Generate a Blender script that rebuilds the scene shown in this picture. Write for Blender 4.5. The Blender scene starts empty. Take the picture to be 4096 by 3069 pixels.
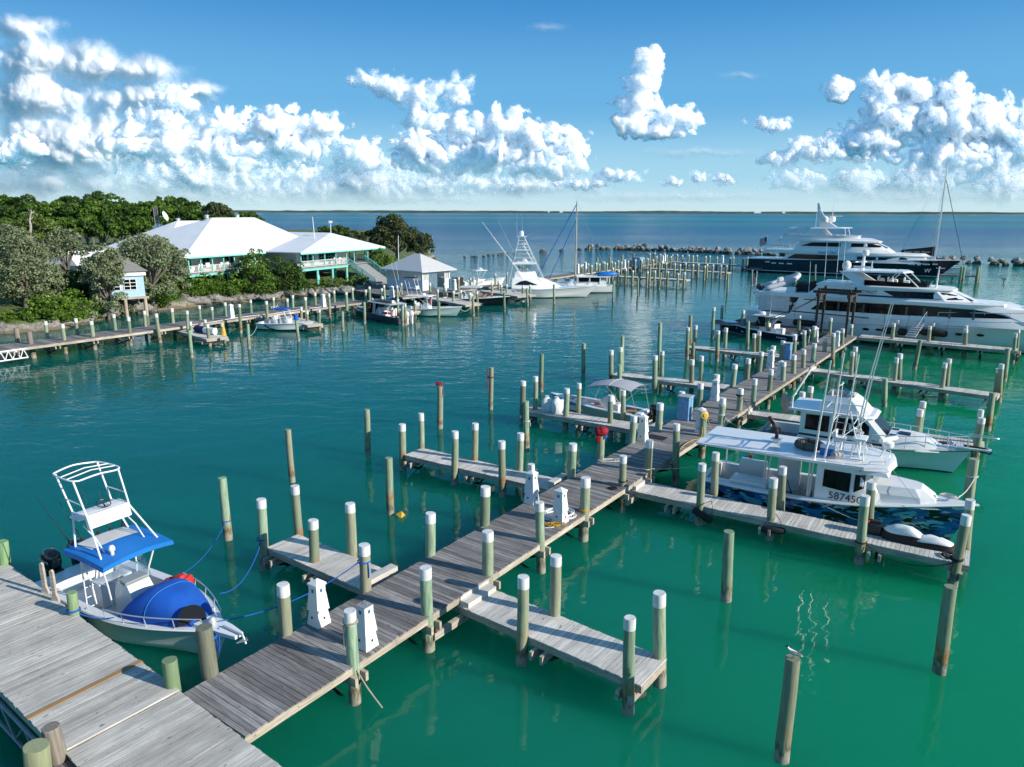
import bpy, bmesh, math, random
import numpy as np
from mathutils import Vector, Matrix, noise as mnoise
# -- camera, sky, sun, exposure
scene = bpy.context.scene
COL = scene.collection
W_PX, H_PX = 4096.0, 3069.0
FOC, PITCH, ROLL, CAM_H = 2900.0, math.radians(13.3), math.radians(0.15), 12.0
_f = Vector((0, math.cos(PITCH), -math.sin(PITCH)))
_u0 = Vector((0, math.sin(PITCH), math.cos(PITCH)))
_x0 = Vector((1, 0, 0))
_x = _x0 * math.cos(ROLL) + _u0 * math.sin(ROLL)
_u = -_x0 * math.sin(ROLL) + _u0 * math.cos(ROLL)
cam_data = bpy.data.cameras.new("drone_camera")
cam_data.sensor_width = 36.0
cam_data.lens = FOC / W_PX * 36.0
cam_data.clip_start = 0.2
cam_data.clip_end = 80000.0
cam = bpy.data.objects.new("drone_camera", cam_data)
COL.objects.link(cam)
cam.matrix_world = Matrix(((_x.x, _u.x, -_f.x, 0), (_x.y, _u.y, -_f.y, 0), (_x.z, _u.z, -_f.z, CAM_H), (0, 0, 0, 1)))
scene.camera = cam
SUN_EL = math.radians(24.0)
SUN_DIR = Vector((math.cos(math.radians(-23)) * math.cos(SUN_EL), math.sin(math.radians(-23)) * math.cos(SUN_EL), math.sin(SUN_EL)))
SUN_STRENGTH, SKY_STRENGTH, EXPOSURE = 4.3, 0.12, 0.45
sun_data = bpy.data.lights.new("sun", 'SUN')
sun_data.energy = SUN_STRENGTH
sun_data.angle = math.radians(0.5)
sun_data.color = (1.0, 0.93, 0.82)
sun = bpy.data.objects.new("sun", sun_data)
COL.objects.link(sun)
sun.rotation_euler = (-SUN_DIR).to_track_quat('-Z', 'Y').to_euler()
world = bpy.data.worlds.new("World")
scene.world = world
world.use_nodes = True
wn, wl = world.node_tree.nodes, world.node_tree.links
wn.clear()
w_out = wn.new('ShaderNodeOutputWorld')
w_bg = wn.new('ShaderNodeBackground')
w_bg.inputs['Strength'].default_value = SKY_STRENGTH
w_sky = wn.new('ShaderNodeTexSky')
w_sky.sky_type = 'NISHITA'
w_sky.sun_disc = False
w_sky.sun_elevation = SUN_EL
w_sky.sun_rotation = math.atan2(SUN_DIR.x, SUN_DIR.y)
w_sky.altitude = 0.0
w_sky.air_density = 1.0
w_sky.dust_density = 0.25
w_sky.ozone_density = 3.0
w_tc = wn.new('ShaderNodeTexCoord')
w_sep = wn.new('ShaderNodeSeparateXYZ')
wl.new(w_tc.outputs['Generated'], w_sep.inputs[0])
w_ramp = wn.new('ShaderNodeValToRGB')
w_ramp.color_ramp.interpolation = 'EASE'
for i, (p, c) in enumerate(((0.0, (3.5, 4.9, 5.5)), (0.05, (2.1, 4.05, 5.3)), (0.14, (.75, 2.65, 4.75)), (0.28, (.18, 1.5, 3.8)), (0.75, (.55, 1.5, 2.9)))):
 e = w_ramp.color_ramp.elements[i] if i < 2 else w_ramp.color_ramp.elements.new(p)
 e.position = p
 e.color = (*c, 1)
wl.new(w_sep.outputs['Z'], w_ramp.inputs[0])
w_mix = wn.new('ShaderNodeMix')
w_mix.data_type = 'RGBA'
w_mix.inputs[0].default_value = 0.9
wl.new(w_sky.outputs[0], w_mix.inputs[6])
wl.new(w_ramp.outputs[0], w_mix.inputs[7])
wl.new(w_mix.outputs[2], w_bg.inputs['Color'])
wl.new(w_bg.outputs[0], w_out.inputs['Surface'])
scene.view_settings.view_transform = 'Standard'
scene.view_settings.look = 'None'
scene.view_settings.exposure = EXPOSURE
scene.view_settings.gamma = 1.0
scene.view_settings.use_curve_mapping = False
scene.render.engine = 'CYCLES'
scene.cycles.max_bounces = 6
scene.cycles.diffuse_bounces = 3
scene.cycles.glossy_bounces = 3
scene.cycles.transmission_bounces = 3
scene.cycles.transparent_max_bounces = 12
scene.cycles.caustics_reflective = False
scene.cycles.caustics_refractive = False
scene.cycles.use_denoising = True
scene.cycles.sample_clamp_indirect = 6.0
# -- surveying: photograph pixels -> metres on a level plane
TILE = {'A': (1000, 2300, .46404), 'B': (1800, 2200, .4527), 'C': (1000, 1700, .4527), 'D': (2000, 1600, .4527), 'E': (3096, 1900, .4527),
  'F': (2000, 1350, .36216), 'G': (2700, 1250, .36216), 'H': (3296, 1250, .36216), 'I': (3296, 1600, .36216), 'J': (2600, 1600, .36216),
  'K': (0, 1150, .27162), 'L': (500, 1100, .27162), 'M': (1000, 1050, .27162), 'N': (1500, 1000, .47281), 'O': (1900, 950, .47281),
  'P': (2300, 950, .62943), 'Z': (0, 2300, .46404), 'Y': (2600, 2200, .6763), 'S': (0, 0, 1.0), 'd': (0, 0, 1.8526),
  'u': (0, 700, .4527), 'v': (600, 800, .5425), 'w': (1700, 780, .5425), 'q': (2800, 600, .5859), 'r': (2400, 1100, .7667),
  's': (0, 1600, .6338), 't': (2600, 1600, .6763)}
CAMP = Vector((0, 0, CAM_H))
def ray(t, x, y):
 a = TILE[t]
 px, py = a[0] + x * a[2], a[1] + y * a[2]
 return _f + _x * ((px - W_PX / 2) / FOC) - _u * ((py - H_PX / 2) / FOC)
def at(t, x, y, z=0.0):
 d = ray(t, x, y)
 return CAMP + d * ((z - CAM_H) / d.z)
def atY(t, x, y, Y):
 d = ray(t, x, y)
 return CAMP + d * (Y / d.y)
# -- materials
_mats = {}
def nmat(name):
 m = bpy.data.materials.new(name)
 m.use_nodes = True
 nt = m.node_tree
 nt.nodes.clear()
 out = nt.nodes.new('ShaderNodeOutputMaterial')
 b = nt.nodes.new('ShaderNodeBsdfPrincipled')
 nt.links.new(b.outputs[0], out.inputs[0])
 return m, nt, b
def N(nt, typ, **kw):
 n = nt.nodes.new(typ)
 for k, v in kw.items():
  if k in n.bl_rna.properties and k != 'inputs':
   setattr(n, k, v)
  else:
   n.inputs[k.replace('_', ' ')].default_value = v
 return n
def mix(nt, f, a, b, mode='MIX'):
 n = nt.nodes.new('ShaderNodeMix')
 n.data_type = 'RGBA'
 n.blend_type = mode
 for sock, v in ((n.inputs[0], f), (n.inputs[6], a), (n.inputs[7], b)):
  if hasattr(v, 'is_output'):
   nt.links.new(v, sock)
  elif isinstance(v, (int, float)):
   sock.default_value = v if sock == n.inputs[0] else (v, v, v, 1)
  else:
   sock.default_value = (*v, 1) if len(v) == 3 else v
 return n.outputs[2]
def mth(nt, op, a, b=None, c=None, clamp=False):
 n = nt.nodes.new('ShaderNodeMath')
 n.operation = op
 n.use_clamp = clamp
 for i, v in enumerate((a, b, c)):
  if v is None:
   continue
  if hasattr(v, 'is_output'):
   nt.links.new(v, n.inputs[i])
  else:
   n.inputs[i].default_value = v
 return n.outputs[0]
def maprange(nt, v, a, b, c=0.0, d=1.0, smooth=True):
 n = nt.nodes.new('ShaderNodeMapRange')
 n.interpolation_type = 'SMOOTHSTEP' if smooth else 'LINEAR'
 nt.links.new(v, n.inputs[0])
 for i, q in enumerate((a, b, c, d)):
  n.inputs[i + 1].default_value = q
 return n.outputs[0]
def coords(nt, scale=(1, 1, 1), kind='Object', rnd=False):
 tc = nt.nodes.new('ShaderNodeTexCoord')
 v = tc.outputs[kind]
 if rnd:
  g = nt.nodes.new('ShaderNodeNewGeometry')
  add = nt.nodes.new('ShaderNodeVectorMath')
  add.operation = 'ADD'
  k = mth(nt, 'MULTIPLY', g.outputs['Random Per Island'], 97.0)
  nt.links.new(v, add.inputs[0])
  nt.links.new(k, add.inputs[1])
  v = add.outputs[0]
 mp = nt.nodes.new('ShaderNodeMapping')
 mp.inputs['Scale'].default_value = scale
 nt.links.new(v, mp.inputs[0])
 return mp.outputs[0]
def noise(nt, vec, scale=5.0, detail=3.0, rough=0.55, dist=0.0):
 n = nt.nodes.new('ShaderNodeTexNoise')
 n.inputs['Scale'].default_value = scale
 n.inputs['Detail'].default_value = detail
 n.inputs['Roughness'].default_value = rough
 n.inputs['Distortion'].default_value = dist
 if vec is not None:
  nt.links.new(vec, n.inputs['Vector'])
 return n.outputs['Fac']
def bump(nt, b, h, strength=0.3, dist=0.02):
 n = nt.nodes.new('ShaderNodeBump')
 n.inputs['Strength'].default_value = strength
 n.inputs['Distance'].default_value = dist
 nt.links.new(h, n.inputs['Height'])
 nt.links.new(n.outputs[0], b.inputs['Normal'])
def plain(name, col, rough=0.5, metal=0.0, var=0.12, scale=3.0, coat=0.0, bmp=0.0, spec=0.5, streak=False):
 """painted / moulded surface with a slight uneven tone and grime"""
 if name in _mats:
  return _mats[name]
 m, nt, b = nmat(name)
 v = coords(nt, (1, 1, 0.25) if streak else (1, 1, 1))
 n = noise(nt, v, scale, 4.0, 0.6)
 f = maprange(nt, n, 0.3, 0.75)
 dark = tuple(c * (1 - 2 * var) for c in col)
 c = mix(nt, f, dark, col)
 nt.links.new(c, b.inputs['Base Color'])
 b.inputs['Roughness'].default_value = rough
 b.inputs['Metallic'].default_value = metal
 b.inputs['Coat Weight'].default_value = coat
 b.inputs['Specular IOR Level'].default_value = spec
 if bmp:
  bump(nt, b, noise(nt, coords(nt), scale * 8, 3), bmp, 0.01)
 _mats[name] = m
 return m
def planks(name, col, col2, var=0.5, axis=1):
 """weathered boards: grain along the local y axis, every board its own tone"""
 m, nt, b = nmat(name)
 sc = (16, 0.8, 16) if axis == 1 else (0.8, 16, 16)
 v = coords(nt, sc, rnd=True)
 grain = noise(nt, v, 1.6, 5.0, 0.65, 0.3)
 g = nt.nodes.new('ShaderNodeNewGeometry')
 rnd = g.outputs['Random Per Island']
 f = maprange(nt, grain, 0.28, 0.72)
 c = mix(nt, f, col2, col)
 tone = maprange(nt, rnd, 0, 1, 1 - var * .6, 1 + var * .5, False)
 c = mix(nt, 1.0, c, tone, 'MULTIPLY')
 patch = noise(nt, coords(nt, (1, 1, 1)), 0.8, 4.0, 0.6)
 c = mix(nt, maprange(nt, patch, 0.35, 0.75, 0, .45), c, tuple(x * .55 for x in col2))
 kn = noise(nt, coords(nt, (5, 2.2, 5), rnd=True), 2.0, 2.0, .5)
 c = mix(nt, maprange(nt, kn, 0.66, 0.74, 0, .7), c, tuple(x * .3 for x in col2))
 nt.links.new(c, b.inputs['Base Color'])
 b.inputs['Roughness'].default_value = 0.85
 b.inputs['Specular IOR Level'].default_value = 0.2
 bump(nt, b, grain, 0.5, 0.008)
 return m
def pile_mat(name, col, col2, rust=1.0):
 """treated pile: green tint, vertical grain, rust run-off below the deck, dark tide band and pale growth at the water"""
 m, nt, b = nmat(name)
 tc = nt.nodes.new('ShaderNodeTexCoord')
 sep = nt.nodes.new('ShaderNodeSeparateXYZ')
 nt.links.new(tc.outputs['Object'], sep.inputs[0])
 oi = nt.nodes.new('ShaderNodeObjectInfo')
 z = sep.outputs['Z']
 add = nt.nodes.new('ShaderNodeVectorMath')
 add.operation = 'ADD'
 nt.links.new(tc.outputs['Object'], add.inputs[0])
 nt.links.new(mth(nt, 'MULTIPLY', oi.outputs['Random'], 60.0), add.inputs[1])
 mp = nt.nodes.new('ShaderNodeMapping')
 mp.inputs['Scale'].default_value = (9, 9, 0.9)
 nt.links.new(add.outputs[0], mp.inputs[0])
 gr = noise(nt, mp.outputs[0], 1.8, 5, .62, .4)
 c = mix(nt, maprange(nt, gr, .3, .7), col2, col)
 c = mix(nt, mth(nt, 'MULTIPLY', mth(nt, 'FRACT', mth(nt, 'MULTIPLY', oi.outputs['Random'], 7.31)), 0.7), c, (.30, .25, .17))
 c = mix(nt, maprange(nt, oi.outputs['Random'], .5, 1.0, 0, .5), c, (.09, .13, .08))
 blot = noise(nt, add.outputs[0], 2.2, 3, .6)
 zz = mth(nt, 'ADD', z, mth(nt, 'MULTIPLY', mth(nt, 'SUBTRACT', gr, .5), 1.0))
 ru = mth(nt, 'MULTIPLY', maprange(nt, zz, 1.15, .7), mth(nt, 'MULTIPLY', maprange(nt, blot, .4, .62, .05, rust), maprange(nt, mth(nt, 'FRACT', mth(nt, 'MULTIPLY', oi.outputs['Random'], 3.77)), 0, 1, .35, 1.0)))
 c = mix(nt, ru, c, (.33, .13, .04))
 dk = maprange(nt, zz, .55, .3)
 c = mix(nt, mth(nt, 'MULTIPLY', dk, .85), c, (.035, .03, .022))
 pale = mth(nt, 'MULTIPLY', maprange(nt, zz, .42, .2), maprange(nt, blot, .3, .5, .35, .9))
 c = mix(nt, pale, c, (.36, .34, .27))
 wet = maprange(nt, z, .03, -.1)
 c = mix(nt, mth(nt, 'MULTIPLY', wet, .8), c, (.16, .17, .07))
 nt.links.new(c, b.inputs['Base Color'])
 b.inputs['Roughness'].default_value = 0.8
 b.inputs['Specular IOR Level'].default_value = 0.25
 bump(nt, b, gr, .6, .012)
 return m
def leaf_mat(name, cols, trans=0.3, var=.5):
 m, nt, b = nmat(name)
 g = nt.nodes.new('ShaderNodeNewGeometry')
 rnd = g.outputs['Random Per Island']
 cr = nt.nodes.new('ShaderNodeValToRGB')
 cr.color_ramp.elements[0].color = (*cols[0], 1)
 cr.color_ramp.elements[1].color = (*cols[-1], 1)
 for i, c in enumerate(cols[1:-1]):
  e = cr.color_ramp.elements.new((i + 1) / (len(cols) - 1))
  e.color = (*c, 1)
 nt.links.new(rnd, cr.inputs[0])
 n = noise(nt, coords(nt), .45, 3, .6)
 c = mix(nt, maprange(nt, n, .35, .65, 0, .6), cr.outputs[0], tuple(x * (1 - var) for x in cols[0]))
 nt.links.new(c, b.inputs['Base Color'])
 b.inputs['Roughness'].default_value = .55
 b.inputs['Specular IOR Level'].default_value = .3
 out = nt.nodes['Material Output']
 tr = nt.nodes.new('ShaderNodeBsdfTranslucent')
 nt.links.new(c, tr.inputs[0])
 ms = nt.nodes.new('ShaderNodeMixShader')
 ms.inputs[0].default_value = trans
 nt.links.new(b.outputs[0], ms.inputs[1])
 nt.links.new(tr.outputs[0], ms.inputs[2])
 nt.links.new(ms.outputs[0], out.inputs[0])
 return m
M = {}
M['deck_grey'] = planks('deck_grey', (.35, .33, .315), (.165, .152, .147), .7)
M['deck_pale'] = planks('deck_pale', (.75, .72, .66), (.49, .46, .42), .3)
M['deck_light'] = planks('deck_light', (.68, .65, .585), (.41, .385, .34), .32)
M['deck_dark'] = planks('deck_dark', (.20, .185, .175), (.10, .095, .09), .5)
M['timber'] = planks('timber', (.60, .53, .44), (.33, .28, .22), .4, axis=0)
M['timber_new'] = planks('timber_new', (.44, .28, .14), (.33, .2, .09), .2)
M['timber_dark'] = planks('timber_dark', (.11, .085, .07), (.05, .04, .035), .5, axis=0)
M['pile'] = pile_mat('pile_green', (.37, .49, .34), (.17, .27, .18))
M['pile_grey'] = pile_mat('pile_grey', (.30, .27, .235), (.16, .14, .12), .5)
M['pile_fresh'] = pile_mat('pile_fresh', (.27, .44, .22), (.17, .31, .15), .4)
M['cap'] = plain('white_pile_paint', (.82, .82, .80), .55, var=.16, scale=7, streak=True)
M['white'] = plain('white_gelcoat', (.82, .82, .80), .22, var=.03, scale=1.5, coat=.3)
M['white_matt'] = plain('white_paint', (.82, .82, .80), .5, var=.05, scale=2)
M['cream'] = plain('cream_gelcoat', (.72, .68, .58), .35, var=.05)
M['offwhite'] = plain('nonskid_deck', (.74, .73, .70), .6, var=.06, scale=2.5)
M['grey'] = plain('grey_paint', (.30, .31, .32), .5)
M['dkgrey'] = plain('dark_grey_gelcoat', (.075, .085, .10), .3, coat=.3)
M['navy'] = plain('navy_gelcoat', (.008, .014, .045), .15, coat=.6, var=.05)
M['ink'] = plain('black_gelcoat', (.008, .008, .01), .15, coat=.5, var=.05)
M['black'] = plain('black_plastic', (.02, .02, .022), .4)
M['rubber'] = plain('black_fender_cover', (.014, .014, .015), .8)
M['glass'] = plain('tinted_glass', (.005, .0055, .007), .08, var=.2, spec=.25)
M['alu'] = plain('polished_aluminium', (.72, .73, .75), .38, metal=.6, var=.05)
M['alu_white'] = plain('white_powder_coated_tube', (.84, .84, .84), .3, var=.03)
M['blue'] = plain('blue_canvas', (.005, .10, .50), .75, var=.12, scale=2, bmp=.15)
M['azure'] = plain('bright_blue_vinyl', (.005, .19, .60), .55, var=.08, scale=1.5)
M['red'] = plain('red_plastic', (.62, .03, .015), .5)
M['crimson'] = plain('red_cloth', (.33, .006, .015), .8)
M['rope_blue'] = plain('blue_rope', (.01, .12, .52), .8, bmp=.4, scale=12)
M['rope_white'] = plain('white_rope', (.68, .67, .62), .8, bmp=.4, scale=12)
M['rope_black'] = plain('black_rope', (.012, .012, .012), .8)
M['rope_yellow'] = plain('yellow_hose', (.62, .36, .04), .6)
M['tan'] = plain('tan_synthetic_teak', (.42, .21, .085), .65, var=.15)
M['brown'] = plain('brown_sole', (.10, .065, .045), .7)
M['box_blue'] = plain('weathered_light_blue_paint', (.20, .42, .66), .6, var=.15, scale=4)
M['greyfab'] = plain('grey_canvas', (.42, .42, .45), .8, var=.05)
M['skin'] = plain('skin', (.45, .22, .13), .5)
M['rust'] = plain('rusty_steel', (.10, .04, .02), .8, var=.3)
M['teal'] = plain('aqua_trim_paint', (.22, .68, .58), .5, var=.06)
M['shingle_grey'] = plain('grey_shingles', (.27, .27, .26), .85, var=.2, scale=6, bmp=.3)
M['pale_blue'] = plain('pale_blue_siding', (.66, .76, .84), .6, var=.05)
M['cottage_blue'] = plain('light_blue_siding', (.42, .62, .78), .6, var=.06)
M['yellow'] = plain('yellow_plastic', (.75, .45, .05), .5)
M['fabric_tan'] = plain('tan_upholstery', (.36, .33, .28), .85, var=.12)
M['green'] = plain('green_plastic', (.02, .22, .10), .5)
# -- mesh builder
class MB:
 def __init__(s):
  s.v, s.f, s.m = [], [], []
  s.mi = 0
 def add(s, vs, fs, mat=None):
  o = len(s.v)
  s.v += [tuple(p) for p in vs]
  s.f += [tuple(i + o for i in f) for f in fs]
  s.m += [s.mi if mat is None else mat] * len(fs)
  return s
 def box(s, c, d, rz=0.0, mat=None, top=None, rx=0.0, ry=0.0):
  hx, hy, hz = d[0] / 2, d[1] / 2, d[2] / 2
  tx, ty = (hx, hy) if top is None else (top[0] / 2, top[1] / 2)
  P = [Vector(p) for p in ((-hx, -hy, -hz), (hx, -hy, -hz), (hx, hy, -hz), (-hx, hy, -hz), (-tx, -ty, hz), (tx, -ty, hz), (tx, ty, hz), (-tx, ty, hz))]
  R = Matrix.Rotation(rz, 3, 'Z') @ Matrix.Rotation(ry, 3, 'Y') @ Matrix.Rotation(rx, 3, 'X')
  P = [R @ p + Vector(c) for p in P]
  return s.add(P, [(3, 2, 1, 0), (4, 5, 6, 7), (0, 1, 5, 4), (1, 2, 6, 5), (2, 3, 7, 6), (3, 0, 4, 7)], mat)
 def rbox(s, c, d, r=0.05, rz=0.0, mat=None, ry=0.0, rx=0.0):
  """box with chamfered edges"""
  bm = bmesh.new()
  bmesh.ops.create_cube(bm, size=1.0)
  bmesh.ops.scale(bm, vec=d, verts=bm.verts)
  bmesh.ops.bevel(bm, geom=bm.edges[:], offset=min(r, min(d) * .45), segments=2, profile=.6, affect='EDGES')
  R = (Matrix.Rotation(rz, 3, 'Z') @ Matrix.Rotation(ry, 3, 'Y') @ Matrix.Rotation(rx, 3, 'X')).to_4x4()
  bm.transform(Matrix.Translation(c) @ R)
  bm.verts.ensure_lookup_table()
  s.add([v.co for v in bm.verts], [[v.index for v in f.verts] for f in bm.faces], mat)
  bm.free()
  return s
 def tube(s, pts, r=0.02, n=6, mat=None, closed=False, cap=True):
  pts = [Vector(p) for p in pts]
  if len(pts) < 2:
   return s
  rs = r if isinstance(r, (list, tuple)) else [r] * len(pts)
  vs, fs = [], []
  prev = None
  L = len(pts)
  for i, p in enumerate(pts):
   a = pts[(i - 1) % L] if (closed or i > 0) else p
   b = pts[(i + 1) % L] if (closed or i < L - 1) else p
   t = (b - a)
   if t.length < 1e-7:
    t = Vector((0, 0, 1))
   t.normalize()
   if prev is None:
    ref = Vector((0, 0, 1)) if abs(t.z) < .9 else Vector((1, 0, 0))
    nrm = t.cross(ref).normalized()
   else:
    nrm = (prev - t * prev.dot(t))
    nrm = nrm.normalized() if nrm.length > 1e-6 else t.orthogonal().normalized()
   prev = nrm
   bi = t.cross(nrm)
   for k in range(n):
    q = 2 * math.pi * k / n
    vs.append(p + (nrm * math.cos(q) + bi * math.sin(q)) * rs[i])
  for i in range(L if closed else L - 1):
   j = (i + 1) % L
   for k in range(n):
    k2 = (k + 1) % n
    fs.append((i * n + k, i * n + k2, j * n + k2, j * n + k))
  if cap and not closed:
   fs.append(tuple(range(n - 1, -1, -1)))
   fs.append(tuple((L - 1) * n + k for k in range(n)))
  return s.add(vs, fs, mat)
 def loft(s, rings, closed=True, cap0=True, cap1=True, mat=None):
  n = len(rings[0])
  vs = [p for r in rings for p in r]
  fs = []
  for i in range(len(rings) - 1):
   for k in range(n if closed else n - 1):
    k2 = (k + 1) % n
    fs.append((i * n + k, i * n + k2, (i + 1) * n + k2, (i + 1) * n + k))
  if closed and cap0:
   fs.append(tuple(range(n - 1, -1, -1)))
  if closed and cap1:
   fs.append(tuple((len(rings) - 1) * n + k for k in range(n)))
  return s.add(vs, fs, mat)
 def lathe(s, prof, c=(0, 0, 0), n=16, mat=None, sx=1, sy=1):
  rings = [[(c[0] + r * sx * math.cos(2 * math.pi * k / n), c[1] + r * sy * math.sin(2 * math.pi * k / n), c[2] + z) for k in range(n)] for r, z in prof]
  return s.loft(rings, mat=mat)
 def quad(s, a, b, c, d, mat=None):
  return s.add([a, b, c, d], [(0, 1, 2, 3)], mat)
 def slab(s, a, b, c, d, t, mat=None):
  """a quad a,b,c,d thickened by t along its normal"""
  a, b, c, d = map(Vector, (a, b, c, d))
  n = (c - a).cross(d - b).normalized() * t
  return s.add([a, b, c, d, a + n, b + n, c + n, d + n], [(3, 2, 1, 0), (4, 5, 6, 7), (0, 1, 5, 4), (1, 2, 6, 5), (2, 3, 7, 6), (3, 0, 4, 7)], mat)
 def build(s, name, mats, parent=None, smooth=False, loc=None, rz=None, auto=40):
  me = bpy.data.meshes.new(name)
  me.from_pydata(s.v, [], s.f)
  mats = mats if isinstance(mats, (list, tuple)) else [mats]
  for m in mats:
   me.materials.append(m)
  if len(mats) > 1:
   me.polygons.foreach_set('material_index', s.m)
  bm = bmesh.new()
  bm.from_mesh(me)
  bmesh.ops.recalc_face_normals(bm, faces=bm.faces)
  if smooth:
   lim = math.radians(auto)
   for f in bm.faces:
    f.smooth = True
   for e in bm.edges:
    e.smooth = not (len(e.link_faces) == 2 and e.calc_face_angle(0) > lim)
  bm.to_mesh(me)
  bm.free()
  o = bpy.data.objects.new(name, me)
  COL.objects.link(o)
  if parent is not None:
   o.parent = parent
  if loc is not None:
   o.location = loc
  if rz is not None:
   o.rotation_euler = (0, 0, rz)
  return o
def _parts(s, name, mats, parent, smooth=False, auto=40):
 """build one object for every separate piece (pieces whose boxes touch stay together)"""
 n = len(s.v)
 p = list(range(n))
 def find(i):
  while p[i] != i:
   p[i] = p[p[i]]
   i = p[i]
  return i
 for f in s.f:
  for i in f[1:]:
   p[find(i)] = find(f[0])
 comp = {}
 for i in range(n):
  comp.setdefault(find(i), []).append(i)
 groups = []
 for idx in comp.values():
  q = np.array([s.v[i] for i in idx])
  groups.append([q.min(0) - .015, q.max(0) + .015, set(idx)])
 merged = True
 while merged:
  merged = False
  for a in range(len(groups)):
   for b in range(a + 1, len(groups)):
    if np.all(groups[a][0] <= groups[b][1]) and np.all(groups[b][0] <= groups[a][1]):
     groups[a] = [np.minimum(groups[a][0], groups[b][0]), np.maximum(groups[a][1], groups[b][1]), groups[a][2] | groups[b][2]]
     del groups[b]
     merged = True
     break
   if merged:
    break
 out = []
 for g in groups:
  keep = sorted(g[2])
  rm = {v: k for k, v in enumerate(keep)}
  m = MB()
  m.v = [s.v[i] for i in keep]
  for f, mi in zip(s.f, s.m):
   if f[0] in g[2]:
    m.f.append(tuple(rm[i] for i in f))
    m.m.append(mi)
  out.append(m.build(name, mats, parent, smooth, auto=auto))
 return out[0]
MB.parts = _parts
def tag(o, label=None, cat=None, group=None, kind=None):
 if label:
  o['label'] = label
 if cat:
  o['category'] = cat
 if group:
  o['group'] = group
 if kind:
  o['kind'] = kind
 return o
def thing(name, label, cat, loc=(0, 0, 0), rz=0.0, group=None):
 o = bpy.data.objects.new(name, None)
 o.empty_display_size = .3
 COL.objects.link(o)
 o.location = loc
 o.rotation_euler = (0, 0, rz)
 return tag(o, label, cat, group)
def text(s, size, mat, parent, mw, name='lettering', extrude=.004, align='CENTER', shear=0.0):
 cu = bpy.data.curves.new(name, 'FONT')
 cu.body = s
 cu.size = size
 cu.extrude = extrude
 cu.align_x = align
 cu.align_y = 'CENTER'
 cu.shear = shear
 tmp = bpy.data.objects.new(name, cu)
 COL.objects.link(tmp)
 dg = bpy.context.evaluated_depsgraph_get()
 me = bpy.data.meshes.new_from_object(tmp.evaluated_get(dg))
 bpy.data.objects.remove(tmp)
 me.transform(mw)
 me.materials.clear()
 me.materials.append(mat)
 o = bpy.data.objects.new(name, me)
 COL.objects.link(o)
 o.parent = parent
 return o
def frame_matrix(origin, xdir, ydir):
 x = Vector(xdir).normalized()
 y = Vector(ydir)
 y = (y - x * y.dot(x)).normalized()
 z = x.cross(y)
 o = Vector(origin)
 return Matrix(((x.x, y.x, z.x, o.x), (x.y, y.y, z.y, o.y), (x.z, y.z, z.z, o.z), (0, 0, 0, 1)))
def arc(a, b, sag, n=10):
 a, b = Vector(a), Vector(b)
 return [a.lerp(b, i / n) - Vector((0, 0, sag * 4 * (i / n) * (1 - i / n))) for i in range(n + 1)]
def smooth_path(pts, n=6):
 """Catmull-Rom through the points"""
 P = [Vector(p) for p in pts]
 out = []
 for i in range(len(P) - 1):
  p0, p1, p2, p3 = P[max(i - 1, 0)], P[i], P[i + 1], P[min(i + 2, len(P) - 1)]
  for k in range(n):
   t = k / n
   out.append(.5 * ((2 * p1) + (p2 - p0) * t + (2 * p0 - 5 * p1 + 4 * p2 - p3) * t * t + (3 * p1 - p0 - 3 * p2 + p3) * t ** 3))
 out.append(P[-1])
 return out
ORD = ['first', 'second', 'third', 'fourth', 'fifth', 'sixth', 'seventh', 'eighth', 'ninth', 'tenth', 'eleventh', 'twelfth', 'thirteenth',
       'fourteenth', 'fifteenth', 'sixteenth', 'seventeenth', 'eighteenth', 'nineteenth', 'twentieth', 'twenty-first', 'twenty-second', 'twenty-third', 'twenty-fourth']
rng = random.Random(7)
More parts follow.
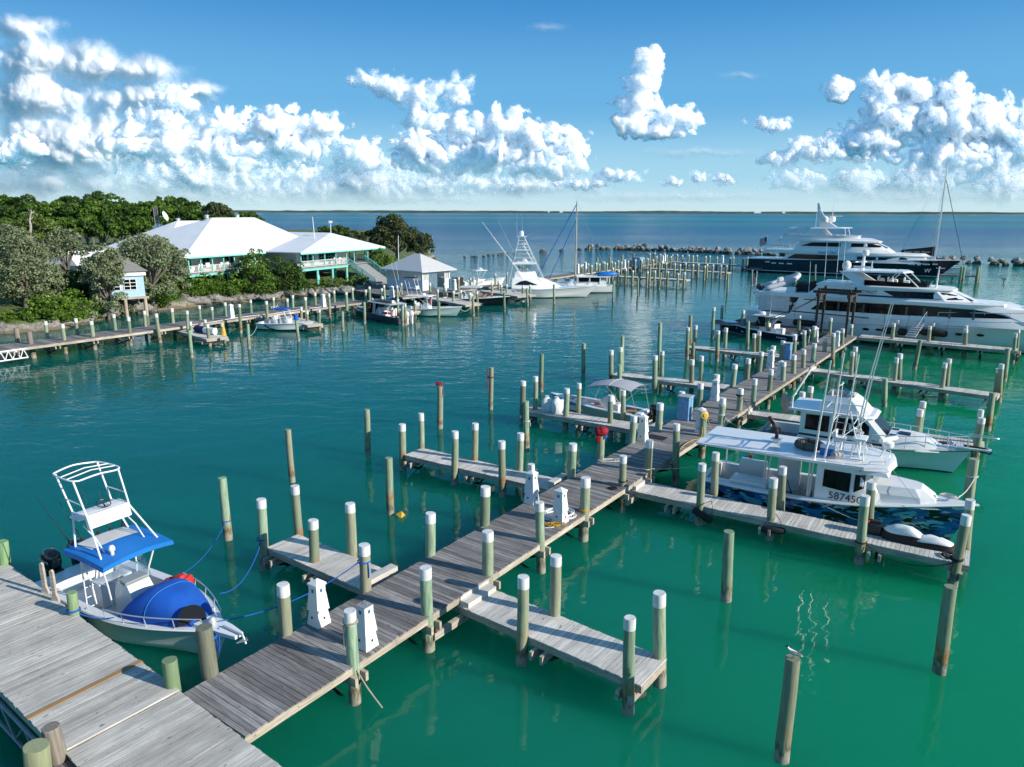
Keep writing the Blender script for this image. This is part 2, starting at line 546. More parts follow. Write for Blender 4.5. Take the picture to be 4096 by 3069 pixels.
# -- water and sea bed
def water_material():
 m = bpy.data.materials.new('harbour_water')
 m.use_nodes = True
 nt = m.node_tree
 nt.nodes.clear()
 L = nt.links
 out = nt.nodes.new('ShaderNodeOutputMaterial')
 geo = nt.nodes.new('ShaderNodeNewGeometry')
 pos = geo.outputs['Position']
 sep = nt.nodes.new('ShaderNodeSeparateXYZ')
 L.new(pos, sep.inputs[0])
 def mp(sx, sy, rz=0.0):
  n = nt.nodes.new('ShaderNodeMapping')
  n.inputs['Scale'].default_value = (sx, sy, 1)
  n.inputs['Rotation'].default_value = (0, 0, rz)
  L.new(pos, n.inputs[0])
  return n.outputs[0]
 ripple = noise(nt, mp(1.1, 2.0, .25), 1.0, 2, .5, .4)
 swell = noise(nt, mp(.28, .55, -.15), 1.0, 2, .5, .2)
 chop = noise(nt, mp(.10, .34, .1), 1.0, 4, .6)
 outside = maprange(nt, sep.outputs['Y'], 60, 260)
 wind = maprange(nt, noise(nt, mp(.004, .022, .1), 1.0, 3, .6), .35, .7)
 calm = maprange(nt, noise(nt, mp(.03, .05, .5), 1.0, 2, .5), .35, .65, .35, 1.0)
 h = mth(nt, 'ADD', mth(nt, 'MULTIPLY', mth(nt, 'MULTIPLY', ripple, calm), .026), mth(nt, 'MULTIPLY', swell, .055))
 h = mth(nt, 'ADD', h, mth(nt, 'MULTIPLY', mth(nt, 'MULTIPLY', chop, outside), mth(nt, 'MULTIPLY_ADD', wind, .75, .35)))
 bp = nt.nodes.new('ShaderNodeBump')
 bp.inputs['Strength'].default_value = 1.0
 bp.inputs['Distance'].default_value = 1.0
 L.new(h, bp.inputs['Height'])
 big = noise(nt, mp(.012, .02, .3), 1.0, 3, .6)
 side = mth(nt, 'ADD', mth(nt, 'MULTIPLY', sep.outputs['X'], .017), mth(nt, 'MULTIPLY', sep.outputs['Y'], -.0125))
 green = maprange(nt, mth(nt, 'ADD', side, mth(nt, 'MULTIPLY_ADD', big, 1.5, -.75)), -.75, .25)
 body = mix(nt, green, (.004, .150, .126), (.005, .30, .118))
 patch = noise(nt, mp(.07, .1, .8), 1.0, 3, .55)
 body = mix(nt, maprange(nt, patch, .45, .75, 0, .38), body, (.003, .11, .06))
 band = noise(nt, mp(.00012, .0011, .05), 1.0, 3, .6)
 deep = mix(nt, maprange(nt, band, .44, .62), (.006, .135, .27), (.014, .32, .30))
 body = mix(nt, maprange(nt, sep.outputs['Y'], 70, 330), body, deep)
 dif = nt.nodes.new('ShaderNodeSubsurfaceScattering')     # light spreads inside the water, so shadows on it are faint
 dif.falloff = 'BURLEY'
 L.new(body, dif.inputs[0])
 dif.inputs['Scale'].default_value = 5.0
 dif.inputs['Radius'].default_value = (.5, 1.0, .9)
 tr = nt.nodes.new('ShaderNodeBsdfTransparent')
 tr.inputs[0].default_value = (.42, .92, .66, 1)
 under = nt.nodes.new('ShaderNodeMixShader')
 under.inputs[0].default_value = .2
 L.new(dif.outputs[0], under.inputs[1])
 L.new(tr.outputs[0], under.inputs[2])
 gl = nt.nodes.new('ShaderNodeBsdfGlossy')
 gl.inputs['Roughness'].default_value = .04
 L.new(maprange(nt, sep.outputs['Y'], 120, 600, .03, .22), gl.inputs['Roughness'])
 L.new(bp.outputs[0], gl.inputs['Normal'])
 fr = nt.nodes.new('ShaderNodeFresnel')
 fr.inputs['IOR'].default_value = 1.33
 L.new(bp.outputs[0], fr.inputs['Normal'])
 top = nt.nodes.new('ShaderNodeMixShader')
 frc = mth(nt, 'MINIMUM', fr.outputs[0], maprange(nt, sep.outputs['Y'], 100, 500, .55, .32))
 L.new(frc, top.inputs[0])
 L.new(under.outputs[0], top.inputs[1])
 L.new(gl.outputs[0], top.inputs[2])
 L.new(top.outputs[0], out.inputs[0])
 return m, body
def big_sheet(name, z, mat, R=45000.0):
 me = bpy.data.meshes.new(name)
 me.from_pydata([(-R, -200, z), (R, -200, z), (R, R, z), (-R, R, z)], [], [(0, 1, 2, 3)])
 me.materials.append(mat)
 o = bpy.data.objects.new(name, me)
 COL.objects.link(o)
 return o
wm, _b = water_material()
tag(big_sheet('sea_water', 0.0, wm), kind='structure')
sm, snt, sb = nmat('sandy_green_sea_bed')
sv = coords(snt, (.06, .08, 1))
snt.links.new(mix(snt, maprange(snt, noise(snt, sv, 1.0, 4, .6), .35, .7), (.004, .27, .12), (.012, .44, .22)), sb.inputs['Base Color'])
sb.inputs['Roughness'].default_value = 1.0
sb.inputs['Specular IOR Level'].default_value = 0.0
tag(big_sheet('sea_bed', -1.7, sm), kind='structure')
# -- rocks
def rock_mat(name, col, wet_z=.35):
 m, nt, b = nmat(name)
 g = nt.nodes.new('ShaderNodeNewGeometry')
 sp = nt.nodes.new('ShaderNodeSeparateXYZ')
 nt.links.new(g.outputs['Position'], sp.inputs[0])
 v = coords(nt)
 n1 = noise(nt, v, 1.1, 6, .65, .3)
 n2 = noise(nt, v, 5.0, 5, .7)
 c = mix(nt, maprange(nt, n1, .3, .7), tuple(x * .55 for x in col), col)
 c = mix(nt, maprange(nt, n2, .4, .75, 0, .6), c, tuple(x * .28 for x in col))
 zz = mth(nt, 'ADD', sp.outputs['Z'], mth(nt, 'MULTIPLY_ADD', n1, .5, -.25))
 c = mix(nt, maprange(nt, zz, wet_z + .1, wet_z - .15, 0, .85), c, (.075, .055, .03))
 nt.links.new(c, b.inputs['Base Color'])
 b.inputs['Roughness'].default_value = .9
 bump(nt, b, n2, .9, .12)
 return m
M['boulder'] = rock_mat('pale_limestone', (.40, .385, .36), .85)
M['ledge'] = rock_mat('grey_limestone_ledge', (.36, .34, .31), .4)
def rock_mesh(seed, rough=.35, sub=3):
 bm = bmesh.new()
 bmesh.ops.create_icosphere(bm, subdivisions=sub, radius=1.0)
 o = Vector((seed * 7.3, seed * 3.1, seed))
 for v in bm.verts:
  d = v.co.normalized()
  k = 1 + rough * mnoise.noise(d * 1.3 + o) + rough * .5 * mnoise.noise(d * 3.1 + o) + rough * .2 * mnoise.noise(d * 7 + o)
  v.co = d * k
 r = random.Random(seed)
 for i in range(5):
  n = Vector((r.uniform(-1, 1), r.uniform(-1, 1), r.uniform(-.4, 1))).normalized()
  h = r.uniform(.6, .85)
  for v in bm.verts:
   q = v.co.dot(n)
   if q > h:
    v.co -= n * (q - h) * .9
 me = bpy.data.meshes.new('boulder')
 bm.to_mesh(me)
 bm.free()
 me.materials.append(M['boulder'])
 return me
ROCKS = [rock_mesh(i + 1) for i in range(7)]
def boulder(p, s, label='pale limestone boulder piled in the long low breakwater', group='boulders of the breakwater'):
 o = bpy.data.objects.new('boulder', ROCKS[rng.randrange(7)])
 COL.objects.link(o)
 o.location = p
 o.rotation_euler = (rng.uniform(-.5, .5), rng.uniform(-.5, .5), rng.uniform(0, 6.3))
 o.scale = (s * rng.uniform(.85, 1.25), s * rng.uniform(.8, 1.1), s * rng.uniform(.65, .9))
 tag(o, label, 'boulder', group)
def breakwater(line, step, s0, s1, hrow, lab):
 P = [at(*q) for q in line]
 for a, b in zip(P[:-1], P[1:]):
  n = max(2, int((b - a).length / step))
  for i in range(n):
   p = a.lerp(b, (i + rng.uniform(-.2, .2)) / n)
   boulder((p.x, p.y + rng.uniform(-1, 1), rng.uniform(.1, .5)), rng.uniform(s0, s1), lab)
   if rng.random() < hrow:
    boulder((p.x + rng.uniform(-1, 1), p.y + 1.5 + rng.uniform(-.4, .8), rng.uniform(.9, 1.35)), rng.uniform(s0, s1) * .85, lab)
breakwater([('P', 100, 78, 0), ('P', 330, 80, 0), ('P', 560, 88, 0), ('P', 800, 98, 0), ('P', 1030, 108, 0), ('P', 1300, 116, 0)], 1.75, .8, 1.35, .8, 'pale boulder in the breakwater left of the navy superyacht')
breakwater([('P', 1320, 117, 0), ('q', 1700, 775, 0), ('q', 1830, 778, 0), ('q', 2000, 786, 0), ('q', 2230, 796, 0), ('q', 2420, 806, 0)], 1.9, .8, 1.25, .8, 'pale boulder in the breakwater beside the navy superyacht and catamaran')
for (t, x, y, s, w) in (('w', 290, 461, .7, 'small'), ('w', 350, 457, .95, 'flat'), ('w', 372, 457, 1.0, 'flat'), ('w', 432, 453, 1.0, 'round'), ('w', 472, 446, 1.2, 'large'), ('w', 503, 446, .7, 'small'), ('w', 545, 443, .9, 'twin'),
                     ('w', 565, 441, 1.1, 'twin'), ('w', 607, 440, .9, 'low'), ('w', 668, 434, .8, 'low'), ('w', 870, 422, 2.0, 'wide flat'), ('w', 1008, 412, 1.6, 'lone'), ('w', 1138, 406, 1.6, 'lone'), ('w', 1190, 402, 1.2, 'lone'), ('w', 62, 474, 1.0, 'shore')):
 boulder(at(t, x, y, .05), s * .62, 'dark scattered rock awash between the tree and the breakwater', 'rocks awash off the point')
# -- land on the left
SHORE = [at(*q) for q in (('K', -900, 700, 0), ('K', -300, 690, 0), ('K', 0, 682, 0), ('K', 250, 660, 0), ('K', 640, 648, 0), ('K', 900, 625, 0), ('K', 1120, 570, 0), ('K', 1230, 500, 0), ('K', 1500, 480, 0), ('L', 0, 590, 0), ('L', 250, 560, 0),
                          ('L', 470, 525, 0), ('L', 800, 480, 0), ('L', 1150, 450, 0), ('L', 1650, 402, 0), ('L', 2000, 375, 0), ('M', 100, 565, 0), ('M', 350, 545, 0), ('M', 700, 510, 0), ('M', 1050, 485, 0), ('M', 1420, 478, 0), ('M', 1560, 465, 0), ('M', 1800, 400, 0), ('w', 60, 470, 0), ('S', 1735, 1030, 0), ('S', 1700, 1005, 0), ('S', 1500, 985, 0))]
SH2 = [p.to_2d() for p in SHORE]
POLY = SH2 + [Vector((-60, 330)), Vector((-400, 330)), Vector((-400, 60))]
def shore_dist(x, y):
 """signed distance inland (positive on land)"""
 best = 1e9
 p = Vector((x, y))
 for a, b in zip(SH2[:-1], SH2[1:]):
  ab = b - a
  t = max(0, min(1, (p - a).dot(ab) / max(ab.length_squared, 1e-9)))
  best = min(best, (p - (a + ab * t)).length)
 ins = False
 for a, b in zip(POLY, POLY[1:] + POLY[:1]):
  if (a.y > y) != (b.y > y) and x < (b.x - a.x) * (y - a.y) / (b.y - a.y) + a.x:
   ins = not ins
 return best if ins else -best
def land_z(x, y):
 d = shore_dist(x, y)
 d += 1.6 * mnoise.noise(Vector((x * .25, y * .25, 0)))
 base = -1.0 + 2.0 * max(0, min(1, (d + 1.0) / 1.6)) + 1.0 * max(0, min(1, d / 7)) + 2.2 * max(0, min(1, (d - 6) / 50))
 return base + .25 * mnoise.noise(Vector((x * .6, y * .6, 3)))
xs = np.concatenate([np.arange(-70, -16, .8), [-16, -14, -12]])
xs = np.concatenate([np.arange(-260, -70, 9.0), xs])
ys = np.concatenate([np.arange(58, 124, .8), np.arange(124, 330, 6.0)])
gv, gi, gf = [], {}, []
for j, y in enumerate(ys):
 for i, x in enumerate(xs):
  gi[(i, j)] = len(gv)
  gv.append((x, y, land_z(x, y)))
for j in range(len(ys) - 1):
 for i in range(len(xs) - 1):
  q = (gi[(i, j)], gi[(i + 1, j)], gi[(i + 1, j + 1)], gi[(i, j + 1)])
  if max(gv[k][2] for k in q) > -.9:
   gf.append(q)
lm, lnt, lb = nmat('shore_ground')
lg = lnt.nodes.new('ShaderNodeNewGeometry')
lsp = lnt.nodes.new('ShaderNodeSeparateXYZ')
lnt.links.new(lg.outputs['Position'], lsp.inputs[0])
lv = coords(lnt)
ln1, ln2 = noise(lnt, lv, .5, 5, .65), noise(lnt, lv, 3.0, 5, .7)
lz = mth(lnt, 'ADD', lsp.outputs['Z'], mth(lnt, 'MULTIPLY_ADD', ln1, 1.4, -.7))
rockc = mix(lnt, maprange(lnt, ln2, .3, .7), (.13, .12, .105), (.36, .34, .305))
rockc = mix(lnt, maprange(lnt, lz, .42, .12, 0, .85), rockc, (.16, .11, .05))
grass = mix(lnt, maprange(lnt, ln2, .3, .7), (.05, .085, .02), (.13, .17, .045))
grass = mix(lnt, maprange(lnt, ln1, .55, .7), grass, (.34, .26, .16))
lnt.links.new(mix(lnt, maprange(lnt, lz, .7, 1.0), rockc, grass), lb.inputs['Base Color'])
lb.inputs['Roughness'].default_value = .95
bump(lnt, lb, ln2, 1.0, .15)
lme = bpy.data.meshes.new('shore_land')
lme.from_pydata(gv, [], gf)
lme.materials.append(lm)
land = bpy.data.objects.new('shore_land', lme)
COL.objects.link(land)
tag(land, kind='structure')
lb_ = bmesh.new()
for a, b in zip(SHORE[6:22], SHORE[7:23]):
 n = max(1, int((b - a).length / 1.3))
 for i in range(n):
  p = a.lerp(b, i / n)
  d = Vector((-(b - a).y, (b - a).x, 0)).normalized()
  p = p + d * rng.uniform(.2, 1.2)
  r = rng.uniform(.9, 1.5)
  mt = Matrix.Translation((p.x, p.y, rng.uniform(.2, .7))) @ Matrix.Rotation(rng.uniform(0, 6), 4, 'Z') @ Matrix.Diagonal((r * 1.25, r, r * rng.uniform(.5, .85), 1))
  q = bmesh.ops.create_icosphere(lb_, subdivisions=3, radius=1.0, matrix=mt)
  so = Vector((rng.uniform(0, 50), rng.uniform(0, 50), 0))
  for v in q['verts']:
   v.co += (v.co - Vector((p.x, p.y, .4))) * (.28 * mnoise.noise(v.co * 1.1 + so) + .22 * mnoise.noise(v.co * 3 + so) + .12 * mnoise.noise(v.co * 8))
lme2 = bpy.data.meshes.new('rock_ledge')
lb_.to_mesh(lme2)
lb_.free()
lme2.materials.append(M['ledge'])
lo = bpy.data.objects.new('rock_ledge', lme2)
COL.objects.link(lo)
tag(lo, kind='structure')
# -- far low island along the horizon
im, int_, ib = nmat('far_island_scrub')
iv = coords(int_, (.004, .004, .02))
int_.links.new(mix(int_, maprange(int_, noise(int_, iv, 1.0, 6, .7), .35, .65), (.035, .055, .045), (.07, .10, .07)), ib.inputs['Base Color'])
ib.inputs['Roughness'].default_value = 1.0
mb = MB()
rows = []
for k in range(-10, 261):
 x = -4300 + k * 62.0
 y = 9200 - 900 * ((k - 120) / 140.0) ** 2 + 120 * mnoise.noise(Vector((k * .08, 0, 0)))
 h = 18 + 19 * (mnoise.noise(Vector((k * .055, 4, 0))) * .5 + .5) + 5 * mnoise.noise(Vector((k * .4, 9, 0))) + 3 * mnoise.noise(Vector((k * 1.3, 2, 0)))
 h *= max(0.05, min(1, (k + 10) / 30))
 rows.append([(x, y, -1), (x, y + 15, h * .55), (x, y + 60, h), (x, y + 400, h * .9), (x, y + 700, -1)])
mb.loft(rows, closed=False)
isl = mb.build('far_island', im, smooth=True)
tag(isl, kind='structure')
for i, (x, y, s) in enumerate(((2195, 843, 14), (2245, 842, 26), (3030, 847, 60), (3135, 848, 26))):
 p = atY('S', x, y, 8900)
 b = MB()
 b.box((0, 0, 6), (s * 1.4, 12, 12))
 b.box((0, 0, 15), (s * 1.4, 14, 6), top=(s * .9, 1))
 o = b.build('far_house', M['white_matt'], loc=(p.x, 8900, 6))
 tag(o, 'tiny pale building on the far island at the horizon', 'building', 'buildings on the far island')
# -- clouds: billowing relief, kilometres away
def perlin(x, y, seed):
 r = np.random.RandomState(seed)
 perm = r.permutation(512)
 perm = np.concatenate([perm, perm])
 ga = r.rand(512) * 2 * np.pi
 xi, yi = np.floor(x).astype(int), np.floor(y).astype(int)
 xf, yf = x - xi, y - yi
 def g(ix, iy, dx, dy):
  h = ga[perm[(perm[ix % 512] + iy) % 512]]
  return np.cos(h) * dx + np.sin(h) * dy
 u, v = xf ** 3 * (xf * (xf * 6 - 15) + 10), yf ** 3 * (yf * (yf * 6 - 15) + 10)
 a = g(xi, yi, xf, yf) * (1 - u) + g(xi + 1, yi, xf - 1, yf) * u
 b = g(xi, yi + 1, xf, yf - 1) * (1 - u) + g(xi + 1, yi + 1, xf - 1, yf - 1) * u
 return (a * (1 - v) + b * v) * 1.5
def fbm(x, y, per, octs, seed, gain=.5, billow=True):
 t, amp, tot = 0, 1.0, 0
 for o in range(octs):
  n = perlin(x / per, y / per, seed + o)
  t = t + amp * ((2.6 * np.abs(n) - .55) if billow else n)
  tot += amp
  amp *= gain
  per *= .5
 return t / tot
def cloud(ells, Y, seed, amp=.5, per=46, soft=.10, opacity=1.0, relief=.85, fade=None, step=1.15, wisp=0.0, octs=6, smooth=False):
 """ells: centre x, centre y, radius x, radius y as measured on the photograph"""
 E = np.array(ells, float)
 x0, x1 = (E[:, 0] - E[:, 2] * 1.35).min(), (E[:, 0] + E[:, 2] * 1.35).max()
 y0, y1 = (E[:, 1] - E[:, 3] * 1.35).min(), (E[:, 1] + E[:, 3] * 1.35).max()
 nx, ny = int((x1 - x0) / step) + 1, int((y1 - y0) / step) + 1
 X, Yp = np.meshgrid(np.linspace(x0, x1, nx), np.linspace(y0, y1, ny))
 wx = X + 10 * fbm(X, Yp, 60, 3, seed + 40, .5, False)
 wy = Yp + 8 * fbm(X, Yp, 60, 3, seed + 50, .5, False)
 D = np.full(X.shape, -9.0)
 S = np.zeros(X.shape)
 for cx, cy, rx, ry in E:
  q = 1 - np.sqrt(((wx - cx) / rx) ** 2 + ((wy - cy) / ry) ** 2)
  S += np.maximum(q, -.5) + .5 > 0
  D = np.logaddexp(D * 9, q * 9) / 9
 n = fbm(wx, wy, per, octs, seed, .43, billow=not smooth)
 D = D + amp * (n - .12)
 if wisp:
  D = D + wisp * fbm(wx * .6, wy, 150, 5, seed + 90, .55, False)
 size = np.sqrt(E[:, 2] * E[:, 3]).mean()
 hgt = np.sqrt(np.clip(D, 0, None) + .02) * size * relief * 1.3
 hgt = hgt + size * (.10 if not smooth else .0) * n
 a = np.clip(D / (soft * 1.9), 0, 1)
 a = a * a * (3 - 2 * a) * opacity
 if fade:
  f = np.clip((fade[1] + 14 * fbm(X, Yp, 50, 4, seed + 7, .5, False) * 2 - Yp) / (fade[1] - fade[0]), fade[2], 1)
  a = a * f
 px, py = X * 1.8526, Yp * 1.8526
 A, B = (px - W_PX / 2) / FOC, -(py - H_PX / 2) / FOC
 R = np.stack([_f[k] + A * _x[k] + B * _u[k] for k in range(3)], -1)
 R = R / R[..., 1:2]
 dep = Y - hgt * 1.8526 * Y / FOC
 P = R * dep[..., None]
 P[..., 2] += CAM_H
 keep = a > .004
 idx = np.arange(nx * ny).reshape(ny, nx)
 k4 = keep[:-1, :-1] | keep[1:, :-1] | keep[:-1, 1:] | keep[1:, 1:]
 F = np.stack([idx[:-1, :-1], idx[1:, :-1], idx[1:, 1:], idx[:-1, 1:]], -1)[k4]
 used = np.unique(F)
 remap = np.zeros(nx * ny, int)
 remap[used] = np.arange(len(used))
 V = P.reshape(-1, 3)[used]
 F = remap[F]
 me = bpy.data.meshes.new('cumulus_cloud')
 me.vertices.add(len(V))
 me.vertices.foreach_set('co', V.astype(np.float32).ravel())
 me.loops.add(F.size)
 me.loops.foreach_set('vertex_index', F.astype(np.int32).ravel())
 me.polygons.add(len(F))
 me.polygons.foreach_set('loop_start', np.arange(0, F.size, 4, dtype=np.int32))
 me.polygons.foreach_set('loop_total', np.full(len(F), 4, np.int32))
 me.polygons.foreach_set('use_smooth', np.ones(len(F), bool))
 me.update(calc_edges=True)
 at_ = me.attributes.new('thickness', 'FLOAT', 'POINT')
 at_.data.foreach_set('value', a.ravel()[used].astype(np.float32))
 me.materials.append(cm)
 o = bpy.data.objects.new('cumulus_cloud', me)
 COL.objects.link(o)
 o.visible_shadow = True
 tag(o, kind='stuff')
 return o
cm = bpy.data.materials.new('cloud_vapour')
cm.use_nodes = True
cnt = cm.node_tree
cnt.nodes.clear()
c_out = cnt.nodes.new('ShaderNodeOutputMaterial')
c_d = cnt.nodes.new('ShaderNodeSubsurfaceScattering')
c_d.falloff = 'BURLEY'
c_d.inputs[0].default_value = (.86, .86, .87, 1)
c_d.inputs['Scale'].default_value = 260.0
c_d.inputs['Radius'].default_value = (1, 1.1, 1.25)
c_tl = cnt.nodes.new('ShaderNodeBsdfTranslucent')
c_tl.inputs[0].default_value = (.9, .93, .97, 1)
c_m = cnt.nodes.new('ShaderNodeMixShader')
c_m.inputs[0].default_value = .12
cnt.links.new(c_d.outputs[0], c_m.inputs[1])
cnt.links.new(c_tl.outputs[0], c_m.inputs[2])
c_tr = cnt.nodes.new('ShaderNodeBsdfTransparent')
c_a = cnt.nodes.new('ShaderNodeAttribute')
c_a.attribute_name = 'thickness'
c_x = cnt.nodes.new('ShaderNodeMixShader')
cnt.links.new(c_a.outputs['Fac'], c_x.inputs[0])
cnt.links.new(c_tr.outputs[0], c_x.inputs[1])
cnt.links.new(c_m.outputs[0], c_x.inputs[2])
cnt.links.new(c_x.outputs[0], c_out.inputs[0])
cloud([(1402, 135, 40, 45), (1385, 185, 42, 45), (1380, 225, 55, 32), (1455, 255, 70, 32), (1360, 262, 50, 26), (1495, 262, 32, 18), (1415, 285, 80, 22)], 12000, 11, .45, 40, .12)
cloud([(1812, 190, 42, 34), (1912, 195, 55, 45), (1990, 205, 50, 40), (2060, 200, 52, 46), (1930, 250, 90, 60), (2050, 265, 110, 70), (2135, 262, 75, 60), (2205, 300, 70, 80), (1880, 300, 100, 48), (2090, 345, 170, 60)], 14000, 22, .45, 50, .12, fade=(330, 430, .35))
cloud([(1765, 322, 95, 34), (1690, 345, 50, 26), (1850, 330, 60, 26), (1715, 388, 75, 30), (1860, 388, 75, 30), (2000, 388, 110, 34), (2170, 390, 90, 34), (1665, 268, 55, 20)], 17000, 23, .5, 36, .22, opacity=.85, fade=(330, 440, .2))
cloud([(790, 172, 48, 22), (850, 192, 60, 36), (905, 212, 65, 46), (985, 200, 45, 42), (930, 265, 80, 50)], 15000, 31, .48, 40, .3, opacity=.8, fade=(240, 420, .3))
cloud([(1010, 285, 70, 44), (1080, 280, 65, 48), (1150, 300, 60, 52), (1228, 320, 52, 44), (1050, 338, 110, 48), (1185, 355, 100, 42), (960, 345, 80, 46), (900, 320, 70, 50)], 13500, 32, .48, 42, .14, fade=(330, 430, .3))
cloud([(375, 215, 55, 36), (350, 258, 75, 46), (480, 275, 70, 44), (590, 272, 70, 46), (690, 278, 60, 46), (640, 320, 90, 44), (500, 330, 120, 46), (360, 320, 95, 46), (270, 310, 75, 44), (770, 335, 70, 42)], 13000, 41, .46, 42, .16, fade=(300, 430, .35))
cloud([(420, 375, 170, 40), (640, 378, 150, 38), (810, 378, 110, 34), (560, 410, 190, 24), (1000, 400, 190, 26)], 16000, 42, .5, 34, .3, opacity=.7, fade=(340, 450, .1))
cloud([(50, 318, 58, 32), (10, 335, 60, 28)], 12500, 43, .45, 34, .16)
cloud([(40, 60, 120, 36), (90, 130, 230, 62), (250, 150, 180, 44), (60, 215, 260, 80), (300, 215, 190, 50), (410, 195, 90, 24), (130, 300, 300, 100), (330, 300, 220, 80)], 22000, 51, .30, 130, .42, opacity=.92, relief=.55, octs=5, step=1.6)
cloud([(100, 390, 300, 60), (420, 395, 330, 50), (800, 400, 330, 46), (1130, 400, 200, 34)], 23500, 53, .3, 120, .6, opacity=.62, relief=.3, octs=4, step=2.0)
cloud([(1900, 395, 260, 44), (2180, 390, 160, 60)], 23500, 54, .3, 120, .6, opacity=.55, relief=.3, octs=4, step=2.0)
cloud([(1505, 384, 26, 16), (1560, 388, 30, 20), (1450, 394, 28, 14), (1330, 380, 70, 18), (1260, 396, 80, 16)], 17000, 61, .5, 24, .3, opacity=.75)
cloud([(100, 400, 260, 40), (400, 425, 330, 26), (900, 430, 400, 18), (1450, 425, 400, 16), (2000, 425, 330, 22), (1500, 330, 170, 14), (1600, 165, 70, 12), (1180, 60, 60, 16)], 24000, 71, .35, 60, .7, opacity=.38, relief=.15, wisp=.4, step=2.0, smooth=True)
# -- docks
YAW_MAIN = math.radians(54.3)
Z_MAIN, Z_FING = 1.15, 0.80
def deck_boards(mb, L, w, pitch=.145, gap=.012, th=.04, side=1, jit=.012, z=0.0, new=None):
 n = int(L / pitch)
 r = random.Random(int(L * 1000) + int(w * 100))
 for i in range(n):
  x = (i + .5) * L / n
  j0, j1 = r.uniform(-jit, jit), r.uniform(-jit, jit)
  y0, y1 = (0 + j0, w + j1)
  mb.box((x, side * (y0 + y1) / 2, z - th / 2 + r.uniform(-.003, .003)), (L / n - gap, y1 - y0, th), rz=r.uniform(-.002, .002))
def dock(name, label, p0, p1, w, z, deck_mat, side=1, group=None, beams=(), step=0, pitch=.145, brace=True, fascia=True, cat='dock', over=.5):
 """plank walkway from p0 to p1 (one long edge), width w to the left (side=1) or right (side=-1)"""
 p0, p1 = Vector(p0), Vector(p1)
 d = p1 - p0
 d.z = 0
 L = d.length
 root = thing(name, label, cat, (p0.x, p0.y, z), math.atan2(d.y, d.x), group)
 mb = MB()
 deck_boards(mb, L, w, pitch, side=side)
 mb.build('deck', deck_mat, root)
 for y in (.06, w - .06):
  b = MB()
  nseg = max(1, int(L / 4.5))
  for i in range(nseg):
   b.box(((i + .5) * L / nseg, side * y, -.15), (L / nseg - .01, .06, .21))
  b.build('stringer', M['timber'], root)
 b = MB()
 b.box((L - .03, side * w / 2, -.15), (.06, w - .19, .2))
 b.build('end_beam', M['timber'], root)
 for x in beams:
  b = MB()
  b.box((x - .17, side * w / 2, -.37), (.09, w + over, .24))
  b.box((x + .17, side * w / 2, -.37), (.09, w + over, .24))
  b.build('crossbeam', M['timber'], root)
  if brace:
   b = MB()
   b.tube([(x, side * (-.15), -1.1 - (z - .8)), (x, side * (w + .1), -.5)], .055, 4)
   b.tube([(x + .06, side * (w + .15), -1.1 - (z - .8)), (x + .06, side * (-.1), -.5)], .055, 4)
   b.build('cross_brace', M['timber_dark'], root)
 if step:
  for i in range(step):
   b = MB()
   hh = Z_MAIN - .02 - z - i * (Z_MAIN - z) / (step + .35)
   b.box((.16 + i * .3, side * w / 2, hh / 2 + .003), (.3, w * .92, hh))
   b.build('step', M['deck_pale'], root)
 return root
def piling(label, topq, footq, zf=0.0, cap=True, r=.155, mat='pile', group='dock pilings', ztop=None, hidden=False, name='dock_piling'):
 """topq/footq: where the top and the foot of the pile stand in the survey; zf: height of the surface the foot meets"""
 if footq is None:
  t = at(*topq, ztop if ztop is not None else 2.55)
  f = Vector((t.x, t.y, 0))
 else:
  f = at(*footq, zf)
  d = ray(*topq)
  t = CAMP + d * (f.y / d.y)
  lean = (t.x - f.x) / max(.5, t.z - f.z)
  if abs(lean) > .07:
   t.x = f.x + math.copysign(.07, lean) * (t.z - f.z)
 ax = (t - f).normalized()
 base = f + ax * ((0 - f.z) / ax.z)
 h = (t.z - 0) / ax.z
 rr = random.Random(int(base.x * 1000) ^ int(base.y * 777))
 r *= rr.uniform(.9, 1.12)
 n = 14
 prof = [-2.4, -.6, -.1, .3, .8, 1.3, 1.8, h - .02, h]
 wob = [1 + rr.uniform(-.05, .05) for _ in range(n)]
 prof = [q for q in prof if q <= h]
 rad = lambda q: r * (1.06 - .035 * q) * (.965 if q == h else 1)
 mb = MB()
 mb.loft([[(rad(q) * wob[k] * math.cos(2 * math.pi * k / n) + .008 * math.sin(q * 2.1), rad(q) * wob[k] * math.sin(2 * math.pi * k / n) + .008 * math.cos(q * 1.7), q) for k in range(n)] for q in prof])
 o = mb.build(name, M[mat], smooth=True, auto=50)
 o.location = base
 o.rotation_euler = ax.to_track_quat('Z', 'Y').to_euler()
 tag(o, label, 'piling', group)
 if cap:
  c = MB()
  hc = rr.uniform(.27, .36)
  qs = [h - hc, h - hc + .01, h - .012, h + .006]
  c.loft([[((rad(min(q, h - .02)) + .006) * (.97 if q == qs[3] else 1) * wob[k] * math.cos(2 * math.pi * k / n) + .008 * math.sin(q * 2.1), (rad(min(q, h - .02)) + .006) * (.97 if q == qs[3] else 1) * wob[k] * math.sin(2 * math.pi * k / n) + .008 * math.cos(q * 1.7), q) for k in range(n)] for q in qs])
  c.build('white_top', M['cap'], o, smooth=True, auto=50)
 return o
# --- the main pier
pr0, pr1 = at('A', -40, 1395, Z_MAIN), at('G', 2010, 262, Z_MAIN)
dmain = (pr1 - pr0)
dmain.z = 0
L_MAIN = dmain.length
umain = dmain.normalized()
nmain = Vector((-umain.y, umain.x, 0))
W_MAIN = 2.42
def along(P):
 return (Vector((P.x, P.y, 0)) - Vector((pr0.x, pr0.y, 0))).dot(umain)
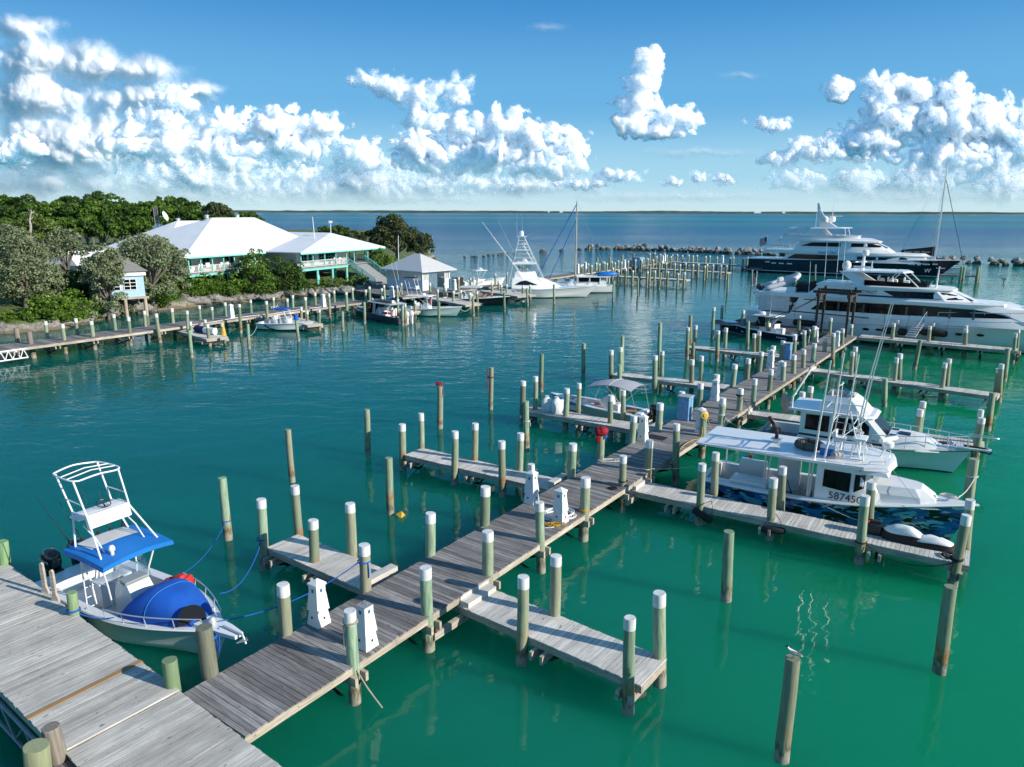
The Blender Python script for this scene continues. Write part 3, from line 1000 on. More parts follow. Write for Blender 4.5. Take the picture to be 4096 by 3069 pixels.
# --- fingers:  name, near edge inner, near edge outer, width, side, mats
FING = {}
def finger(key, label, a, b, w, z, mat, side, step=1, beams=None, group='finger piers of the slips', ext0=0.0):
 A, B = at(*a, z), at(*b, z)
 d = (B - A).normalized()
 A = A - d * ext0
 L = (B - A).length
 bs = beams if beams is not None else [L - .35, L * .52]
 FING[key] = dock('finger_pier', label, A, B, w, z, M[mat], side, group, beams=bs, step=step)
 return FING[key]
finger('FL1', 'short pale plank finger pier beside the blue-topped fishing boat', ('C', 985, 1452), ('C', 142, 1083), 1.32, .80, 'deck_pale', -1, 1, ext0=.3)
finger('FL2', 'pale finger pier on the left of the main pier behind the coiled white hose', ('S', 2181, 1955), ('S', 1618, 1820), 1.28, .80, 'deck_pale', -1, 1, ext0=.4)
finger('FL3', 'pale finger pier carrying two white sacks beside the grey-canopied launch', ('F', 1640, 1050), ('F', 220, 805), 1.3, .80, 'deck_pale', -1, 1, ext0=.3)
finger('FL4', 'pale empty finger pier just beyond the grey-canopied launch', ('G', 600, 850), ('F', 1235, 412), 1.3, .80, 'deck_pale', -1, 0, ext0=.5)
finger('FL5', 'pale finger pier alongside the navy centre-console boat', ('G', 1165, 497), ('G', 108, 383), 1.3, .80, 'deck_pale', -1, 0, ext0=.5)
finger('FR1', 'short pale finger pier with two steps, lowest right of the main pier', ('B', 70, 492), ('B', 1690, 1200), 1.38, .84, 'deck_pale', 1, 2, ext0=.25)
finger('FR2', 'long pale finger pier alongside the camouflage-hulled boat', ('D', 1125, 792), ('E', 1725, 805), 1.3, .80, 'deck_pale', 1, 2, beams=[2.2, 5.9, 9.6, 12.0], ext0=.25)
finger('FR3', 'grey finger pier holding the tan armchair, passing behind the white cruiser', ('G', 740, 1115), ('H', 1775, 1500), 1.25, .80, 'deck_pale', 1, 2, beams=[3.6, 7.4, 11.2], ext0=.25)
finger('FR4', 'long pale empty finger pier between the white cruiser and the white motor yacht', ('G', 1440, 640), ('H', 1912, 935), 1.3, .80, 'deck_pale', 1, 2, beams=[4.2, 7.9, 11.6], ext0=.25)
finger('TR', 'weathered cross pier alongside the white motor yacht', ('H', 380, 272), ('H', 2140, 430), 1.7, 1.05, 'deck_pale', 1, 0, beams=[3.4, 6.6, 9.4, 12.0])
finger('TL', 'dark cross pier end behind the navy centre-console boat', ('G', 1690, 222), ('G', 395, 100), 1.8, 1.05, 'deck_dark', -1, 0, beams=[2.5, 5.5, 8.5])
# --- pilings of the main pier
cnt_r = [('A', 862, 308, 'A', 905, 1100, 0), ('C', 1552, 1262, 'A', 1540, 645, 0), ('C', 2098, 942, None), ('D', 350, 906, 'D', 360, 1520, 0), ('D', 757, 688, 'D', 737, 1240, 0), ('D', 1090, 495, 'D', 1075, 990, 0),
         ('F', 1652, 1138, None), ('D', 1560, 212, 'D', 1550, 745, 0), ('J', 597, 125, 'J', 565, 640, 0), ('G', 527, 947, None), ('G', 727, 842, 'G', 690, 1300, 0), ('G', 884, 736, None), ('G', 1064, 630, 'G', 1020, 1065, 0),
         ('G', 1202, 548, 'G', 1178, 935, 0), ('G', 1317, 472, 'G', 1300, 850, 0), ('G', 1425, 412, 'G', 1405, 780, 0), ('G', 1541, 343, None), ('G', 1660, 282, 'G', 1640, 590, 0), ('G', 1749, 230, 'G', 1738, 600, 0), ('G', 1854, 181, 'G', 1832, 500, 0),
         ('G', 1953, 135, 'G', 1935, 385, 0), ('G', 2037, 88, 'G', 2020, 330, 0)]
cnt_l = [('A', 283, 80, 'A', 310, 505, Z_MAIN), ('C', 1008, 1060, 'C', 1020, 1455, Z_MAIN), ('C', 1594, 780, 'C', 1592, 1145, Z_MAIN), ('C', 2079, 547, 'C', 2072, 880, Z_MAIN), ('D', 646, 387, 'D', 630, 675, Z_MAIN), ('D', 895, 300, 'D', 885, 530, Z_MAIN),
         ('D', 1183, 140, 'D', 1163, 376, Z_MAIN), ('D', 1415, 30, 'D', 1398, 256, Z_MAIN), ('F', 2009, 600, None), ('G', 285, 782, 'G', 268, 1040, Z_MAIN), ('G', 462, 688, None), ('G', 663, 575, 'G', 635, 812, Z_MAIN), ('G', 812, 513, 'G', 795, 735, Z_MAIN),
         ('G', 956, 437, 'G', 932, 648, Z_MAIN), ('G', 1086, 371, None), ('G', 1193, 316, None), ('G', 1327, 256, 'G', 1315, 440, Z_MAIN), ('G', 1430, 203, 'G', 1425, 378, Z_MAIN), ('G', 1541, 153, None)]
main_pier = dock('main_pier', 'long weathered grey plank pier running straight out between the boat slips', pr0, pr1, W_MAIN, Z_MAIN, M['deck_grey'], 1,
                 beams=[x for x in (along(at(*q[3:6], q[6]) if q[3] else at(*q[:3], 2.55)) for q in cnt_r) if 1 < x < L_MAIN - .6], over=.34)
note_r = {0: 'with a yellow strap round it', 4: 'with a yellow hose tied to it', 5: 'with a black line tied low', 8: 'with a yellow reel hung on it', 9: 'wound with white rope', 10: 'with a black tie round it', 6: 'with a white line at its foot'}
note_l = {1: 'with a blue rope tied round it', 5: 'under a red cloth cover'}
for i, q in enumerate(cnt_r):
 lab = 'white-topped piling on right edge of the main pier, %s from the bottom' % ORD[i]
 if i in note_r:
  lab = 'piling %s, %s on right edge of main pier' % (note_r[i], ORD[i])
 piling(lab, q[:3], q[3:6] if q[3] else None, q[6] if q[3] else 0, r=.16, group='pilings of the main pier')
for i, q in enumerate(cnt_l):
 lab = 'white-topped piling on the left edge of the main pier, %s from the bottom' % ORD[i]
 if i in note_l:
  lab = 'piling %s, %s on left edge of main pier' % (note_l[i], ORD[i])
 piling(lab, q[:3], q[3:6] if q[3] else None, q[6] if q[3] else 0, r=.165, group='pilings of the main pier', cap=(i != 5))
for i, q in enumerate((('S', 2125, 1857, 'D', 278, 665, .8), )):
 piling('white-topped piling half hidden behind a white power pedestal by the second left finger', q[:3], q[3:6], q[6], r=.16, group='pilings of the main pier')
# --- pilings of the fingers
fp = {
 'finger beside the blue-topped boat': [('near outer corner', 'C', 98, 657, 'C', 130, 1270, 0), ('near side, middle', 'C', 555, 842, 'C', 575, 1400, 0), ('far outer corner', 'C', 397, 540, 'C', 430, 940, .8), ('far side, middle', 'C', 884, 694, 'C', 905, 1130, .8)],
 'left finger behind the coiled hose': [('near outer corner', 'S', 1608, 1697, 'C', 1352, 395, 0), ('near side, middle', 'C', 1811, 57, 'C', 1808, 525, 0), ('near side, inner', 'D', 15, 366, 'D', 20, 850, 0), ('far outer corner', 'S', 1684, 1654, 'C', 1518, 203, .8), ('far side, middle', 'S', 1901, 1694, 'C', 1985, 308, .8), ('far side, inner', 'D', 182, 294, 'D', 172, 618, .8)],
 'finger with the two white sacks': [('near outer corner', 'F', 256, 483, 'F', 245, 950, 0), ('near side, middle', 'F', 739, 565, 'F', 722, 1020, 0), ('near side, inner', 'F', 1222, 640, 'F', 1215, 1100, 0), ('far outer corner', 'F', 393, 432, 'F', 385, 940, 0), ('far side, middle', 'F', 873, 508, 'F', 865, 820, .8), ('far side, inner', 'F', 1362, 584, 'F', 1362, 905, .8)],
 'empty finger beyond the canopied launch': [('near outer corner', 'F', 1230, 142, 'F', 1225, 500, 0), ('near side, middle', 'F', 1715, 200, 'F', 1705, 600, 0), ('near side, inner', 'F', 2122, 247, 'F', 2110, 630, 0), ('far outer corner', 'F', 1333, 110, 'F', 1330, 368, .8), ('far side, middle', 'F', 1793, 155, 'F', 1785, 422, .8), ('far side, inner', 'G', 295, 482, 'G', 285, 748, .8)],
 'finger by the navy console boat': [('near outer corner', 'G', 145, 167, 'G', 130, 520, 0), ('near side, middle', 'G', 478, 202, 'G', 460, 540, 0), ('near side, inner', 'G', 877, 237, 'G', 865, 540, 0), ('far outer corner', 'G', 231, 144, 'G', 218, 360, .8), ('far side, middle', 'G', 565, 172, 'G', 550, 388, .8), ('far side, inner', 'G', 933, 212, 'G', 922, 432, .8)],
 'lowest right finger': [('near side, inner', 'B', 647, 236, 'B', 635, 1000, 0), ('near outer corner', 'B', 1592, 601, 'B', 1570, 1440, 0), ('far side, inner', 'B', 936, 52, 'B', 925, 568, .84), ('far outer corner', 'B', 1851, 381, 'B', 1850, 940, .84)],
 'finger beside the camouflage boat': [('near side, inner', 'D', 1790, 566, 'D', 1758, 1100, 0), ('near side, middle', 'S', 3096, 1914, 'J', 1315, 1540, 0), ('near side, outer', 'E', 810, 187, 'E', 745, 780, 0), ('near outer corner', 'E', 1700, 356, 'E', 1575, 985, 0), ('far side, inner', 'D', 1910, 467, 'D', 1893, 822, .8), ('far side, middle', 'J', 1472, 740, 'J', 1445, 1185, .8), ('far side, outer', 'E', 865, 62, 'E', 835, 420, .8), ('far outer corner', 'E', 1737, 222, 'E', 1690, 640, .8)],
 'finger with the armchair': [('near side, inner', 'G', 1406, 880, 'G', 1372, 1225, .0), ('near side, middle', 'H', 1065, 1072, None), ('near outer corner', 'H', 1740, 1166, 'H', 1688, 1490, .8), ('far side, inner', 'G', 1500, 820, None), ('far side, middle', 'H', 1095, 987, None), ('far outer corner', 'H', 1735, 1077, None)],
 'empty right finger before the motor yacht': [('near side, inner', 'H', 319, 440, 'H', 285, 810, 0), ('near side, middle', 'H', 806, 504, 'H', 765, 880, 0), ('near side, outer', 'H', 1340, 562, 'H', 1285, 960, 0), ('near outer corner', 'H', 1933, 622, 'H', 1885, 985, 0), ('far side, inner', 'H', 350, 382, 'H', 338, 640, .8), ('far side, middle', 'H', 838, 457, 'H', 828, 717, .8), ('far side, outer', 'H', 1387, 515, 'H', 1355, 787, .8), ('far outer corner', 'H', 1955, 572, 'H', 1938, 862, .8)],
 'cross pier by the white motor yacht': [('near side, inner', 'H', 773, 122, 'H', 740, 415, 0), ('near side, middle', 'H', 1173, 152, 'H', 1140, 450, 0), ('near side, outer', 'H', 1567, 187, 'H', 1545, 490, 0), ('near outer corner', 'H', 2120, 232, 'H', 2080, 560, 0), ('far side, inner', 'H', 816, 87, 'H', 803, 260, 1.05), ('far side, middle', 'H', 1210, 117, 'H', 1196, 285, 1.05), ('far side, outer', 'H', 1565, 145, 'H', 1558, 320, 1.05), ('far outer corner', 'H', 2140, 187, 'H', 2130, 370, 1.05)],
 'dark cross pier behind the navy boat': [('near side, outer', 'S', 2856, 1230, 'G', 410, 290, 0), ('far outer corner', 'S', 2889, 1221, 'G', 515, 72, 1.05), ('near side, middle', 'S', 2974, 1241, 'G', 745, 130, 1.05), ('near side, inner', 'S', 3073, 1250, 'G', 1022, 172, 1.05), ('near side by the outboard', 'G', 1375, 35, 'G', 1365, 215, 1.05), ('far side by the timber frame', 'G', 1722, 62, 'G', 1708, 212, 1.05)],
}
for where, lst in fp.items():
 for (pos, *q) in lst:
  piling('white-topped piling, %s of %s' % (pos, where), q[:3], q[3:6] if q[3] else None, q[6] if q[3] else 0, ztop=2.5, r=.15, group='pilings of the finger piers')
# --- tall free-standing mooring piles without white tops
free = [('with the gull on top', 'Y', 845, 638, 'Y', 780, 1240, 0, .18), ('in open water below the right finger with the fenders', 'S', 2917, 2126, 'Y', 448, 298, 0, .16), ('standing off the outer end of the camouflage boat finger', 'E', 1565, 988, 'Y', 1708, 725, 0, .17),
  ('off the outer end of finger by the blue-topped boat', 'C', 335, 42, 'C', 372, 505, 0, .15), ('alone between the blue-topped boat and the second left finger', 'S', 1467, 1638, 'C', 1043, 265, 0, .14), ('beside the floating yellow buoy', 'C', 1223, 291, 'C', 1242, 785, 0, .15),
  ('off the bow of the blue-topped boat with a blue line on it', 'S', 889, 1912, 'S', 913, 2158, 0, .15), ('with a red cloth on its top', 'S', 1760, 1545, 'S', 1760, 1714, 0, .15), ('with a red cord round it', 'S', 1965, 1470, 'S', 1963, 1638, 0, .15),
  ('first in the row of two off the canopied launch bow', 'F', 460, 183, 'F', 455, 600, 0, .14), ('second in the row of two off the canopied launch bow', 'F', 927, 66, 'F', 918, 435, 0, .14), ('with a white tie near the white sacks', 'F', 287, 705, 'F', 290, 1240, 0, .155),
  ('in front of the empty left finger and the launch canopy', 'F', 1323, 302, 'F', 1318, 740, 0, .15), ('behind the outer end of the empty left finger', 'S', 2490, 1343, 'F', 1345, 478, 0, .14), ('alone between the empty left finger and navy boat finger', 'S', 2640, 1291, 'F', 1752, 400, 0, .14),
  ('in front of the outer end of the navy boat finger', 'G', 205, 332, 'G', 195, 560, 0, .15), ('behind the outer end of the navy boat finger', 'G', 172, 32, 'G', 163, 400, 0, .15), ('close in front of the navy boat hull', 'G', 810, 96, 'G', 797, 405, 0, .16),
  ('off the outer end of the empty right finger', 'H', 1865, 888, 'H', 1800, 1310, 0, .17), ('bright green and short, above the flybridge cruiser', 'H', 677, 733, 'H', 660, 1040, 0, .16), ('leaning in front of the cross pier by the motor yacht', 'H', 1062, 308, 'H', 1000, 630, 0, .15),
  ('at the outer end of the cross pier by the motor yacht', 'H', 2032, 400, 'H', 1985, 760, 0, .16), ('off the bow of the white cruiser with a white rope', 'S', 3897, 1836, 'S', 3860, 2085, 0, .18),
  ('off the left dock beside the small white boat stern', 'L', 1805, 722, 'L', 1830, 1090, 0, .14), ('in front of the raft with the navy bundle', 'L', 945, 817, 'L', 985, 1220, 0, .15), ('by the bow of the small white boat', 'M', 677, 812, 'M', 715, 1160, 0, .15), ('between the small white boat and the dark launch', 'M', 1358, 725, 'M', 1370, 1010, 0, .13),
  ('in front of the dark launch bow', 'M', 1680, 587, 'M', 1690, 900, 0, .14), ('at the white outboards of the dark launch', 'N', 230, 478, 'N', 235, 640, 0, .15), ('in front of the pale green console boat', 'N', 539, 438, 'N', 540, 610, 0, .14), ('with a pink line by the black boat', 'N', 829, 396, 'N', 832, 560, 0, .14),
  ('at the bow of the black boat', 'N', 1093, 360, 'N', 1095, 530, 0, .14), ('in front of the sport fishing yacht stern', 'O', 440, 430, 'O', 445, 580, 0, .13), ('in front of the sport fishing yacht hull', 'O', 668, 398, 'O', 668, 560, 0, .13), ('at the stern of the ketch with the blue dinghy', 'O', 1173, 370, 'O', 1168, 540, 0, .13),
  ('in open water before the nearest far finger', 'P', 402, 257, 'P', 398, 370, 0, .14), ('before the outer end of the nearest far finger', 'P', 547, 222, 'P', 535, 330, 0, .14), ('alone before the far docks near the motor yacht flag', 'P', 975, 230, 'P', 968, 345, 0, .14), ('behind the flag of the white motor yacht', 'P', 1127, 205, 'P', 1122, 310, 0, .14),
  ('between the two motor yachts, above the black awning', 'q', 655, 832, 'q', 652, 905, 0, .14), ('between the two motor yachts by the aerials', 'q', 788, 783, 'q', 785, 905, 0, .14)]
for (lab, *q) in free:
 piling('bare mooring pile ' + lab, q[:3], q[3:6], 0, cap=False, r=q[7], group='free-standing mooring piles', name='mooring_pile')
# -- wide pale dock at the bottom left
Z_WIDE = 1.22
wr0, wr1 = at('Z', 200, 0, Z_WIDE), at('Z', 1545, 990, Z_WIDE)
dw = (wr1 - wr0)
dw.z = 0
uw = dw.normalized()
wide = dock('wide_dock', 'wide pale plank dock under the blue-topped boat with one new tan board', wr0 - uw * 9.0, wr1, 2.52, Z_WIDE, M['deck_light'], -1, beams=[2.5, 6.5, 10.5, 14.5, 18.2], over=-.1, brace=False)
tp = wide.matrix_world.inverted() if False else None
mbt = MB()
x_new = (at('Z', 1195, 765, Z_WIDE) - (wr0 - uw * 9.0)).dot(uw)
mbt.box((x_new, -1.26, .004), (.14, 2.56, .03), rz=.035)
mbt.build('new_board', M['timber_new'], wide)
mbt = MB()
Lw = (wr1 - wr0).length + 9.0
for y in (-2.56,):
 for z in (-.32, -.95):
  mbt.tube([(Lw * .35, y, z), (Lw - .5, y, z)], .045, 6)
 for i in range(16):
  x = Lw * .35 + i * (Lw * .65 - .5) / 16
  mbt.tube([(x, y, -.95 if i % 2 else -.32), (x + (Lw * .65 - .5) / 16, y, -.32 if i % 2 else -.95)], .03, 5)
mbt.build('side_truss', M['grey'], wide)
we = dock('wide_dock', 'pale plank dock end section past the black seam, nearest the viewer', wr1 + uw * .03, wr1 + uw * 8.0, 2.46, Z_WIDE - .03, M['deck_light'], -1, beams=[1.0, 5.0], pitch=.15)
wk0 = at('Z', 610, 1500, 1.05)
dock('walkway', 'dark grey plank walkway meeting the wide dock at the bottom edge', wk0, wk0 - umain * 5.0, 1.75, 1.06, M['deck_dark'], 1, beams=[2.0])
piling('thick weathered grey piling wrapped with blue rope by the blue-topped boat bow', ('Z', 1758, 450), ('Z', 1815, 858), 1.12, cap=False, r=.2, mat='pile_grey', group='pilings of the wide dock')
piling('short fresh green piling where the main pier meets the wide dock', ('Z', 1462, 733), ('Z', 1492, 968), 1.15, cap=False, r=.155, mat='pile_fresh', group='pilings of the wide dock')
piling('short fresh green piling against the hull of the blue-topped boat', ('Z', 618, 150), ('Z', 640, 352), 1.15, cap=False, r=.145, mat='pile_fresh', group='pilings of the wide dock')
piling('split rotten brown piling on the near edge of the wide dock', ('Z', 435, 1310), ('Z', 500, 1575), 1.1, cap=False, r=.19, mat='pile_grey', group='pilings of the wide dock')
piling('stout fresh green piling at the bottom left corner', ('Z', 310, 1470), ('Z', 335, 1740), 1.05, cap=False, r=.21, mat='pile_fresh', group='pilings of the wide dock')
piling('green piling cut by the left frame edge beside the wide dock', ('s', 14, 890), ('s', 32, 1045), 1.15, cap=False, r=.15, mat='pile_fresh', group='pilings of the wide dock')
for i, (x0, y0, x1, y1, w) in enumerate(((382, -10, 398, 172, 'left'), (462, 0, 485, 240, 'right'))):
 f = at('Z', x1, y1, 1.15)
 mbt = MB()
 prof = [(-.6, .10), (0, .11), (.12, .12), (.3, .055), (.75, .06), (.98, .05), (1.02, .02)]
 mbt.loft([[(-q, -.035, z), (q, -.035, z), (q, .035, z), (-q, .035, z)] for z, q in prof])
 o = mbt.build('mooring_cleat_post', M['timber'], loc=f, rz=-.2)
 tag(o, 'carved wooden cleat post on the wide dock edge, %s of the two' % w, 'post', 'wooden cleat posts')
# -- dock along the left shore
ZL = 1.2
l0, l1 = at('K', -420, 985, ZL), at('M', 1740, 575, ZL)
dl = (l1 - l0)
dl.z = 0
ul = dl.normalized()
nl = Vector((-ul.y, ul.x, 0))
wl_ = abs((at('K', 650, 758, ZL) - l0).dot(nl))
left_dock = dock('shore_dock', 'long weathered grey dock running beside the rocky shore', l0, l1, wl_, ZL, M['deck_grey'], 1, beams=[3 + i * 3.1 for i in range(15)])
mbt = MB()
xb = (at('K', 400, 880, ZL) - l0).dot(ul)
for y in (-.03, wl_ + .03):
 mbt.tube([(0, y, -.12), (xb, y, -.12)], .06, 6)
 mbt.tube([(0, y, -.85), (xb, y, -.85)], .06, 6)
 nn = 7
 for i in range(nn):
  x = xb * i / nn
  mbt.tube([(x, y, -.85), (x + xb / nn / 2, y, -.12)], .04, 5)
  mbt.tube([(x + xb / nn / 2, y, -.12), (x + xb / nn, y, -.85)], .04, 5)
mbt.build('bridge_truss', M['alu_white'], left_dock)
ld_near = [('K', 425, 655, 'K', 497, 1040, 0, 'pile_grey', False), ('K', 918, 541, 'K', 970, 980, 0), ('K', 1340, 500, 'K', 1400, 920, 0), ('L', 48, 620, 'L', 88, 1040, 0), ('L', 455, 573, 'L', 518, 1000, 0), ('L', 912, 530, 'L', 925, 765, ZL), ('L', 1276, 477, 'L', 1310, 830, 0), ('L', 1680, 433, 'L', 1708, 860, 0),
           ('M', 238, 571, 'M', 255, 825, ZL - .3), ('M', 547, 535, 'M', 556, 712, ZL), ('M', 811, 512, 'M', 822, 850, 0), ('M', 1160, 460, 'M', 1180, 860, 0), ('M', 1416, 440, 'M', 1432, 800, 0), ('M', 1700, 405, 'M', 1710, 588, ZL)]
ld_far = [('K', 235, 600, 'K', 265, 805, ZL, 'pile_grey', False), ('K', 670, 500, 'K', 697, 752, ZL), ('K', 1110, 458, 'K', 1145, 702, ZL), ('K', 1672, 398, 'K', 1700, 632, ZL), ('K', 2122, 346, 'K', 2142, 577, ZL), ('L', 687, 493, 'L', 711, 708, ZL), ('L', 1092, 452, 'L', 1106, 662, ZL), ('L', 1470, 407, 'L', 1487, 612, ZL), ('L', 1846, 367, 'L', 1862, 562, ZL),
          ('M', 343, 514, 'M', 350, 702, ZL), ('M', 627, 484, 'M', 633, 672, ZL), ('M', 955, 447, 'M', 963, 628, ZL), ('M', 1235, 415, 'M', 1243, 592, ZL), ('M', 1505, 380, 'M', 1516, 557, ZL), ('M', 1756, 358, 'M', 1766, 527, ZL), ('M', 1938, 383, 'M', 1942, 510, ZL), ('M', 1970, 336, 'M', 1981, 502, ZL), ('M', 2163, 343, 'M', 2171, 532, ZL)]
for nm, lst in (('water side', ld_near), ('land side', ld_far)):
 for i, q in enumerate(lst):
  grey = len(q) > 7
  lab = 'weathered square grey post, %s of the shore dock bridge' % nm if grey else 'white-topped piling on the %s of the shore dock, %s from left' % (nm, ORD[i - 1])
  piling(lab, q[:3], q[3:6], q[6], cap=not grey, r=.19 if grey else .15, mat='pile_grey' if grey else 'pile', group='pilings of the shore dock')
def raft(label, a, b, far, z, beams=None):
 A, B = at(*a, z), at(*b, z)
 d = (B - A).normalized()
 n = Vector((-d.y, d.x, 0))
 w = abs((at(*far, z) - A).dot(n))
 B = A + d * (((B - A).length + (at(*far, z) - A).dot(d)) / 2)
 return dock('finger_pier', label, A - d * .5, B, w, z, M['deck_pale'], 1, 'finger piers of the shore dock', beams=beams or [(B - A).length - .2])
raft('low plank raft with a navy and a white bundle on the shore dock', ('L', 760, 822), ('L', 1240, 962), ('L', 1480, 900), .75)
raft('low plank finger behind the small white boat at the shore dock', ('M', 330, 790), ('M', 880, 935), ('M', 1040, 893), .75)
raft('plank finger between the dark launch and the pale green boat', ('N', 160, 512), ('N', 345, 532), ('N', 350, 512), .8)
raft('plank finger in front of the black boat stern', ('N', 432, 408), ('N', 800, 473), ('N', 878, 447), .95, [2.5, 6.5])
raft('plank finger along the stern of the sport fishing yacht', ('O', 60, 455), ('O', 405, 505), ('O', 475, 478), .95, [2.5, 6.5])
sm_p = [('raft with the bundles, inner left', 'L', 962, 690, 'L', 977, 868, .75), ('raft with the bundles, inner right', 'L', 1185, 660, 'L', 1180, 800, .75), ('raft with the bundles, outer left', 'L', 1212, 730, 'L', 1252, 1050, 0), ('raft with the bundles, outer right', 'L', 1430, 715, 'L', 1467, 1000, 0),
  ('finger behind the small white boat, inner', 'M', 752, 660, 'M', 758, 812, .75), ('finger behind the small white boat, near', 'M', 840, 720, 'M', 850, 960, 0), ('finger behind the small white boat, outer', 'M', 1018, 695, 'M', 1026, 1000, 0),
  ('finger by the dark launch, outer', 'N', 338, 431, 'N', 339, 520, .8), ('finger by the dark launch, middle', 'N', 254, 460, None), ('finger by the dark launch, inner', 'M', 1798, 520, 'M', 1802, 630, .9), ('finger by the dark launch, root', 'M', 1945, 502, None), ('finger by the dark launch, under its roof', 'N', 192, 415, None),
  ('finger by the black boat stern, first', 'N', 529, 336, 'N', 530, 432, .95), ('finger by the black boat stern, second', 'N', 663, 346, 'N', 662, 462, .6), ('finger by the black boat stern, third', 'N', 803, 361, 'N', 806, 500, 0), ('finger by the black boat stern, fourth', 'N', 863, 351, 'N', 870, 498, 0), ('finger by the black boat stern, fifth', 'N', 598, 327, 'N', 598, 400, .95), ('finger by the black boat stern, sixth', 'N', 725, 341, 'N', 725, 418, .95),
  ('platform by the pavilion, left', 'N', 185, 301, 'N', 191, 412, 1.1), ('platform by the pavilion, second', 'N', 222, 281, 'N', 226, 375, 1.1), ('platform by the pavilion, third', 'N', 348, 267, 'N', 350, 340, 1.1), ('platform by the pavilion, fourth', 'N', 463, 279, 'N', 472, 465, .4), ('platform by the pavilion, right', 'N', 586, 281, 'N', 588, 375, 1.1), ('platform right of the pavilion', 'N', 707, 232, 'N', 709, 355, 1.1), ('platform by the brown screen', 'N', 807, 238, 'N', 808, 300, 1.1),
  ('finger by the sport yacht stern, first', 'O', 222, 402, 'O', 225, 490, .7), ('finger by the sport yacht stern, second', 'O', 268, 396, 'O', 268, 482, .8), ('finger by the sport yacht stern, third', 'O', 143, 386, 'O', 144, 455, .95), ('finger by the sport yacht stern, fourth', 'O', 332, 391, 'O', 332, 452, .95), ('finger by the sport yacht stern, fifth', 'O', 405, 406, 'O', 405, 535, 0), ('finger by the sport yacht stern, sixth', 'O', 466, 401, 'O', 467, 500, .4),
  ('dock behind the sport yacht stern, first', 'O', 172, 305, 'O', 172, 430, 0.3), ('dock behind the sport yacht stern, second', 'O', 271, 296, 'O', 271, 390, 1.0), ('dock behind the sport yacht stern, third', 'O', 199, 368, 'O', 199, 440, .6)]
for (lab, *q) in sm_p:
 piling('white-topped piling, ' + lab, q[:3], q[3:6] if q[3] else None, q[6] if q[3] else 0, ztop=2.3, r=.14, group='pilings of the shore dock fingers')
pf0, pf1 = at('N', 235, 402, 1.1), at('N', 720, 356, 1.1)
dock('pavilion_platform', 'grey plank platform carrying the white pavilion', pf0, pf1, 12.0, 1.1, M['deck_grey'], 1, beams=[1.5, 5.5, 9.5])
dock('walkway', 'dark low walkway at the foot of the aqua stairs', at('M', 1690, 335, 1.0), at('N', 240, 372, 1.0), 4.0, 1.0, M['deck_dark'], 1)
dock('walkway', 'dock behind the sport fishing yacht reaching to the far docks', at('N', 700, 345, 1.0), at('N', 1080, 300, 1.0), 2.2, 1.0, M['deck_grey'], 1, beams=[3, 7, 11])
# -- far docks in front of the breakwater
ZF = 1.0
FG = 'far docks'
dock('far_dock', 'far grey walkway running back towards the breakwater', at('O', 590, 352, ZF), at('P', 610, 152, ZF), 2.6, ZF, M['deck_grey'], 1, FG, beams=[4 + 6 * i for i in range(10)])
dock('far_dock', 'nearest of the far finger piers, ending in open water', at('P', 190, 245, ZF), at('P', 707, 272, ZF), 2.2, ZF, M['deck_pale'], 1, FG, beams=[2, 6, 10, 14])
dock('far_dock', 'middle of the three far finger piers', at('P', 430, 196, ZF), at('P', 968, 225, ZF), 2.0, ZF, M['deck_pale'], 1, FG, beams=[3, 7, 11, 15, 17])
dock('far_dock', 'farthest finger pier, reaching the navy superyacht stern', at('P', 600, 156, ZF), at('P', 1130, 181, ZF), 2.2, ZF, M['deck_pale'], 1, FG, beams=[3, 8, 13, 18])
dock('far_dock', 'short dock at the navy superyacht bow below the catamaran', at('q', 1640, 852, ZF), at('q', 1920, 862, ZF), 2.0, ZF, M['deck_grey'], 1, FG, beams=[2, 6, 10])
far_caps = [(38, 174), (47, 170), (84, 166), (105, 176), (134, 160), (155, 166), (178, 154), (187, 157), (203, 164), (233, 152), (240, 192), (253, 160), (274, 147), (296, 155), (323, 200), (337, 150), (355, 138), (384, 140), (404, 132), (412, 205), (423, 140), (435, 128), (462, 134),
   (475, 102), (496, 140), (506, 98), (518, 120), (543, 105), (553, 150), (567, 102), (585, 112), (610, 120), (620, 108), (276, 207), (367, 210), (460, 217), (508, 210), (590, 215), (655, 227), (696, 222), (580, 160), (635, 164), (668, 170), (703, 162), (750, 170), (783, 166), (825, 180),
   (840, 170), (877, 172), (928, 175), (963, 177), (650, 107), (683, 113), (723, 110), (750, 115), (776, 112), (831, 119), (857, 116), (903, 123), (987, 127), (1008, 123), (1069, 129), (1097, 125)]
FSEG = [(at('O', 590, 352, ZF), at('P', 610, 152, ZF)), (at('P', 190, 245, ZF), at('P', 707, 272, ZF)), (at('P', 430, 196, ZF), at('P', 968, 225, ZF)), (at('P', 600, 156, ZF), at('P', 1130, 181, ZF))]
for (x, y) in far_caps:
 piling('white-topped piling among the far docks in front of the breakwater', ('P', x, y), None, ztop=2.55, r=.2, group='pilings of the far docks')
for (x, y) in ((143, 129), (222, 123), (302, 111), (373, 101), (478, 175), (536, 160)):
 piling('bare dark pile rising above the far docks in front of the breakwater', ('P', x, y), None, ztop=3.4, r=.2, cap=False, group='tall bare piles of the far docks', name='mooring_pile')
for (x, y) in ((1788, 798), (1806, 800), (1902, 797), (1915, 794)):
 piling('dark bare pile on the short dock below the catamaran', ('q', x, y), None, ztop=2.8, r=.22, cap=False, group='piles of the short dock by the catamaran')
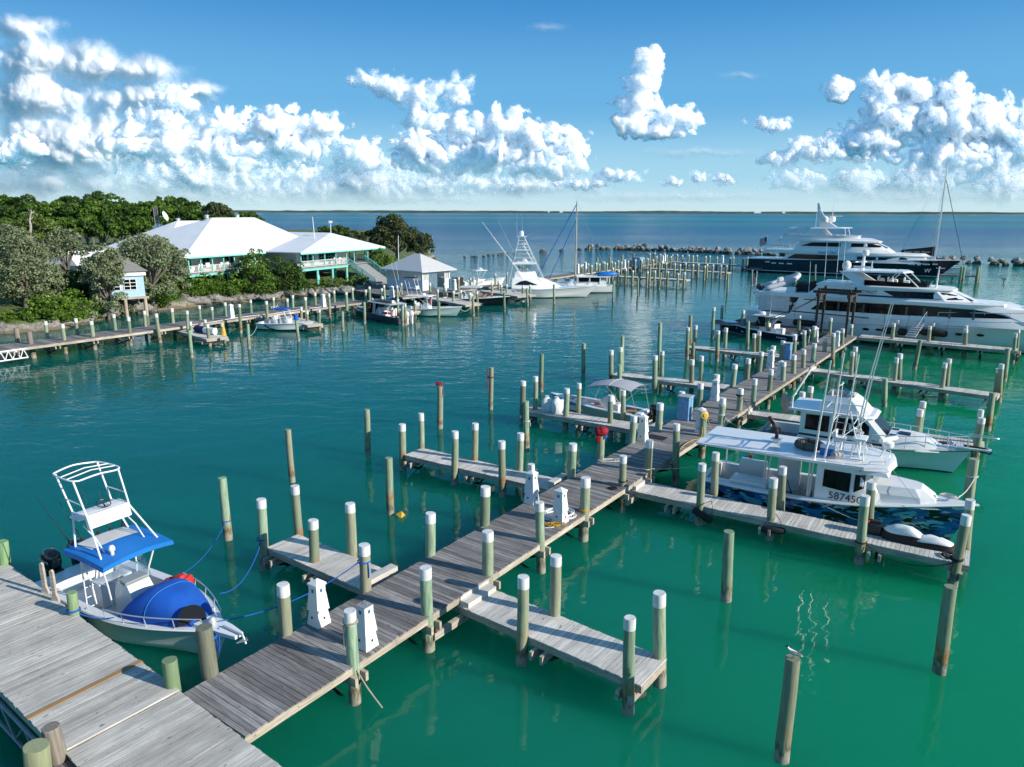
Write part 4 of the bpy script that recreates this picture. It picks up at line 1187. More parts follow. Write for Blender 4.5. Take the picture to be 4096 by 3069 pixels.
# -- the white clubhouse
def onplane(t, x, y, o, n):
 d = ray(t, x, y)
 return CAMP + d * ((o - CAMP).dot(n) / d.dot(n))
ZB, ZFL, ZEV = 3.6, 4.02, 6.32
Pl = at('S', 757, 1109, ZB)
Wl, Wr = at('v', 1113, 527, ZB), at('v', 1452, 492, ZB)
uh = (Wr - Wl)
uh.z = 0
uh.normalize()
nh = Vector((-uh.y, uh.x, 0))
house = thing('clubhouse', 'long white clubhouse on aqua stilts with white hipped roofs and a porch', 'house', (Pl.x, Pl.y, 0), math.atan2(uh.y, uh.x))
def loc(P):
 q = P - Vector((Pl.x, Pl.y, 0))
 return q.dot(uh), q.dot(nh), q.z
wl0, wl1 = loc(Wl), loc(Wr)
XW = wl0[0]                  # wing starts
YW = wl0[1]                  # wing front line (negative: stands forward)
XE = wl1[0]                  # stairs begin
XEND = loc(onplane('v', 1700, 365, Wl, nh))[0]
PD = 2.3                     # porch depth
rA, rB = loc(onplane('S', 849, 870, Pl + nh * 9.5, nh)), loc(onplane('S', 1018, 871, Pl + nh * 9.5, nh))
ZR = (rA[2] + rB[2]) / 2
DEP = 19.0
eL = loc(onplane('v', 350, 424, Pl - nh * .5, nh))
mb = MB()
ex0, ex1, ey0, ey1 = -1.0, XW + 12.5, -.6, DEP
yb = 2.6                      # line where the steep roof meets the flatter porch roof
zb = ZEV + 1.0
ring0 = [(ex0, ey0, ZEV), (ex1, ey0, ZEV), (ex1, ey1, ZEV), (ex0, ey1, ZEV)]
ring1 = [(ex0 + 2.4, yb, zb), (ex1 - 1, yb, zb), (ex1 - 1, ey1 - 2.5, zb), (ex0 + 2.4, ey1 - 2.5, zb)]
ridge = [(rA[0], 9.5, ZR), (rB[0], 9.5, ZR), (rB[0], 9.7, ZR), (rA[0], 9.7, ZR)]
mb.loft([[(x, y, z - .16) for x, y, z in ring0], ring0, ridge], cap0=True)
wr = [(XW - .6, YW - .7), (XEND + .4, YW - .7), (XEND + .4, YW + 15), (XW - .6, YW + 15)]
r2 = loc(onplane('v', 1330, 242, Wl + nh * 6.2, nh))
mb.loft([[(x, y, ZEV - .16) for x, y in wr], [(x, y, ZEV) for x, y in wr], [(r2[0] - .05, YW + 6.2, r2[2]), (r2[0] + .05, YW + 6.2, r2[2]), (r2[0] + .05, YW + 15, r2[2]), (r2[0] - .05, YW + 15, r2[2])]])
k1, k2 = loc(onplane('u', 1565, 406, Pl + nh * 20, nh)), loc(onplane('u', 1835, 398, Pl + nh * 20, nh))
mb.loft([[(k1[0] - 9, 13, ZEV), (k2[0] + 4, 13, ZEV), (k2[0] + 4, 27, ZEV), (k1[0] - 9, 27, ZEV)], [(k1[0], 19.9, k1[2]), (k2[0], 19.9, k1[2]), (k2[0], 20.1, k1[2]), (k1[0], 20.1, k1[2])]])
mb.build('roof', plain('white_metal_roof', (.86, .86, .85), .45, var=.05, scale=.6), house)
mb = MB()
mb.box((ex0 + (ex1 - ex0) / 2, ey0 - .02, ZEV - .22), (ex1 - ex0 - .1, .05, .2))
mb.box((ex0 - .02, (ey0 + ey1) / 2, ZEV - .22), (.05, ey1 - ey0 - .1, .2))
mb.box(((wr[0][0] + wr[1][0]) / 2, YW - .72, ZEV - .22), (wr[1][0] - wr[0][0], .05, .2))
mb.box((XEND + .42, YW + 6, ZEV - .22), (.05, 13, .2))
mb.build('fascia', M['teal'], house)
mb = MB()
mb.box(((0 + XW) / 2 + .6, PD + (DEP - PD) / 2 - .5, (ZFL + ZEV) / 2 + .1), (XW - 1.2 + .6, DEP - PD - 1, ZEV - ZFL + .2))
mb.box((XW + 1.2 + (XE - XW) / 2 + 1.2, YW + PD + 4.2, (ZFL + ZEV) / 2 + .1), (XE - XW + .8, 8.0, ZEV - ZFL + .2))
mb.box((k1[0] - 2, 19, 5.0), (14, 11, 2.6))
mb.build('wall', M['white_matt'], house)
mb = MB()
mb.box((XW / 2, PD / 2 - .05, ZFL - .07), (XW + .2, PD + .5, .14))
mb.box(((XW + XEND) / 2, YW + PD / 2 - .05, ZFL - .075), (XEND - XW, PD + .5, .14))
mb.box((XEND - 1.6, YW + 6, ZFL - .08), (3.2, 9, .14))
mb.build('porch_floor', M['grey'], house)
mb = MB()
mb.box((XW / 2, -.2, ZB + .18), (XW + .2, .1, .42))
mb.box((-.08, 3, ZB + .18), (.1, 6.2, .42))
mb.box(((XW + XE) / 2, YW - .2, ZB + .18), (XE - XW, .1, .42))
mb.box((XW, YW / 2 - .2, ZB + .18), (.1, -YW, .42))
mb.build('floor_beam', M['teal'], house)
gz = lambda x, y: land_z(*(Vector((Pl.x, Pl.y)) + (uh * x + nh * y).to_2d())) - .3
posts = [(x, .0) for x in np.linspace(.1, XW - .3, 8)] + [(0, 2.4)] + [(x, YW) for x in np.linspace(XW + .1, XE, 5)] + [(x, YW) for x in np.linspace(XE + 1.9, XEND - .1, 3)] + [(XEND - .1, YW + 3.2), (XEND - .1, YW + 6.4)]
for (x, y) in posts:
 b = MB()
 b.box((x, y, (ZFL + ZEV) / 2 - .1), (.14, .14, ZEV - ZFL - .2))
 b.build('porch_post', M['teal'], house)
for (x, y) in [(x, .3) for x in np.linspace(.8, XW - 1, 5)] + [(x, YW + .1) for x in np.linspace(XW + .2, XE, 4)] + [(XEND - .3, YW + .2), (XW + .2, YW + 2.4), (XE, YW + 2.4), (XE - 4, YW + 2.4)]:
 b = MB()
 b.lathe([(.2, gz(x, y)), (.2, ZB)], (x, y, 0), 10)
 b.build('stilt', M['teal'], house, smooth=True)
def railing(mb, a, b, z, h=.95, top=.09, step=.17, bal=.045, frame=.05):
 a, b = Vector(a), Vector(b)
 L = (b - a).length
 rz = math.atan2(b.y - a.y, b.x - a.x)
 m = (a + b) / 2
 mb.box((m.x, m.y, z + h), (L, top, .06), rz)
 mb.box((m.x, m.y, z + .12), (L, frame, .05), rz)
 for i in range(int(L / step)):
  p = a.lerp(b, (i + .5) / int(L / step))
  mb.box((p.x, p.y, z + h / 2 + .05), (bal, bal, h - .15), rz)
for a, b in (((.1, 0), (XW - .3, 0)), ((0, .1), (0, 2.4)), ((XW + .1, YW), (XE, YW)), ((XW + .05, YW), (XW + .05, -.1)), ((XEND - .1, YW + .1), (XEND - .1, YW + 6.4))):
 b_ = MB()
 railing(b_, (*a, 0), (*b, 0), ZFL)
 b_.build('railing', M['white_matt'], house)
def window(x, y, w, h, zc, door=False, parent=house):
 b = MB()
 for dx in (-w / 2, w / 2):
  b.box((x + dx, y - .03, zc), (.12, .08, h + .12))
 for dz in (-h / 2, h / 2):
  b.box((x, y - .032, zc + dz), (w, .08, .12))
 b.box((x, y - .02, zc), (.05, .05, h))
 if not door:
  b.box((x, y - .02, zc), (w, .045, .05))
 f = b.build('door' if door else 'window', M['white_matt'] if door else M['teal'], parent)
 b = MB()
 b.box((x, y - .005, zc), (w - .1, .03, h - .1))
 b.build('pane', M['glass'], f)
yw = PD - .0
for x in (1.8, 5.0, 8.6, XW - 2.2):
 window(x, yw, 1.3, 1.5, ZFL + 1.15)
window(XW - 4.9, yw, 1.7, 2.0, ZFL + 1.02, True)
for x in (XW + 3.6, XW + 5.3, XW + 7.6, XW + 9.2):
 window(x, YW + PD + .2, 1.3, 1.5, ZFL + 1.15)
window(XE - .1, YW + PD + .2, 1.2, 1.5, ZFL + 1.15)
for q in ((rA[0] - 1.2, 9.3, ZR + .0), (rB[0] - 3.5, 9.6, ZR + .02), (k1[0] + .2, 20, k1[2])):
 b = MB()
 b.lathe([(.28, -.1), (.28, .25), (.38, .28), (.3, .42), (0, .45)], q, 10)
 b.build('roof_vent', M['alu'], house, smooth=True)
for i, (x, y) in enumerate(((3.3, 1.2), (4.2, .9), (7.0, 1.1), (7.9, 1.2), (10.6, 1.1))):
 b = MB()
 b.box((0, 0, .38), (.55, .55, .05), rx=.1)
 b.box((0, .28, .75), (.55, .06, .8), rx=-.25)
 for sx in (-.28, .28):
  b.box((sx, 0, .55), (.1, .7, .04))
  b.box((sx, -.25, .27), (.06, .06, .54))
  b.box((sx, .25, .27), (.06, .06, .54))
 w = Vector((Pl.x, Pl.y, ZFL)) + uh * x + nh * y
 o = b.build('porch_chair', M['white_matt'], loc=w, rz=math.atan2(uh.y, uh.x) + rng.uniform(-.4, .4))
 tag(o, 'white slatted lounge chair behind the rail on the clubhouse porch', 'chair', 'white porch chairs')
for i, (x, y) in enumerate(((XE - 1.0, YW + 1.1), (XE + .4, YW + 1.3), (XE + 3.0, YW + 2.4))):
 o2 = o.copy()
 COL.objects.link(o2)
 o2.location = Vector((Pl.x, Pl.y, ZFL)) + uh * x + nh * y
 o2['label'] = 'white slatted lounge chair at the stair end of the clubhouse porch'
 o2['group'] = 'white chairs by the stairs'
sa, sb, sc_, sd = at('v', 1455, 470, ZFL), at('v', 1585, 462, ZFL), at('v', 1662, 622, 1.05), at('v', 1790, 604, 1.05)
stairs = thing('staircase', 'broad aqua-railed staircase from the clubhouse porch down to the dock', 'stairs', (0, 0, 0))
tl, tr_ = sa, sa + (sd - sc_)
b = MB()
NS = 17
side_v = (sd - sc_)
for i in range(NS):
 t = (i + .5) / NS
 c0 = sa.lerp(sc_, t)
 c = c0 + side_v / 2
 run = (sc_ - sa)
 b.box((c.x, c.y, c.z - .02), (side_v.length - .1, run.to_2d().length / NS * 1.05, .05), math.atan2(side_v.y, side_v.x))
 b.box((c.x - run.x / NS / 2 * .9, c.y - run.y / NS / 2 * .9, c.z + .07), (side_v.length - .1, .03, .12), math.atan2(side_v.y, side_v.x))
b.build('treads', M['grey'], stairs)
for off in (0, 1):
 A, B = sa + side_v * off, sc_ + side_v * off
 b = MB()
 b.slab(A + Vector((0, 0, -.4)), B + Vector((0, 0, -.4)), B, A, .06)
 b.build('stringer', M['teal'], stairs)
 b = MB()
 b.tube([A + Vector((0, 0, 1)), A.lerp(B, .45) + Vector((0, 0, 1)), B + Vector((0, 0, 1))], .055, 4)
 b.tube([A + Vector((0, 0, .15)), B + Vector((0, 0, .15))], .04, 4)
 for i in range(46):
  p = A.lerp(B, (i + .5) / 46)
  b.box((p.x, p.y, p.z + .55), (.04, .04, .85))
 for t in (0, .33, .55, 1):
  p = A.lerp(B, t)
  b.box((p.x, p.y, p.z + .5), (.13, .13, 1.2))
 b.build('railing', M['teal'], stairs)
for t in (.35, .6, .85):
 for off in (.05, .95):
  p = sa.lerp(sc_, t) + side_v * off
  b = MB()
  b.box((p.x, p.y, (p.z - .3 + .4) / 2), (.12, .12, p.z - .3 - .4))
  b.build('post', M['white_matt'], stairs)
# -- pavilion with the grey hip roof
pc = at('N', 404, 347, 1.13)
pr_ = at('N', 634, 322, 1.13)
up = (pr_ - pc)
up.z = 0
PW = up.length
up.normalize()
PL = 7.6
pav = thing('pavilion', 'open white pavilion with pale blue siding and grey hipped roof on the dock', 'pavilion', pc, math.atan2(up.y, up.x))
H_ = 2.75
b = MB()
b.box((.05, PL / 2, .7), (.1, PL, 1.4))
b.box((PW / 2, PL - .05, .7), (PW - .2, .1, 1.4))
b.box((.58, .05, .7), (.95, .1, 1.4))
b.box((PW - .5, .05, .7), (.95, .1, 1.4))
b.box((PW - .05, 1.2, .7), (.1, 2.2, 1.4))
b.box((.05, PL / 2, 2.52), (.1, PL, .46))
b.box((PW / 2, .05, 2.52), (PW - .2, .1, .46))
b.box((PW / 2, PL - .05, 2.52), (PW - .2, .1, .46))
b.box((PW - .05, PL / 2, 2.52), (.1, PL - .2, .46))
pav_w = b.build('wall', M['pale_blue'], pav)
b = MB()
for x, y in ((0.06, .06), (1.06, .06), (PW - 1.0, .06), (PW - .06, .06), (.06, PL - .06), (PW - .06, PL - .06), (.06, PL * .33), (.06, PL * .66), (PW - .06, 2.4), (PW - .06, 5)):
 b.box((x, y, H_ / 2), (.16, .16, H_))
b.build('corner_post', M['white_matt'], pav)
b = MB()
for i in range(48):
 y = .15 + i * (PL - .3) / 48
 b.box((.05, y, 1.85), (.04, .075, .9))
 b.box((PW - .05, y, 1.85), (.04, .075, .9)) if y < 2.4 else None
 x = .15 + i * (PW - .3) / 48
 b.box((x, PL - .05, 1.85), (.05, .04, .9))
 if x < 1.0 or x > PW - 1.0:
  b.box((x, .05, 1.85), (.05, .04, .9))
b.parts('lattice', M['white_matt'], pav)
b = MB()
o_ = .75
b.loft([[(-o_, -o_, H_ - .14), (PW + o_, -o_, H_ - .14), (PW + o_, PL + o_, H_ - .14), (-o_, PL + o_, H_ - .14)], [(-o_, -o_, H_), (PW + o_, -o_, H_), (PW + o_, PL + o_, H_), (-o_, PL + o_, H_)],
  [(PW / 2 - .05, PL / 2 - .6, H_ + 2.2), (PW / 2 + .05, PL / 2 - .6, H_ + 2.2), (PW / 2 + .05, PL / 2 + .6, H_ + 2.2), (PW / 2 - .05, PL / 2 + .6, H_ + 2.2)]])
b.build('roof', plain('pale_grey_shingles', (.60, .61, .61), .85, var=.1, scale=5, bmp=.4), pav)
# -- little blue cottage on stilts
cc = at('L', 335, 600, 0)
cot = thing('cottage', 'small light blue cottage with grey shingle roof on stilts by the shore trees', 'cottage', (cc.x, cc.y, 0), math.radians(38))
CW = 4.4
zb0, zt0 = 2.3, 5.0
b = MB()
b.box((-CW / 2, CW / 2, (zb0 + zt0) / 2), (CW, CW, zt0 - zb0))
w_ = b.build('wall', M['cottage_blue'], cot)
b = MB()
for k in range(14):
 z = zb0 + .1 + k * .19
 b.box((-CW / 2, -.012, z), (CW + .02, .02, .02))
 b.box((.012, CW / 2, z), (.02, CW, .02))
b.build('siding', M['cottage_blue'], w_)
b = MB()
b.box((-CW / 2, -.1, zt0 - .02), (CW + .5, .3, .5))
b.box((.1, CW / 2, zt0 - .02), (.3, CW + .2, .5))
b.build('cornice', M['white_matt'], cot)
b = MB()
b.loft([[(-CW - .5, -.5, zt0 + .23), (.5, -.5, zt0 + .23), (.5, CW + .5, zt0 + .23), (-CW - .5, CW + .5, zt0 + .23)], [(-CW / 2 - .05, CW / 2 - .05, zt0 + 2.3), (-CW / 2 + .05, CW / 2 - .05, zt0 + 2.3), (-CW / 2 + .05, CW / 2 + .05, zt0 + 2.3), (-CW / 2 - .05, CW / 2 + .05, zt0 + 2.3)]])
b.build('roof', M['shingle_grey'], cot)
for cx in (-1.5, -3.2):
 b = MB()
 for dx in (-.65, 0, .65):
  b.box((cx + dx, -.06, 3.75), (.07, .06, 1.2))
 for dz in (-.6, -.2, .2, .6):
  b.box((cx, -.062, 3.75 + dz), (1.36, .06, .06))
 f = b.build('window', M['white_matt'], cot)
 b = MB()
 b.box((cx, -.025, 3.75), (1.28, .03, 1.18))
 b.build('pane', M['glass'], f)
b = MB()
b.box((-CW / 2, -.1, 2.18), (CW + .6, .35, .22))
b.box((.05, CW / 2, 2.16), (.3, CW, .22))
b.box((-CW / 2, CW / 2, 2.2), (CW, CW, .1))
b.build('sill_beam', M['timber'], cot)
for x, y in ((-.1, -.1), (-CW + .2, -.1), (-.1, CW - .2), (-2.2, -.1)):
 b = MB()
 b.lathe([(.2, -1.5), (.19, 2.1)], (x, y, 0), 10)
 b.build('stilt', M['timber'], cot, smooth=True)
ax = atY('u', 780, 590, 98)
anx = thing('annex', 'low white-roofed annex half hidden by trees left of the clubhouse', 'house', (ax.x, ax.y, 0), math.atan2(uh.y, uh.x))
b = MB()
b.loft([[(-4, -3, 5.2), (6, -3, 5.2), (6, 4, 5.2), (-4, 4, 5.2)], [(-3, .4, 6.9), (5, .4, 6.9), (5, .6, 6.9), (-3, .6, 6.9)]])
b.build('roof', M['white_matt'], anx)
b = MB()
b.box((1, .5, 3.7), (9, 6, 3.1))
b.build('wall', M['white_matt'], anx)
mp_ = atY('u', 1405, 455, 118)
mast = thing('lattice_mast', 'rusty lattice mast with a white dish behind the clubhouse roof', 'antenna', (mp_.x, mp_.y, 0))
b = MB()
zt = atY('u', 1392, 280, 118).z
lean = -.35
for k in range(3):
 a = k * 2.094
 b.tube([(.32 * math.cos(a), .32 * math.sin(a), 2), (.32 * math.cos(a) + lean, .32 * math.sin(a), zt)], .045, 5)
nz = int((zt - 4) / .45)
for i in range(nz):
 z0 = 4 + i * .45
 f0 = lean * (z0 - 2) / (zt - 2)
 for k in range(3):
  a, a2 = k * 2.094, (k + 1) * 2.094
  b.tube([(.32 * math.cos(a) + f0, .32 * math.sin(a), z0), (.32 * math.cos(a2) + f0, .32 * math.sin(a2), z0 + .45)], .022, 4)
b.build('lattice_frame', plain('galvanised_mast', (.42, .38, .36), .5, metal=.3), mast)
b = MB()
R = Matrix.Rotation(math.radians(70), 3, 'Y')
rings = []
for r_, z_ in ((.06, 0), (.4, .06), (.75, .2), (.78, .2), (.42, .02), (.06, -.06)):
 rings.append([R @ Vector((r_ * math.cos(q * .3927), r_ * math.sin(q * .3927), z_)) + Vector((1.1, -.2, zt - 1.5)) for q in range(16)])
b.loft(rings)
b.tube([(.25, 0, zt - 1.6), (1.1, -.2, zt - 1.5)], .06, 6)
b.build('dish', M['white_matt'], mast, smooth=True)
for (t, x0, y0, x1, y1, Y, lab) in (('v', 1198, 125, 1212, 236, 116, 'thin grey pole rising from the clubhouse wing roof'), ('v', 1331, 165, 1332, 245, 118, 'short pole with a small white box on the roof ridge'), ('v', 1830, 262, 1831, 480, 118, 'tall bare flagpole between the big tree and the pavilion')):
 A, B = atY(t, x0, y0, Y), atY(t, x1, y1, Y)
 b = MB()
 b.tube([B - Vector((0, 0, 1.5)), A], [.07, .045], 8)
 if 'box' in lab:
  b.box(A + Vector((0, 0, .05)), (.5, .3, .35))
 o = b.build('flagpole', M['alu_white'])
 tag(o, lab, 'pole')
# -- trees and shrubs
LEAF = {
 'sage': leaf_mat('sage_leaves', [(.16, .21, .09), (.27, .33, .17), (.40, .44, .28)], .25),
 'dark': leaf_mat('dark_green_leaves', [(.032, .085, .014), (.075, .155, .022), (.14, .24, .035)], .3),
 'mid': leaf_mat('mid_green_leaves', [(.06, .14, .016), (.12, .235, .03), (.21, .33, .05)], .3),
 'bright': leaf_mat('bright_green_leaves', [(.07, .16, .015), (.15, .28, .03), (.26, .38, .05)], .35),
 'olive': leaf_mat('olive_leaves', [(.05, .075, .025), (.10, .13, .045), (.17, .19, .08)], .25),
 'pine': leaf_mat('yellow_green_needles', [(.10, .17, .03), (.17, .25, .05), (.24, .32, .08)], .3),
}
M['bark'] = plain('grey_bark', (.22, .19, .16), .9, var=.25, scale=3, bmp=.6)
M['bark_pale'] = plain('bleached_bark', (.50, .46, .41), .9, var=.2, scale=3, bmp=.5)
def leaves_mesh(clumps, n, s, seed, name, mat, flat=.0):
 r = np.random.RandomState(seed)
 C = np.array([c[:3] for c in clumps])
 Rr = np.array([c[3] for c in clumps])
 pick = r.choice(len(C), n, p=Rr ** 2 / (Rr ** 2).sum())
 d = r.normal(size=(n, 3))
 d /= np.linalg.norm(d, axis=1)[:, None]
 d[:, 2] = np.where(d[:, 2] < -.55, -d[:, 2], d[:, 2])
 rad = Rr[pick] * (.55 + .5 * r.rand(n) ** .6)
 P = C[pick] + d * rad[:, None] * np.array([1, 1, .8])
 nn = d + r.normal(size=(n, 3)) * .75
 nn /= np.linalg.norm(nn, axis=1)[:, None]
 a = np.cross(nn, r.normal(size=(n, 3)))
 a /= np.linalg.norm(a, axis=1)[:, None]
 b = np.cross(nn, a)
 sz = s * (.6 + .8 * r.rand(n))[:, None]
 V = np.stack([P - a * sz * .5, P - b * sz * .32 + nn * sz * .08, P + a * sz * .5, P + b * sz * .32 + nn * sz * .08], 1).reshape(-1, 3)
 me = bpy.data.meshes.new(name)
 me.vertices.add(4 * n)
 me.vertices.foreach_set('co', V.astype(np.float32).ravel())
 me.loops.add(4 * n)
 me.loops.foreach_set('vertex_index', np.arange(4 * n, dtype=np.int32))
 me.polygons.add(n)
 me.polygons.foreach_set('loop_start', np.arange(0, 4 * n, 4, dtype=np.int32))
 me.polygons.foreach_set('loop_total', np.full(n, 4, np.int32))
 me.update(calc_edges=True)
 me.materials.append(mat)
 return me
_ts = [0]
SHORE_Y = []
for p in SHORE[2:22]:
 q = p - CAMP
 zc = q.dot(_f)
 SHORE_Y.append(((W_PX / 2 + FOC * q.dot(_x) / zc) / 1.8526, p.y))
SHORE_Y.sort()
def tree(name, label, cx, cy, rx, ry, Y, kind, n=2600, leaf=.4, group=None, trunk=True, lobes=12, bark='bark', cat='tree', dep=.85, low=None):
 """a crown seen centred at (cx, cy) of the photo with the given half sizes, standing Y metres out on the land"""
 _ts[0] += 1
 seed = 100 + _ts[0]
 r = random.Random(seed)
 sy = float(np.interp(cx, [p[0] for p in SHORE_Y], [p[1] for p in SHORE_Y]))
 if cx < 790:
  Y = max(Y, sy + (.2 if 'cottage' in label else 1.6))
 c = atY('d', cx, cy, Y)
 k = Y / FOC * 1.8526
 RX, RZ, RY = rx * k, ry * k, rx * k * dep
 g = land_z(c.x, c.y) - .3
 root = thing(name, label, cat, (c.x, c.y, g), 0, group)
 cl = []
 for i in range(lobes):
  th = 2.4 * i + r.uniform(-.5, .5)
  z = 1 - 1.65 * (i + .5) / lobes + r.uniform(-.15, .15)
  q = math.sqrt(max(0, 1 - z * z))
  m = r.uniform(.4, .9)
  R_ = min(RX, RZ * 1.3) * r.uniform(.26, .5)
  cl.append((RX * m * q * math.cos(th), RY * m * q * math.sin(th), c.z - g + RZ * m * z, R_))
 for i in range(lobes * 2):
  th, z = r.uniform(0, 6.28), r.uniform(-.5, 1)
  q = math.sqrt(max(0, 1 - z * z))
  m = r.uniform(.8, 1.0)
  cl.append((RX * m * q * math.cos(th), RY * m * q * math.sin(th), c.z - g + RZ * m * z, min(RX, RZ) * r.uniform(.13, .24)))
 if kind == 'sage' and cat != 'shrub':
  for i in range(lobes):
   th, m = r.uniform(0, 6.28), r.uniform(.3, .8)
   cl.append((RX * m * math.cos(th), RY * m * math.sin(th), r.uniform(.3, .6) * (c.z - g), min(RX, RZ) * r.uniform(.2, .32)))
  n = int(n * 1.25)
 if cat == 'shrub':
  zc_ = c.z - g
  for i in range(lobes * 2):
   th, m = r.uniform(0, 6.28), r.uniform(.3, .95)
   cl.append((RX * m * math.cos(th), RY * m * math.sin(th), r.uniform(.15, .75) * zc_, min(RX, max(RZ, .8)) * r.uniform(.3, .5)))
  n = int(n * 1.3)
 me = leaves_mesh(cl, n, leaf, seed, 'crown', LEAF[kind])
 o = bpy.data.objects.new('crown', me)
 COL.objects.link(o)
 o.parent = root
 if trunk:
  b = MB()
  h = c.z - g
  tr = max(.1, RX * .07)
  bx = r.uniform(-.3, .3) * RX * .3
  b.tube(smooth_path([(0, 0, -.2), (bx * .3, 0, h * .25), (bx, 0, h * .5)], 4), [tr * 1.3 - tr * .4 * i / 8 for i in range(9)], 8)
  for q in cl[:lobes]:
   mid = Vector((bx, 0, h * .5)).lerp(Vector(q[:3]), .5) + Vector((r.uniform(-.2, .2), r.uniform(-.2, .2), r.uniform(-.1, .3)))
   b.tube(smooth_path([(bx, 0, h * .48), mid, q[:3]], 3), [tr * .7, tr * .6, tr * .5, tr * .42, tr * .35, tr * .25, tr * .15], 6)
  b.build('trunk', M[bark], root, smooth=True)
 return root
FW = 'trees of the wood behind the clubhouse'
LW = ('dark evergreen tree in the wood on the skyline', 'dense mid-green tree in the middle of the wood', 'lighter green tree low in front of the wood')
for i in range(16):
 x = -20 + i * 37
 top = 428 - 6 * math.sin(i * 1.3) + (max(0, x - 330) * .16)
 tree('evergreen_tree', LW[0], x + rng.uniform(-9, 9), top + 26 + rng.uniform(-4, 4), rng.uniform(28, 38), rng.uniform(22, 28), 182 - i * 1.0, ('dark', 'mid', 'dark')[i % 3], 2300, .62, FW + ' skyline', lobes=11)
for i in range(12):
 x = -12 + i * 42
 tree('evergreen_tree', LW[1], x + rng.uniform(-9, 9), 466 + rng.uniform(-5, 5) + max(0, x - 330) * .05, rng.uniform(28, 38), rng.uniform(22, 30), 158, ('mid', 'dark', 'mid')[i % 3], 2300, .55, FW + ' middle', lobes=11)
for i in range(8):
 x = 10 + i * 42
 tree('evergreen_tree', LW[2], x + rng.uniform(-9, 9), 494 + rng.uniform(-4, 6), rng.uniform(26, 36), rng.uniform(18, 26), 132, ('mid', 'dark', 'mid', 'mid')[i % 4], 2200, .5, FW + ' front', lobes=10)
tree('pine_tree', 'yellow-green feathery tree left behind the silvery trees', 66, 497, 52, 32, 112, 'pine', 4200, .34)
tree('evergreen_tree', 'loose grey-green tree at the right end of the wood', 468, 458, 30, 18, 150, 'olive', 2200, .45)
tree('silver_buttonwood', 'big silvery-leaved tree leaning over the shore at the left edge', 45, 590, 72, 78, 79, 'sage', 11000, .26, lobes=18, bark='bark')
tree('silver_buttonwood', 'silvery tree crown behind the leaning one at the left edge', 18, 525, 55, 40, 88, 'sage', 5200, .28, lobes=14)
tree('silver_buttonwood', 'upright silvery tree partly hiding the blue cottage', 222, 588, 46, 60, 80, 'sage', 7200, .25, lobes=16)
tree('silver_buttonwood', 'thin silvery tree with bare limbs above the annex', 142, 535, 42, 40, 90, 'sage', 3400, .27, lobes=13)
tree('silver_buttonwood', 'spreading silvery tree between the cottage and the clubhouse porch', 318, 552, 82, 44, 89, 'sage', 9000, .26, lobes=20)
tree('silver_buttonwood', 'silvery branch drooping beside the porch corner', 372, 585, 36, 40, 90, 'sage', 3400, .26, lobes=10)
tree('silver_buttonwood', 'low silvery shrub in front of the blue cottage wall', 258, 632, 30, 22, 76, 'sage', 1800, .24, lobes=9, cat='shrub')
SB = [('light green bush at the water edge at the far left', 58, 690, 34, 18, 72, 'bright', 1900, .26), ('light green bush beside the lattice bridge end of the shore', 140, 690, 34, 17, 73, 'bright', 1900, .26), ('low green bush at the water edge left of the cottage', 196, 668, 28, 20, 76, 'mid', 1600, .26), ('bright green shrub under the big silvery tree', 100, 665, 46, 34, 76, 'bright', 3000, .28), ('bright green shrub at the left end of the shore', 20, 690, 40, 18, 73, 'bright', 1700, .26), ('yellowish green shrub right of the big silvery tree trunk', 158, 668, 36, 38, 76.5, 'bright', 2400, .27), ('dark green shrub behind the big silvery tree', 130, 630, 45, 35, 84, 'mid', 2400, .3),
      ('green shrub between the two shore trees', 165, 610, 28, 30, 84, 'dark', 1500, .3), ('green shrub at the right wall of the cottage', 345, 615, 30, 30, 84, 'mid', 2300, .28), ('bright low shrub at the cottage stilts', 342, 650, 16, 14, 83.5, 'bright', 700, .24), ('green shrub under the porch corner', 392, 620, 34, 28, 87, 'mid', 2500, .28), ('leafy shrub below the middle of the porch, left', 440, 622, 34, 30, 88.5, 'bright', 2600, .28),
      ('leafy shrub below the middle of the porch, right', 480, 622, 34, 30, 90.5, 'mid', 2600, .28), ('tall dark bush standing before the porch', 545, 588, 42, 48, 93, 'mid', 5200, .3), ('large dark bush beside the wing of the clubhouse', 615, 598, 46, 46, 97, 'dark', 5600, .3), ('silvery shrub in front of the large dark bush', 585, 620, 26, 28, 94, 'olive', 1900, .27),
      ('low green shrub on the ledge by the large dark bush', 660, 630, 24, 16, 99, 'mid', 1200, .27), ('grassy shrub below the clubhouse wing', 715, 612, 34, 12, 106, 'bright', 1300, .24), ('grassy shrub at the foot of the stairs', 770, 606, 26, 12, 110, 'mid', 1100, .24), ('bright shrub between the stairs and the pavilion', 822, 572, 34, 32, 122, 'bright', 3200, .33)]
for (lab, *q) in SB:
 tree('shrub', lab, *q[:5], q[5], q[6], q[7], cat='shrub', lobes=10, trunk=True)
tree('spreading_tree', 'big round olive-green tree standing at the point behind the pavilion', 852, 512, 48, 44, 150, 'olive', 7000, .45, lobes=18)
tree('spreading_tree', 'right half of the wind-bent tree at the point over the water', 908, 532, 32, 28, 150, 'olive', 3000, .42, lobes=12)
tree('spreading_tree', 'thin twiggy tree just left of the big round tree', 800, 525, 24, 30, 152, 'olive', 1500, .42, lobes=10)
tree('evergreen_tree', 'dark tree rising behind the clubhouse wing roof', 722, 505, 40, 18, 150, 'dark', 2600, .45, lobes=10)
tree('evergreen_tree', 'brownish low tree behind the end of the wing roof', 765, 520, 32, 20, 148, 'olive', 1900, .42, lobes=10)
dt = thing('dead_tree', 'bare bleached dead tree standing among the silvery trees', 'tree', (atY('u', 275, 610, 92).x, 92, 3))
b = MB()
